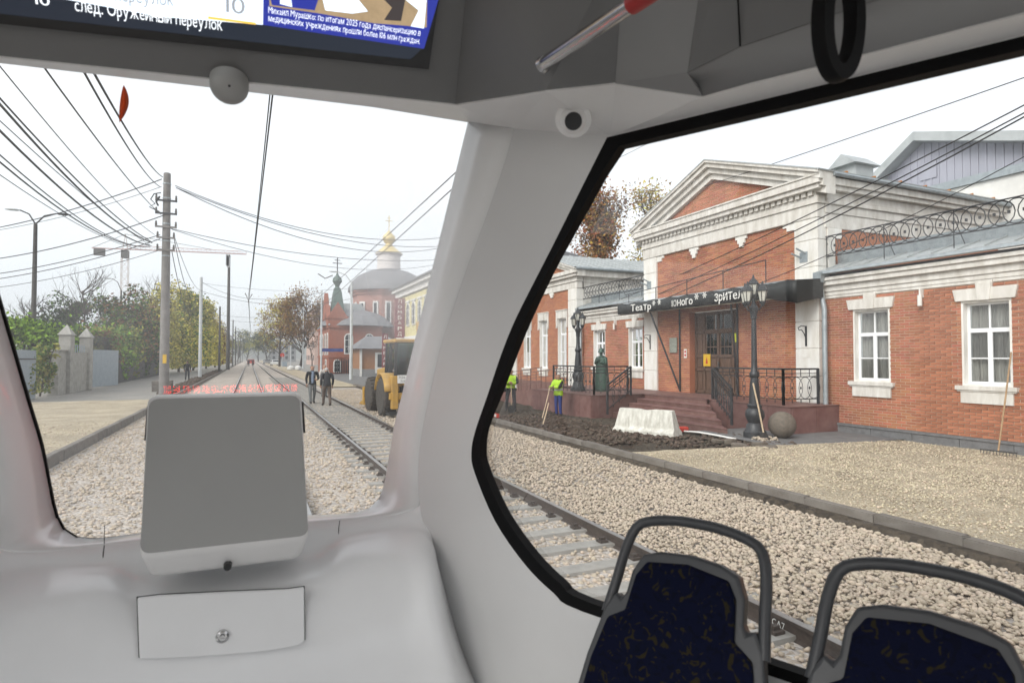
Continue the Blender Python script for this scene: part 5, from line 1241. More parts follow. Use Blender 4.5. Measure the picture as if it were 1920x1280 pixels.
# rear frame, stabilisers, boom folded up
MB().box(-.95, .95, -.86, -.62, .62, .86).build('rear_frame', 'cat_yellow', bh, bevel=.02)
for s in (-1, 1):
    MB().box(s*.78-.11, s*.78+.11, -.92, -.66, .30, 1.45).build('stabiliser', 'cat_yellow', bh, bevel=.02); MB().box(s*.78-.24, s*.78+.24, -1.0, -.6, .10, .20).build('foot', 'machine_black', bh)
    MB().box(s*.80-.07, s*.80+.07, -.66, -.62, 1.18, 1.30).build('tail_light', 'lamp_red', bh)
MB().box(-.10, .62, -.98, -.80, .8, 1.3).build('swing_post', 'machine_black', bh, bevel=.02)
MB().prism([V((-.02, -.85, .95)), V((-.02, -1.18, 1.5)), V((-.02, -1.28, 2.4)), V((-.02, -1.02, 3.3)), V((-.02, -.78, 3.36)), V((-.02, -.98, 2.4)), V((-.02, -.90, 1.6)), V((-.02, -.66, 1.0))], V((.24, 0, 0))).build('boom', 'cat_yellow', bh, bevel=.02)
MB().prism([V((.02, -.84, 3.36)), V((.02, -1.06, 3.28)), V((.02, -1.62, 1.5)), V((.02, -1.52, 1.35)), V((.02, -1.36, 1.5))], V((.16, 0, 0))).build('dipper', 'cat_yellow', bh, bevel=.02)
MB().tube([(.10, -1.0, 1.3), (.10, -1.36, 2.3)], .05, 8).tube([(.10, -1.12, 2.0), (.10, -.95, 3.2)], .05, 8).build('hydraulic_ram', 'steel', bh, smooth=True)
MB().prism([V((-.17, -1.55, 1.45)), V((-.17, -1.75, 1.0)), V((-.17, -1.5, .72)), V((-.17, -1.2, .8)), V((-.17, -1.3, 1.35))], V((.55, 0, 0))).build('bucket', 'machine_black', bh, bevel=.03)
o = MB().box(-.72, -.22, -1.0, -.985, 1.20, 1.48).build('number_plate', 'plate_white', bh)
text('print', '7126 ЕС', 'plate_print', o, V((-.69, -1.003, 1.36)), (1, 0, 0), (0, 0, 1), .09, 0, width=.44); text('print', '71 RUS', 'plate_print', o, V((-.62, -1.003, 1.23)), (1, 0, 0), (0, 0, 1), .08, 0, width=.30)
MB().lathe([(.13, -.012), (.13, .012)], (-.03, -1.18, 1.75), 16, 'x').build('round_badge', 'plate_white', bh)
# front loader
for s in (-1, 1): MB().bar((s*.62, 1.4, 1.35), (s*.62, 3.6, .55), .12, .2).build('loader_arm', 'cat_yellow', bh)
MB().prism([V((-.95, 3.55, .15)), V((-.95, 4.4, .12)), V((-.95, 4.3, .2)), V((-.95, 3.75, .35)), V((-.95, 3.75, .85)), V((-.95, 3.6, .9))], V((1.9, 0, 0))).build('loader_bucket', 'cat_yellow', bh, bevel=.02)
# ================================================================== BUILDINGS BEYOND
mat('yellow_plaster', (.62, .55, .28), .85, .1, 2, .1, 30)
mat('white_wall', (.70, .69, .66), .85, .1, 2, .1, 30)
mat('sign_red', (.20, .03, .035), .5, .1, 10)
mat('chapel_brick', (.31, .115, .075), .85, .2, 3, .2, 40, col2=(.23, .085, .055))
mat('church_brick', (.34, .17, .135), .85, .15, 1.5, .15, 30, col2=(.29, .14, .11))
mat('slate_roof', (.19, .19, .20), .6, .15, 2)
mat('copper_green', (.09, .14, .12), .55, .2, 4)
mat('gold', (.72, .58, .28), .45, .05, metal=.4)
mat('pale_drum', (.62, .58, .56), .8, .06)
mat('dark_window', (.03, .035, .04), .2, .1)
mat('grey_siding', (.34, .345, .40), .6, .06, 2, stretch=(1, 1, .1))
mat('porch_wood', (.35, .17, .08), .7, .2, 5, stretch=(4, 4, .5))
mat('far_block', (.50, .36, .31), .9, .1, 1)
mat('far_grey', (.25, .25, .25), .9, .1, 1)
mat('black_fence', (.02, .02, .022), .6, .2)
def house(name, label, loc, cat='building'):
    t = thing(name, label, cat, loc); I = Matrix.Translation(-V(loc))
    def q(mb, nm, m, par=None, **kw):
        o = mb.build(nm, m, None, **kw); o.parent = par or t
        if par is None: o.matrix_parent_inverse = I
        return o
    return t, q
def arch(X, Y, z0, z1, w, face, d=.08):
    """outline of a round-headed opening; face 'x' looks to -X, 'y' looks to -Y"""
    pts = [(-w/2, z0), (w/2, z0)]+[(w/2*math.cos(a), z1-w/2+w/2*math.sin(a)) for a in [math.pi*i/8 for i in range(9)]]
    return [V((X, Y+u, z)) if face == 'x' else V((X+u, Y, z)) for u, z in pts]
def arched_window(q, X, Y, z0, z1, w, face, trim='white_wall'):
    d = V((-.10, 0, 0)) if face == 'x' else V((0, -.10, 0))
    o = q(MB().prism(arch(X, Y, z0-.12, z1+.14, w+.26, face), d), 'window', trim)
    q(MB().prism([p+d*1.02 for p in arch(X, Y, z0, z1, w, face)], d*.15), 'pane', 'dark_window', o)
    m = MB(); c = V((X, Y, 0))+d*1.2; s = V((0, 1, 0)) if face == 'x' else V((1, 0, 0))
    m.bar(c+V((0, 0, z0)), c+V((0, 0, z1)), .06)
    for k in (.35, .7): m.bar(c-s*(w/2)+V((0, 0, z0+(z1-z0)*k)), c+s*(w/2)+V((0, 0, z0+(z1-z0)*k)), .05)
    q(m, 'glazing_bar', 'white_wall', o)
# --- yellow pawnshop house
t, q = house('pawnshop', 'yellow house with white trim and a tall dark red pawnshop sign', (19, 50, -.1))
FX = 13.5; q(MB().box(FX, 26, 38.6, 59.6, -.1, 7.7), 'wall', 'yellow_plaster')
q(MB().box(FX-.10, 26, 59.4, 59.75, -.1, 7.8).box(FX-.10, FX+.6, 58.5, 59.39, -.1, 7.8), 'corner_pilaster', 'white_wall')
q(MB().box(FX-.18, 26, 38.5, 59.9, 7.8, 8.3).box(FX-.5, 26, 38.3, 60.2, 8.3, 8.6).box(FX-.12, FX+.2, 38.6, 58.4, 3.6, 3.9), 'cornice', 'white_wall')
q(MB().prism([V((FX-.7, 38, 8.62)), V((FX-.7, 60.5, 8.62)), V((FX+6, 56, 9.8)), V((FX+6, 42, 9.8))], V((0, 0, .12))), 'roof', 'slate_roof')
q(MB().prism([V((FX-.7, 38, 8.6)), V((26, 38, 8.6)), V((FX+6, 38, 9.8))], V((0, 22.5, 0))), 'roof', 'slate_roof')
for k in range(9):
    y = 57.2-k*2.1; arched_window(q, FX, y, 5.0, 6.9, .9, 'x'); arched_window(q, FX, y, 1.0, 3.0, .95, 'x')
    q(MB().box(FX-.13, FX, y-.75, y+.75, 7.05, 7.2), 'hood', 'white_wall')
ps = thing('shop_sign', 'tall dark red sign with white letters reading downwards on the yellow house', 'sign', (13.0, 56.4, 3.8)); MB().box(-.5, .45, -.06, .06, 0, 3.75).build('board', 'sign_red', ps, bevel=.02)
for k, ch in enumerate('ЛОМБАРД'): text('letter', ch, 'lettering', ps, V((-.22, -.065, 3.28-k*.51)), (1, 0, 0), (0, 0, 1), .34, .01, width=.38)
ps = thing('shop_banner', 'narrow dark red lettered banner behind the backhoe cab', 'sign', (12.75, 62, .4)); MB().box(-.3, .3, -.05, .05, 0, 4.0).build('board', 'sign_red', ps)
for k, ch in enumerate('ЛОМБАРД'): text('letter', ch, 'lettering', ps, V((-.16, -.055, 3.5-k*.55)), (1, 0, 0), (0, 0, 1), .32, .01, width=.3)
MB().bar((0, 0, -.5), (0, 0, 0), .1).build('post', 'dark_metal', ps)
# --- church with the great dome
t, q = house('church', 'brick church with a broad grey dome, white drum and golden cupola', (18.6, 88, -.1), 'church')
cx_, cy_ = 18.6, 88
q(MB().lathe([(5.2, -.1), (5.2, 10.7), (5.45, 10.8), (5.45, 11.1), (5.7, 11.15), (5.7, 11.4)], (cx_, cy_, 0), 8), 'wall', 'church_brick')
q(MB().lathe([(5.8, 11.4), (5.75, 11.9), (5.3, 12.8), (4.4, 13.7), (3.0, 14.4), (1.7, 14.75), (1.6, 14.8)], (cx_, cy_, 0), 32), 'dome', 'slate_roof', smooth=True)
dd = q(MB().lathe([(1.7, 14.6), (1.65, 16.9), (1.95, 17.0), (1.95, 17.15)], (cx_, cy_, 0), 16), 'drum', 'pale_drum', smooth=True)
q(MB().lathe([(2.0, 17.15), (1.7, 17.35), (1.2, 17.8), (.6, 18.3), (.45, 18.6), (.7, 18.8), (.95, 19.25), (.85, 19.75), (.4, 20.2), (.08, 20.6)], (cx_, cy_, 0), 20), 'cupola', 'gold', dd, smooth=True)
q(MB().bar((cx_, cy_, 20.5), (cx_, cy_, 22.8), .11).bar((cx_-.55, cy_, 22.0), (cx_+.55, cy_, 22.0), .09).bar((cx_-.28, cy_, 22.4), (cx_+.28, cy_, 22.4), .08), 'cross', 'gold', dd)
for a in range(8):
    an = math.radians(a*45); 
    if a in (4, 5, 6):
        for u in (-1.1, 1.1):
            n_ = V((math.cos(an), math.sin(an), 0)); tt = V((-n_.y, n_.x, 0)); c = V((cx_, cy_, 0))+n_*4.86+tt*u
            o = q(MB().obox(c+V((0, 0, 8.0)), n_*.12, tt*.42, V((0, 0, 1.75))), 'window', 'white_wall'); q(MB().obox(c+n_*.04+V((0, 0, 8.0)), n_*.12, tt*.22, V((0, 0, 1.5))), 'pane', 'dark_window', o)
q(MB().box(12.2, 16, 83.5, 93, -.1, 6.6), 'nave', 'church_brick'); q(MB().box(19, 24, 80.5, 90, -.1, 6.2), 'nave', 'church_brick')
q(MB().prism([V((18.6, 80, 6.2)), V((24.5, 80, 6.2)), V((21.5, 82, 9.0)), V((19.5, 82, 9.0))], V((0, 8, 0))), 'nave_roof', 'slate_roof')
q(MB().prism([V((12, 83.2, 6.6)), V((16.5, 83.2, 6.6)), V((16.5, 88, 8.6)), V((12, 88, 8.6))], V((0, 4, 0))), 'nave_roof', 'slate_roof')
# --- red chapel with turret
t, q = house('chapel', 'red brick chapel with a green turret roof, cross and arched windows', (12, 84, -.1), 'chapel')
q(MB().box(9.2, 15.8, 79, 92, -.1, 6.0), 'wall', 'chapel_brick')
q(MB().box(9.05, 15.9, 78.85, 92.2, 5.7, 6.05).box(9.1, 15.85, 78.9, 92.1, 1.9, 2.15), 'string_course', 'chapel_brick')
q(MB().prism([V((9, 78.7, 6.05)), V((9, 92.4, 6.05)), V((11.6, 92.4, 9.3)), V((11.6, 84.2, 9.3))], V((.2, 0, 0))).prism([V((11.6, 84.0, 9.3)), V((9.0, 84, 6.05)), V((16, 84, 6.05)), V((14, 84, 9.3))], V((0, 8, 0))), 'roof', 'roof_metal')
q(MB().lathe([(4.9, 6.06), (4.5, 6.6), (3.6, 7.4), (2.6, 7.9), (1.5, 8.2)], (13.2, 82.6, 0), 14), 'apse_roof', 'slate_roof')
tw = q(MB().box(9.0, 11.6, 79.0, 84.0, 6.0, 7.2), 'turret', 'chapel_brick')
for y0, y1, z1 in ((79.0, 81.2, 8.6), (80.2, 84.0, 10.4)): q(MB().prism([V((8.9, y0, 6.9)), V((8.9, y1, 6.9)), V((8.9, (y0+y1)/2, z1))], V((.5, 0, 0))), 'gable', 'chapel_brick', tw)
q(MB().prism([V((8.9, 78.9, 6.9)), V((11.6, 78.9, 6.9)), V((10.25, 78.9, 9.0))], V((0, .5, 0))), 'gable', 'chapel_brick', tw)
q(MB().prism([V((9.2, 79.2, 7.1)), V((11.7, 79.2, 7.1)), V((11.7, 83.6, 7.1)), V((9.2, 83.6, 7.1))], V((0, 0, .1))), 'turret_cap', 'copper_green', tw)
m = MB(); m.loft([[V((9.6, 79.9, 7.2)), V((11.3, 79.9, 7.2)), V((11.3, 82.9, 7.2)), V((9.6, 82.9, 7.2))], [V((9.95, 80.7, 10.4)), V((10.95, 80.7, 10.4)), V((10.95, 82.1, 10.4)), V((9.95, 82.1, 10.4))], [V((10.05, 81.0, 10.9)), V((10.85, 81.0, 10.9)), V((10.85, 81.8, 10.9)), V((10.05, 81.8, 10.9))]], close=True); m.f.append((8, 9, 10, 11)); q(m, 'turret_roof', 'copper_green', tw)
q(MB().lathe([(.5, 10.9), (.25, 11.2), (.35, 11.5), (.62, 11.9), (.55, 12.3), (.2, 12.7), (.06, 13.1)], (10.45, 81.4, 0), 14), 'onion', 'copper_green', tw, smooth=True)
q(MB().bar((10.45, 81.4, 13.0), (10.45, 81.4, 15.0), .12).bar((9.85, 81.4, 14.3), (11.05, 81.4, 14.3), .10).bar((10.1, 81.4, 14.7), (10.8, 81.4, 14.7), .08), 'cross', 'dark_metal', tw)
for x in (11.6, 14.2): arched_window(q, x, 79, 2.5, 4.9, .85, 'y')
for y in (80.5, 83, 86, 89): arched_window(q, 9.2, y, 2.4, 5.0, .9, 'x')
arched_window(q, 10.2, 79, .2, 1.6, .7, 'y'); arched_window(q, 9.2, 82, .1, 1.6, .8, 'x')
# --- small porch shop with a hipped roof
t, q = house('corner_shop', 'small brown corner shop with a white door and hipped roof before the church', (12.8, 68, -.1), 'shop')
q(MB().box(10.9, 15.2, 66, 71, -.1, 2.9), 'wall', 'porch_wood'); q(MB().box(10.8, 15.3, 65.9, 71.1, -.1, .7), 'plinth', 'far_grey')
m = MB(); m.loft([[V((10.3, 65.3, 2.9)), V((15.9, 65.3, 2.9)), V((15.9, 71.7, 2.9)), V((10.3, 71.7, 2.9))], [V((12.0, 67.6, 4.3)), V((14.2, 67.6, 4.3)), V((14.2, 69.4, 4.3)), V((12.0, 69.4, 4.3))]], close=True); m.f.append((4, 5, 6, 7)); m.f.append((3, 2, 1, 0)); q(m, 'roof', 'slate_roof')
o = q(MB().box(12.5, 13.7, 65.86, 65.99, .25, 2.5), 'door', 'white_wall'); q(MB().box(12.75, 13.45, 65.83, 65.858, .9, 2.3), 'pane', 'dark_window', o)
q(MB().box(10.86, 11.1, 65.85, 65.98, -.1, 2.85).box(14.9, 15.25, 65.85, 65.98, -.1, 2.85), 'corner_board', 'white_wall')
t = thing('churchyard_fence', 'black fence before the red chapel wall', 'fence', (13, 77.6, -.1))
for k in range(28): MB().box(-3.2+k*.22, -3.08+k*.22, -.02, .02, 0, 1.75+.1*(k % 2)).build('fence_bar', 'black_fence', t)
MB().box(-3.3, 3.1, -.03, .03, .3, .36).box(-3.3, 3.1, -.03, .03, 1.5, 1.56).build('fence_rail', 'black_fence', t)
# --- grey gabled annex behind the theatre
t, q = house('annex', 'tall grey boarded gable rising behind the theatre roof', (28, 14, 0))
AX = 25
ap, lf, rt = oX(1730, 262, AX), oX(1648, 345, AX), oX(2080, 262, AX)
bl, br_ = V((AX, lf.y, 5)), V((AX, rt.y, 5))
wl2 = q(MB().prism([bl, V((AX, lf.y, lf.z)), ap, rt, br_], V((9, 0, 0))), 'gable_wall', 'grey_siding')
m = MB(); y = rt.y+.1
while y < lf.y:
    zt = (ap.z+(lf.z-ap.z)*(y-ap.y)/(lf.y-ap.y)) if y > ap.y else (ap.z+(rt.z-ap.z)*(y-ap.y)/(rt.y-ap.y)); m.box(AX-.03, AX, y, y+.05, 6, zt-.05); y += .28
q(m, 'cover_strips', 'grey_siding', wl2)
for (p0, p1) in ((lf, ap), (ap, rt)):
    d = (p1-p0).normalized(); e0 = p0-d*(.9 if p0 is lf else 0)
    q(MB().prism([e0+V((-.6, 0, -.12)), p1+V((-.6, 0, -.12)), p1+V((-.6, 0, .24)), e0+V((-.6, 0, .24))], V((10, 0, 0))), 'roof', 'roof_metal')
h0, h1 = oX(1726, 340, AX), oX(1757, 300, AX); q(MB().box(AX-.05, AX, min(h0.y, h1.y), max(h0.y, h1.y), min(h0.z, h1.z), max(h0.z, h1.z)), 'hatch', 'grey_siding')
l0, l1 = oX(1745, 357, AX), oX(1920, 312, AX); zc = (l0.z+l1.z)/2
q(MB().box(AX-.25, AX-.04, rt.y, lf.y-1.0, zc-.2, zc+.1), 'string_course', 'zinc'); q(MB().box(AX-.12, AX-.02, rt.y, lf.y-1.2, 4, zc-.21), 'lower_wall', 'white_wall')
# --- houses at the far end of the street
def block(name, label, x0, x1, y0, y1, h, m, rows, cols, roof=None):
    t, q = house(name, label, ((x0+x1)/2, (y0+y1)/2, -.1)); q(MB().box(x0, x1, y0, y1, -.1, h), 'wall', m)
    q(MB().box(x0-.3, x1+.3, y0-.3, y1+.3, h, h+.5), 'roof', roof or 'slate_roof')
    for i in range(cols):
        for j in range(rows):
            z = 1.2+j*(h-1)/rows
            a = x0+(x1-x0)*(i+.3)/cols; q(MB().box(a, a+.4*(x1-x0)/cols, y0-.06, y0+.02, z, z+1.4), 'window', 'dark_window')
            b = y0+(y1-y0)*(i+.3)/cols; q(MB().box(x0-.06, x0+.02, b, b+.4*(y1-y0)/cols, z, z+1.4), 'window', 'dark_window')
block('apartment_house', 'pinkish apartment house behind the brown tree', 16, 34, 170, 195, 15, 'far_block', 4, 5)
block('apartment_house', 'pale distant house on the right where the street ends', 9, 20, 300, 330, 8, 'far_grey', 3, 4)
block('far_house', 'grey distant house on the left where the street ends', -24, -10, 290, 320, 6, 'far_grey', 3, 4)
block('shed', 'long low white building behind the left fence', -34, -14, 68, 76, 3.6, 'white_wall', 1, 6)
# ================================================================== LEFT SIDE, TREES, POLES, WIRES
mat('bark', (.07, .055, .045), .9, .3, 8, .4, 30)
mat('bark_pale', (.16, .14, .12), .9, .3, 8, .4, 30)
def leafmat(name, c, c2, isl=.35):
    m = mat(name, c, .8, .2, .7, col2=c2, island=isl, spec=.2); return m
leafmat('leaf_green', (.10, .17, .025), (.06, .11, .02)); leafmat('leaf_bright', (.24, .38, .04), (.15, .27, .03)); leafmat('leaf_yellow', (.58, .48, .09), (.42, .38, .07))
leafmat('leaf_olive', (.30, .28, .05), (.20, .20, .045)); leafmat('leaf_brown', (.20, .10, .04), (.13, .07, .035)); leafmat('leaf_rust', (.30, .11, .035), (.20, .07, .03)); leafmat('leaf_dark', (.035, .055, .025), (.022, .035, .018)); leafmat('leaf_ochre', (.36, .22, .05), (.24, .15, .04))
def tree(name, label, base, h, cr, leaves, nleaf, ls=.22, trunk=.16, z0=.25, seed=1, nb=9, shape='round', group=None, bark='bark', cat='tree', stems=1, mass=None):
    rd = random.Random(seed); t = thing(name, label, cat, base, 0, group)
    m = MB(); tips = []
    def branch(p, d, L, r, lev):
        pts = [p]; q = V(p); dd = V(d)
        for i in range(4):
            dd = (dd+V((rd.uniform(-.22, .22), rd.uniform(-.22, .22), rd.uniform(-.02, .14)))).normalized(); q = q+dd*(L/4); pts.append(V(q))
        m.tube(pts, [r, r*.85, r*.7, r*.5, r*.28], 5 if lev else 8, cap=False)
        if lev < 3:
            for k in range(rd.randint(2, 4) if lev else nb):
                f = rd.uniform(.35, 1) if lev else rd.uniform(z0, 1); i = min(3, int(f*4)); pp = pts[i].lerp(pts[i+1], f*4-i)
                a = rd.uniform(0, 6.283); e = rd.uniform(.35, 1.0) if shape != 'tall' else rd.uniform(.9, 1.5)
                if shape == 'cone': e = rd.uniform(-.1, .35); sc = (1-f)*1.1+.12
                else: sc = 1.15-.55*f
                nd = V((math.cos(a)*math.cos(e), math.sin(a)*math.cos(e), math.sin(e)))
                if lev: nd = (nd*.8+dd*.7).normalized()
                branch(pp, nd, (cr*sc if not lev else L*rd.uniform(.45, .7)), r*.45, lev+1)
        if lev >= 1: tips.extend(pts[2:])
    for s in range(stems):
        b = V((rd.uniform(-.3, .3)*(stems > 1), rd.uniform(-.3, .3)*(stems > 1), 0)); branch(b, V((rd.uniform(-.06, .06), rd.uniform(-.06, .06), 1)), h*rd.uniform(.85, .92), trunk, 0)
    m.build('trunk', bark, t, smooth=True)
    if nleaf:
        per = nleaf//len(leaves)
        for li, lm in enumerate(leaves):
            vv, ff = [], []; cl = [rd.choice(tips) for _ in range(max(6, per//38))]
            for k in range(per):
                c = rd.choice(cl) if k % 5 else rd.choice(tips); sp = cr*.17
                p = c+V((rd.gauss(0, sp), rd.gauss(0, sp), rd.gauss(0, sp*.8)))
                if mass and k % 2:
                    for _ in range(20):
                        p = V((rd.uniform(-mass[0], mass[0]), rd.uniform(-mass[1], mass[1]), rd.uniform(mass[2], mass[3])))
                        zz = (p.z-mass[2])/(mass[3]-mass[2]); w_ = min(1, (1-zz)*1.5+.25)*(1+.35*N3.noise(p*.9+V((seed, li, 0))))
                        if (p.x/mass[0])**2+(p.y/mass[1])**2 < w_*w_ and N3.noise(p*1.6+V((0, seed, li*9))) > -.12: break
                if p.z < .15: continue
                a = V((rd.gauss(0, 1), rd.gauss(0, 1), rd.gauss(0, .7))).normalized(); b = a.orthogonal().normalized(); b = (b+a.cross(b)*rd.uniform(-1, 1)).normalized(); s = ls*rd.uniform(.6, 1.25)
                i = len(vv); vv += [p-a*s*.5, p+b*s*.32, p+a*s*.55, p-b*s*.32]; ff.append((i, i+1, i+2, i+3))
            mb = MB(); mb.v = [tuple(x) for x in vv]; mb.f = ff; o = mb.build('crown', lm, t)
    return t
# --- left fence line
mat('fence_sheet', (.30, .35, .40), .5, .12, 3, .05, 30, col2=(.24, .29, .33)); mat('fence_concrete', (.38, .37, .34), .9, .25, 3, .3, 40, col2=(.24, .23, .21))
FXL = -9.6
def yl(px): return oX(px, 700, FXL).y
t = thing('sheet_fence', 'blue-grey sheet metal fence panel at the left pillar', 'fence', (FXL, yl(50), -.05)); y0, y1 = yl(20)-yl(50), yl(66)-yl(50)
m = MB()
k = y0
while k < y1: m.box(-.02-.015*(int(k*6) % 2), .01, k, k+.16, 0, 2.35); k += .16
m.build('sheet', 'fence_sheet', t); MB().box(-.0, .05, y0, y1, .4, .46).box(0, .05, y0, y1, 1.9, 1.96).build('fence_rail', 'dark_metal', t)
t = thing('gate_post', 'plain concrete post left of the gateway', 'post', (FXL, yl(102), -.05)); MB().box(-.15, .35, -.75, .75, 0, 2.35).build('shaft', 'fence_concrete', t, bevel=.02); MB().box(-.2, .4, -.8, .8, 2.35, 2.43).build('cap', 'fence_concrete', t)
for px, lab in ((114, 'left pointed concrete gate pillar'), (152, 'right pointed concrete gate pillar')):
    t = thing('gate_pillar', lab, 'pillar', (FXL+.25, yl(px), -.05)); MB().box(-.28, .28, -.42, .42, 0, 3.25).build('shaft', 'fence_concrete', t, bevel=.03)
    m = MB(); m.add([V((-.34,-.5,3.25)), V((.34,-.5,3.25)), V((.34,.5,3.25)), V((-.34,.5,3.25)), V((0,0,3.85))], [(0,1,4), (1,2,4), (2,3,4), (3,0,4), (3,2,1,0)]); m.build('pointed_cap', 'fence_concrete', t)
t = thing('gate_wall', 'stained concrete wall panel with spikes between the gate pillars', 'wall', (FXL+.3, yl(133), -.05)); L = (yl(150)-yl(117))/2; MB().box(-.08, .08, -L, L, 0, 2.3).build('panel', 'fence_concrete', t)
for k in range(9): MB().bar((0, -L+.3+k*(2*L-.6)/8, 2.3), (0, -L+.3+k*(2*L-.6)/8, 2.75), .03).build('spike', 'fence_sheet', t)
t = thing('gate_leaf', 'blue-grey metal gate leaf standing ajar', 'gate', (FXL, yl(155), -.05), math.radians(-14)); MB().box(-.03, .03, .0, 4.6, .08, 2.5).build('leaf', 'fence_sheet', t); MB().box(-.05, -.03, .3, 2.2, .4, 2.2).build('panel', 'fence_sheet', t, bevel=.01); MB().bar((-.04, 4.5, .1), (-.04, 4.5, 2.5), .06).build('stile', 'fence_concrete', t)
t = thing('lattice_fence', 'dark barred fence section above the gate leaf', 'fence', (FXL+.3, yl(158), 2.35)); L = 6.
for k in range(22): MB().box(-.015, .015, k*.3, k*.3+.04, 0, 1.0).build('fence_bar', 'black_fence', t)
MB().box(-.02, .02, 0, 6.6, .95, 1.0).box(-.02, .02, 0, 6.6, .05, .1).build('fence_rail', 'black_fence', t)
t = thing('dark_fence', 'dark board fence half hidden by the hedge along the pavement', 'fence', (FXL+.2, 52, -.05))
for k in range(60): MB().box(-.03, .03, k*.5, k*.5+.44, 0, 2.2+.08*math.sin(k)).build('board', 'black_fence', t)
t = thing('notice_board', 'small white notice on the dark fence', 'sign', (FXL+.1, yl(225), 1.2)); MB().box(-.02, .02, -.5, .5, 0, 1.0).build('board', 'plate_white', t)
# --- bushes, hedge and trees on the left
R_ = lambda px, Y: oY(px, 690, Y).x
tree('ivy', 'ivy covered post between the metal sheet and the gate', (FXL-.1, yl(80), 0), 2.6, .5, ['leaf_green', 'leaf_olive'], 2600, .17, .05, .05, 5, 16, cat='shrub', mass=(.35, 2.6, .05, 2.7))
tree('bright_shrub', 'bright green spreading shrub above the gateway, left one', (-12.0, 43, 0), 3.3, 1.7, ['leaf_bright', 'leaf_bright', 'leaf_green'], 2600, .24, .08, .3, 6, 14, cat='shrub', stems=2)
tree('bright_shrub', 'bright green spreading shrub behind the right gate pillar', (-11.3, 50, 0), 3.5, 1.5, ['leaf_bright', 'leaf_green'], 1800, .24, .08, .3, 7, 12, cat='shrub', stems=2)
tree('edge_shrub', 'leafy shrub leaning over the sheet fence by the left pillar', (-10.3, 35.5, 0), 2.6, .8, ['leaf_green', 'leaf_olive'], 500, .15, .05, .5, 8, 10, cat='shrub')
hed = (('hedge bush with green and brown leaves, first past the gate', 52, 3.4, ['leaf_green', 'leaf_olive', 'leaf_brown']), ('hedge bush over the dark fence, second past the gate', 57.5, 3.9, ['leaf_green', 'leaf_bright']), ('hedge bush over the dark fence, third past the gate', 63, 4.0, ['leaf_green', 'leaf_olive']), ('hedge bush at the tall pole', 69, 4.4, ['leaf_green', 'leaf_dark']), ('hedge bush past the tall pole', 76, 4.2, ['leaf_green', 'leaf_olive']), ('hedge bush, last of the row along the fence', 84, 4.2, ['leaf_olive', 'leaf_dark']))
for i, (lab, Y, h, lv) in enumerate(hed): tree('hedge_bush', lab, (-10.3, Y, 0), h, 1.6, lv, 4200, .26, .06, .05, 20+i, 16, cat='shrub', group='hedge along the dark fence', stems=3, mass=(1.1, 3.4, .1, h*.95))
tree('rust_tree', 'conical green and rust coloured tree left of the tall pole', (R_(252, 70), 70, 0), 9.6, 3.0, ['leaf_brown', 'leaf_dark', 'leaf_green'], 9000, .30, .15, .15, 31, 26, 'cone', mass=(2.6, 2.6, 1.5, 9.4))
for i, (px, Y, h, lv, lab) in enumerate(((292, 82, 10.8, ['leaf_yellow', 'leaf_olive'], 'tall yellow-green tree directly behind the tall pole'), (335, 92, 11.6, ['leaf_yellow', 'leaf_olive', 'leaf_green'], 'tall yellow-green tree right of the tall pole'), (362, 104, 12.0, ['leaf_yellow', 'leaf_green'], 'tall yellow-green tree behind the pale tram pole'), (386, 118, 12.2, ['leaf_yellow', 'leaf_olive'], 'yellow tree right of the pale tram pole'), (403, 136, 12.4, ['leaf_yellow', 'leaf_brown'], 'yellow-brown tree before the far masts'), (414, 160, 12.2, ['leaf_olive', 'leaf_brown'], 'brownish tree, farthest of the left row'))):
    h *= .86
    tree('autumn_tree', lab, (R_(px, Y), Y, 0), h, 3.0, lv, 9000, .34, .16, .12, 40+i, 22, 'tall', group='yellow trees along the left side', mass=(2.6, 5.5, .6, h))
tree('spruce', 'dark evergreen tree behind the bright shrubs', (R_(108, 84), 84, 0), 9.8, 3.2, ['leaf_dark', 'leaf_dark', 'leaf_green'], 5200, .34, .18, .1, 51, 34, 'cone', mass=(2.8, 2.8, 1.5, 9.6))
for i, (px, Y, h, cr, lab) in enumerate(((152, 78, 10.8, 4.2, 'wide bare tree beside the dark evergreen'), (38, 82, 8.5, 2.6, 'thin bare tree at the far left'), (205, 92, 8.5, 3.2, 'small bare tree behind the gateway'), (278, 120, 16.5, 4.2, 'tall bare tree top above the yellow tree'), (88, 96, 9.0, 3.0, 'slim bare tree left of the evergreen'))):
    tree('bare_tree', lab, (R_(px, Y), Y, 0), h, cr, [], 0, seed=60+i, nb=24, trunk=.13, z0=.3, group='bare trees behind the left fence')
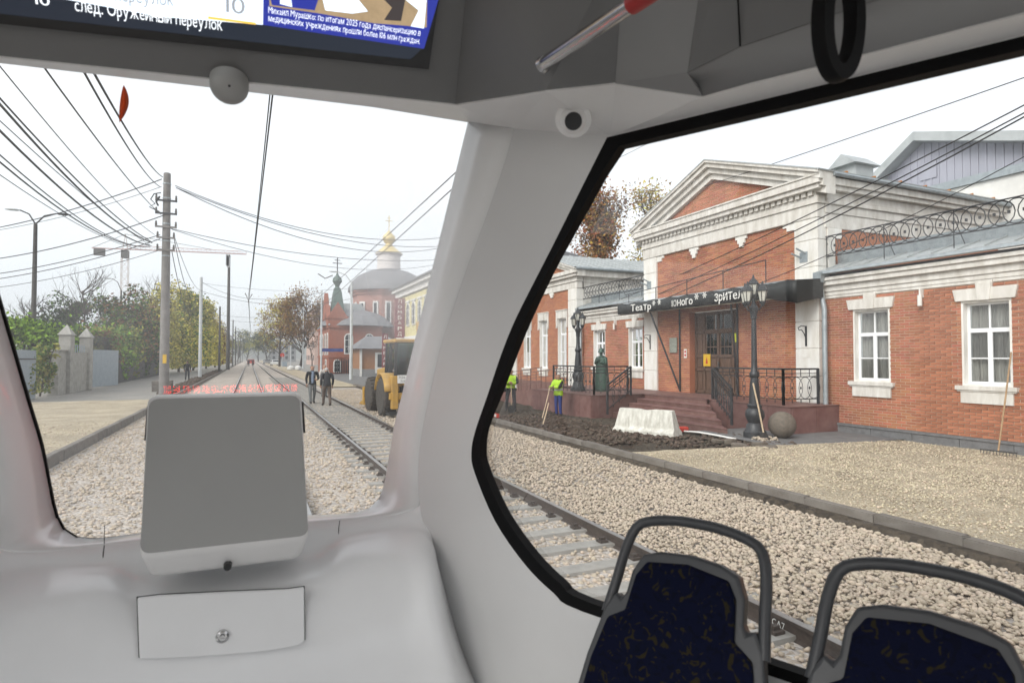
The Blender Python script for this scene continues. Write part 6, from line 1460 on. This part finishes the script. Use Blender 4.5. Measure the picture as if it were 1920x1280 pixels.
# --- right side trees
tree('brown_tree', 'brown leaved tree, nearer of the pair left of the chapel', (R_(563, 122), 122, 0), 12.6, 4.6, ['leaf_brown', 'leaf_ochre', 'leaf_brown'], 6500, .34, .25, .2, 71, 26)
tree('brown_tree', 'yellow-brown tree, farther of the pair left of the chapel', (R_(524, 142), 142, 0), 13.0, 4.4, ['leaf_ochre', 'leaf_brown', 'leaf_yellow'], 6500, .36, .25, .2, 72, 26)
tree('small_tree', 'sparse pinkish brown tree touching the chapel corner', (R_(585, 104), 104, 0), 7.2, 2.0, ['leaf_brown'], 700, .25, .1, .3, 73, 14)
for i, (px, Y, h, lv, lab) in enumerate(((1095, 46, 17.0, ['leaf_rust', 'leaf_ochre', 'leaf_brown'], 'rust red tree behind the roof, next to the window pillar'), (1150, 48, 17.6, ['leaf_ochre', 'leaf_rust'], 'sparse orange-yellow tree between the red tree and the pediment'), (1200, 45, 16.6, ['leaf_ochre', 'leaf_yellow'], 'sparse yellow tree touching the pediment'))):
    p = oY(px, 480, Y); tree('roof_tree', lab, (p.x, Y, -.1), h, 3.6, lv, 3600 if i else 6500, .30, .2, .35, 80+i, 22, 'tall')
for i, (px, Y, h, lab) in enumerate(((484, 330, 13, 'dark tree mass right of the street end'), (462, 380, 11, 'grey-green tree mass left of the street end'), (445, 300, 12, 'dim tree left of the rails near the street end'), (500, 260, 9, 'low dim tree beyond the yellow-brown tree'))):
    tree('far_tree', lab, (R_(px, Y), Y, 0), h, 5, ['leaf_dark', 'leaf_olive'], 1600, .7, .3, .1, 90+i, 16, group='trees at the end of the street')
# far wooded rise
m = MB(); top, bot = [], []
for i in range(121):
    x = -900+i*15; top.append(V((x, 900+20*math.sin(i), 24+6*N3.noise(V((i*.23, 0, 0)))+3*N3.noise(V((i*.9, 3, 0)))))); bot.append(V((x, 880, -1)))
mat('far_wood', (.12, .13, .11), .95, .3, .02, col2=(.17, .16, .13)); m.loft([bot, top, [p+V((0, 200, 0)) for p in top]]).build('hills', 'far_wood', kind='structure')
# --- poles and masts
mat('pole_concrete', (.22, .21, .20), .85, .25, 3, .25, 40, col2=(.14, .13, .125)); mat('pole_pale', (.50, .52, .53), .6, .1, 3); mat('pole_dark', (.09, .085, .08), .8, .2, 3); mat('insulator', (.10, .09, .08), .4, .1); mat('cable', (.015, .015, .016), .6, .1)
def pole(name, label, px, Y, py_top, r0, r1, m, base=-.1, group=None):
    x = oY(px, 690, Y).x; zt = oY(px, py_top, Y).z; t = thing(name, label, 'pole', (x, Y, base), 0, group)
    MB().lathe([(r0*1.0, 0), (r0*.97, .3), (r1, zt-base), (r1*.7, zt-base+.03)], (0, 0, 0), 12).build('shaft', m, t, smooth=True); return t, x, zt
mp, mpx, mpz = pole('utility_pole', 'tall weathered concrete utility pole hung with crossarms and cables', 308, 36, 325, .25, .17, 'pole_concrete')
for k, py in enumerate((378, 402, 427, 447, 470)):
    z = oY(315, py, 36).z+.1; w = .50 if k < 3 else .42
    a = MB().bar((-w, -.2, z), (w, -.2, z), .07, .09).build('crossarm', 'dark_metal' if k < 2 else 'pole_concrete', mp)
    for s in (-1, 1): MB().lathe([(.02, .03), (.05, .06), (.06, .14), (.04, .2), (.055, .24), (.02, .3)], (s*(w-.05), -.2, z), 8).build('insulator', 'insulator', a)
for k, py in enumerate((345, 372, 420, 452, 480, 640)): z = oY(312, py, 36).z+.1; MB().lathe([(.20+.0*k, z-.03), (.20, z+.03)], (0, 0, 0), 12).build('band', 'zinc', mp)
MB().tube([(-.25,-.2,10.6), (-.55,-.25,10.5), (-.7,-.25,10.2), (-.5,-.25,10.0), (-.75,-.25,9.8), (-.3,-.22,9.6)], .03, 5).tube([(-.3,-.2,10.4), (-.45,-.25,10.1), (-.35,-.25,9.9)], .05, 5).build('cable_coil', 'cable', mp)
MB().box(-.05, .12, -.27, -.22, 1.75, 2.2).build('marker', 'yellow_sign', mp)
pole('tram_pole', 'pale grey steel tram pole on the left pavement', 375, 64, 520, .17, .13, 'pole_pale')
pole('mast', 'very tall dark mast with antennas at its head', 427, 112, 478, .32, .2, 'pole_dark'); mo = bpy.data.objects['mast']
for k in range(3): MB().box(-.5+.1*k, -.2+.1*k+.1, -.3, .3, 19.0-.2*k-1.4, 20.6-.2*k-1.2).build('antenna', 'pole_pale', mo)
for i, (px, Y, py, m) in enumerate(((411, 88, 575, 'pole_dark'), (436, 150, 600, 'pole_dark'), (441, 175, 612, 'pole_dark'), (446, 205, 622, 'pole_concrete'), (450, 240, 630, 'pole_dark'), (454, 280, 637, 'pole_concrete'))):
    pole('street_pole', ['thin dark pole before the antenna mast', 'dark pole just past the antenna mast', 'second dark pole past the antenna mast', 'third pole past the antenna mast', 'fourth pole past the antenna mast', 'last pole of the receding row on the left'][i], px, Y, py, .16, .11, m, group='poles receding along the left side')
def street_lamp(label, px, Y, py, arms, m='pole_dark', r=.14):
    t, x, zt = pole('street_lamp', label, px, Y, py, r, r*.6, m); t['category'] = 'street lamp'
    for (ax, ay) in arms:
        p = oY(ax, ay, Y); d = V((p.x-x, 0, p.z+.1-(0))); zb = zt+.1
        e = V((p.x-x, 0, p.z+.1)); MB().tube([(0, 0, zb-.3), (0, 0, zb), (e.x*.3, 0, zb+(e.z-zb)*.75), (e.x*.7, 0, e.z)], .045, 6).build('arm', m, t, smooth=True)
        dx = 1 if e.x > 0 else -1
        MB().lathe([(.02, 0), (.13, .12), (.14, .5), (.05, .75)], (e.x*.7, 0, e.z), 8, 'x', .5).build('lamp_head', 'dark_metal', t, smooth=True) if dx > 0 else MB().lathe([(.05, -.75), (.14, -.5), (.13, -.12), (.02, 0)], (e.x*.7, 0, e.z), 8, 'x', .5).build('lamp_head', 'pole_pale', t, smooth=True)
    return t
street_lamp('dark street lamp with two arms at the far left', 61, 46, 420, ((25, 393), (122, 402)), 'pole_dark', .17)
street_lamp('small dark street lamp with one arm behind the gateway', 225, 84, 545, ((203, 522),))
street_lamp('pale street lamp with a long curved arm before the church', 658, 57, 530, ((622, 509),), 'pole_pale', .16)
pole('tram_pole', 'thin pale pole at the chapel corner', 602, 76, 545, .13, .1, 'pole_pale')
for i, (px, Y, py) in enumerate(((568, 118, 575), (545, 150, 600))): pole('tram_pole', ('pale pole before the brown tree', 'pale pole left of the brown tree')[i], px, Y, py, .13, .1, 'pole_pale')
b_ = bpy.data.objects['tram_pole.001']
MB().box(-.1, 2.6, -.05, .05, 2.75, 3.15).build('street_sign', 'blue_cloth', b_)
# tower cranes
mat('crane_paint', (.50, .42, .38), .7, .1); mat('crane_red', (.55, .35, .32), .7, .1)
def crane(label, px, Y, py_top, jl, jr, py_l, py_r, w=1.6, r=.13):
    x = oY(px, 690, Y).x; zt = oY(px, py_top, Y).z; t = thing('tower_crane', label, 'crane', (x, Y, -.1)); zj = oY(px, (py_l+py_r)/2, Y).z
    m = MB()
    for sx_ in (-1, 1):
        for sy in (-1, 1): m.bar((sx_*w/2, sy*w/2, 0), (sx_*w/2, sy*w/2, zj), r)
    z = 0; k = 0
    while z < zj-2: m.bar((-w/2, -w/2, z), (w/2, -w/2, z+2), r*.7); m.bar((w/2, w/2, z), (-w/2, w/2, z+2), r*.7); m.bar((-w/2, -w/2, z), (w/2, -w/2, z), r*.7); z += 2
    m.build('mast', 'crane_paint', t); m = MB()
    for sx_ in (-1, 1): m.bar((sx_*.6, 0, zj), (0, 0, zt), r*1.2)
    m.build('tower_head', 'crane_paint', t)
    a, b = oY(jl, py_l, Y).x-x, oY(jr, py_r, Y).x-x; zb = oY(jr, py_r, Y).z-zj; m = MB()
    m.bar((a, -.5, zj), (b, -.5, zj+zb), r).bar((a, .5, zj), (b, .5, zj+zb), r).bar((0, 0, zj+1.3), (b*.95, 0, zj+zb*.95+.8), r)
    n = 26
    for k in range(n): u0, u1 = b*k/n, b*(k+1)/n; zz = lambda u: zj+zb*u/b; m.bar((u0, -.5, zz(u0)), (u1, 0, zz(u1)+1.2-.4*k/n), r*.6); m.bar((u1, 0, zz(u1)+1.2-.4*k/n), (u1, .5, zz(u1)), r*.6)
    m.build('jib', 'crane_red', t); MB().box(a+.5, a+3.0, -.5, .5, zj-1.9, zj-.1).build('counterweight', 'pole_dark', t)
    MB().tube([(0, 0, zt), (b*.7, 0, zj+zb*.7+1)], .06, 4).tube([(0, 0, zt), (a, 0, zj)], .06, 4).build('tie', 'pole_dark', t); MB().box(-.8, .8, -1.0, 1.0, zj-2.2, zj-.2).build('cab', 'pole_dark', t)
crane('tower crane with a long pale red jib behind the tall pole', 231, 190, 438, 172, 462, 459, 476)
# --- overhead wires
ORD = ['uppermost', 'second from the top', 'third from the top', 'fourth from the top', 'fifth from the top', 'sixth from the top', 'seventh from the top', 'lowest but one', 'lowest']
def ranked(lst, key): 
    r = sorted(lst, key=key); return [(ORD[i] if i < len(r)-1 else 'lowest', w) for i, w in enumerate(r)]
def wire(label, a, b, sag, r, group, n=18, m='cable'):
    a, b = V(a), V(b); pts = [a.lerp(b, i/n)-V((0, 0, sag*4*(i/n)*(1-i/n))) for i in range(n+1)]
    o = MB().tube(pts, r, 5).build('overhead_wire', m, smooth=True); tag(o, label, 'wire', group); return o
P = lambda px, py, Y: oY(px, py, Y)
g1 = 'cables over the left side'
L1 = 'black cable from the tall pole to the upper left'
for (x0, y0, Y0, x1, y1, Y1, s, r) in ((305, 332, 36, 172, 130, 11, .25, .022), (300, 350, 36, 150, 122, 11, .3, .02), (302, 402, 36, 72, 112, 11, .2, .016), (290, 440, 36, -30, 88, 12, .3, .012)):
    wire(L1+', starting %s' % {332: 'at its top', 350: 'just below its top', 402: 'above its middle', 440: 'at its middle'}[y0], P(x0, y0, Y0), P(x1, y1, Y1), s, r, g1)
L2 = 'cable of the black bundle sweeping down to the tall pole'
for od, (x0, y0, x1, y1, s, r) in ranked(((285, 455, -40, 150, .5, .03), (282, 452, -40, 140, .35, .022), (280, 460, -40, 205, .5, .028), (282, 462, -40, 270, .6, .02), (270, 463, -40, 255, .5, .016), (285, 462, -40, 190, .2, .012), (282, 470, -40, 300, .4, .010)), lambda w: w[3]):
    wire(L2+', '+od, P(x0, y0, 35.9), P(x1, y1, 15), s, r, g1)
L3 = 'cable slung level from the tall pole towards the left street lamp'
for od, (x0, y0, x1, y1, s, r) in ranked(((303, 336, -60, 437, .3, .026), (303, 350, -60, 440, .3, .014), (306, 404, -60, 492, .35, .026), (300, 440, -60, 520, .3, .022), (300, 448, -60, 530, .3, .022), (296, 470, -60, 545, .3, .016)), lambda w: w[3]):
    wire(L3+', '+od, P(x0, y0, 35.9), P(x1, y1, 44), s, r, g1)
L4 = 'cable sagging across the street from the tall pole to the right'
for od, (x0, y0, x1, y1, Y1, s, r) in ranked(((328, 348, 905, 432, 40, 1.6, .02), (330, 352, 905, 452, 44, 1.5, .022), (330, 352, 905, 440, 50, 2.4, .022), (318, 428, 905, 478, 46, 1.0, .018), (322, 430, 905, 470, 55, 2.0, .016)), lambda w: w[3]):
    wire(L4+', '+od, P(x0, y0, 36), P(x1, y1, Y1), s, r, 'cables across the street')
L5 = 'cable dropping from the tall pole into the yellow trees'
for (x0, y0, x1, y1, Y1, s, r) in ((325, 440, 362, 560, 60, .8, .02), (322, 470, 358, 590, 60, .8, .02), (326, 440, 380, 545, 64, .8, .015)):
    wire(L5+{(325, 440): ', left one', (322, 470): ', lowest one', (326, 440): ', right one'}[(x0, y0)], P(x0, y0, 36), P(x1, y1, Y1), s, r, g1)
# contact line over the left track, its carrier and the hangers
for (z, r, sg, lab) in ((5.75, .012, .0, 'contact wire hanging over the track straight behind the tram'), (6.35, .010, .35, 'carrier wire above the contact wire behind the tram')):
    ks_ = [V((.32, 4, z)), V((-.10, 45, z)), V((.05, 90, z)), V((0, 200, z))]; pp_ = []
    for a_, b_ in zip(ks_, ks_[1:]): pp_ += [a_.lerp(b_, i/10)-V((0, 0, sg*4*(i/10)*(1-i/10))) for i in range(10)]
    pp_.append(ks_[-1]); o = MB().tube(pp_, [r*(1+p_.y/90) for p_ in pp_], 5).build('overhead_wire', 'cable', smooth=True); tag(o, lab, 'wire', 'contact line')
for (x0, y0, Y0, x1, y1, Y1, lab) in ((880, 300, 14, 560, 590, 95, 'right hand contact wire crossing before the church dome, upper'), (880, 325, 14, 585, 590, 95, 'right hand contact wire crossing before the church dome, lower')):
    wire(lab, P(x0, y0, Y0), P(x1, y1, Y1), .1, .018, None)
L6 = 'thin span wire slung between poles across the tracks'
for od, (x0, y0, x1, y1, Y, s, r) in ranked(((375, 545, 658, 560, 64, 1.0, .016), (411, 590, 602, 575, 84, .8, .016), (427, 600, 602, 590, 110, .8, .016), (436, 630, 568, 620, 130, .6, .018), (377, 528, 470, 560, 64, .3, .016), (470, 560, 602, 548, 64, .3, .016), (441, 640, 545, 630, 160, .6, .02), (375, 530, 660, 540, 64, .5, .012)), lambda w: w[1]):
    wire(L6+', '+od, P(x0, y0, Y), P(x1, y1, Y), s, r, 'span wires')
for (x, y, Y) in ((473, 505, 45), (467, 640, 110)):
    p = V((-.10 if Y < 50 else .04, Y, 5.8)); t = thing('wire_clamp', 'dark clamp hanging on the contact wire, %s' % ('nearer one' if Y < 50 else 'farther one'), 'clamp', p); MB().tube([(-.22, 0, .55), (0, 0, .05), (.22, 0, .5)], .03, 5).build('yoke', 'insulator', t); MB().lathe([(.02, -.1), (.05, 0), (.02, .1)], (0, 0, 0), 6).build('grip', 'insulator', t)
t = thing('contact_clamp', 'dark V shaped clamp on the right hand wire by the chapel cross', 'clamp', P(610, 522, 80)); MB().tube([(-.9, 0, .55), (0, 0, 0), (.9, 0, .45)], .07, 5).build('yoke', 'insulator', t)
# wires before the theatre
L7 = 'long cable rising to the right in front of the theatre'
for od, (x0, y0, Y0, x1, y1, Y1, s, r) in ranked(((980, 300, 40, 1700, 120, 6.0, .5, .010), (960, 452, 40, 2000, 118, 6.4, .3, .012), (940, 625, 44, 2000, 156, 6.3, .9, .016), (940, 640, 44, 2000, 170, 6.2, 1.0, .016), (940, 645, 44, 2000, 176, 6.2, 1.2, .018)), lambda w: w[1]):
    wire(L7+', '+od, P(x0, y0, Y0), P(x1, y1, Y1), s, r, 'cables before the theatre')
wire('single cable from the canopy of the theatre up to the right', P(1345, 560, 15.5), P(2000, 250, 7.0), .25, .012, None)
wire('thin cable at the top left of the side window', P(1000, 365, 34), P(1300, 225, 12), .15, .008, None)
# --- site clutter by the left kerb
def stack(label, loc, rz, nx, nz):
    for i in range(nx):
        for k in range(nz):
            o = B(-.5, .5, -.14, .14, 0, .2).build('concrete_block', 'kerb_stone', bevel=.01); o.location = V(loc)+V((math.sin(rz)*.0, i*.31, k*.215)); o.rotation_euler = (0, 0, rz+random.uniform(-.06, .06)); tag(o, label % (('lowest', 'middle', 'top')[k], ('nearest', 'second', 'third', 'farthest')[i]), 'block', 'stacked kerb blocks by the tall pole')
stack('grey concrete block by the tall pole, %s layer of the stack, %s in it', (-4.75, 41, -.06), .1, 4, 3)
stones('soil_berm', [(-4.6, -3.75, 38, 100, lambda x, y: .0, .06, 1500, .1, .4)], 'rubble')['label'] = 'dark broken earth along the left kerb'
def car(label, loc, rz, paint):
    t = thing('parked_car', label, 'car', loc, rz, 'cars at the end of the street')
    MB().prism([V((-.85, -2.1, .3)), V((-.85, 2.1, .3)), V((-.85, 2.1, .75)), V((-.85, 1.1, .9)), V((-.85, .6, 1.42)), V((-.85, -1.2, 1.45)), V((-.85, -1.8, .95)), V((-.85, -2.1, .85))], V((1.7, 0, 0))).build('body', paint, t, bevel=.08, seg=3)
    for s in (-1, 1):
        MB().prism([V((s*.86, -1.6, .95)), V((s*.86, .95, .95)), V((s*.86, .55, 1.36)), V((s*.86, -1.15, 1.38))], V((s*.01, 0, 0))).build('side_window', 'dark_window', t)
        for y in (-1.3, 1.3): MB().lathe([(.2, -.1), (.31, -.09), (.31, .09), (.2, .1)], (s*.78, y, .31), 14, 'x').build('wheel', 'tyre', t)
    MB().box(-.7, .7, -1.78, -1.5, 1.0, 1.35).build('rear_window', 'dark_window', t)
    return t
for px, Y, paint, lab in ((515, 165, 'plate_white', 'white car at the end of the street'), (470, 200, 'red_paint', 'red car between the rails far down the street'), (500, 205, 'far_grey', 'grey car beyond the white car')): car(lab, (R_(px, Y), Y, -.1), .1, paint)
o = B(-.6, .6, -.3, .3, 0, 1.1).build('skip', 'fence_sheet', bevel=.05); o.name = 'waste_bin'; o.location = (R_(520, 150)+1.5, 150, -.1); tag(o, 'green-blue waste bin under the yellow-brown tree', 'bin')
t = thing('traffic_sign', 'round red and white traffic sign before the brown trees', 'sign', (R_(529, 120), 120, -.1)); MB().bar((0, 0, 0), (0, 0, 2.6), .07).build('post', 'pole_pale', t); MB().lathe([(.38, -.03), (.38, .03)], (0, 0, 2.5), 16, 'y').build('disc', 'red_paint', t)
for i in range(2):
    o = MB().lathe([(.3, 0), (.6, .1), (.55, .5), (.2, .7)], (0, 0, 0), 10).build('rubble_bag', 'white_wall', smooth=True); o.location = (R_(545+14*i, 105), 105, -.1); tag(o, ('white sack under the brown tree, left one', 'white sack under the brown tree, right one')[i], 'sack')
# ================================================================== AIR
m = bpy.data.materials.new('air'); m.use_nodes = True; n, l = m.node_tree.nodes, m.node_tree.links; n.clear()
o_ = n.new('ShaderNodeOutputMaterial'); pv = n.new('ShaderNodeVolumePrincipled'); pv.inputs['Color'].default_value = (.95, .97, 1, 1); pv.inputs['Density'].default_value = .0008; pv.inputs['Anisotropy'].default_value = .2
l.new(pv.outputs[0], o_.inputs['Volume'])
hz_ = B(-2600, 2600, -320, 4100, -3, 60).build('haze', m, kind='stuff')
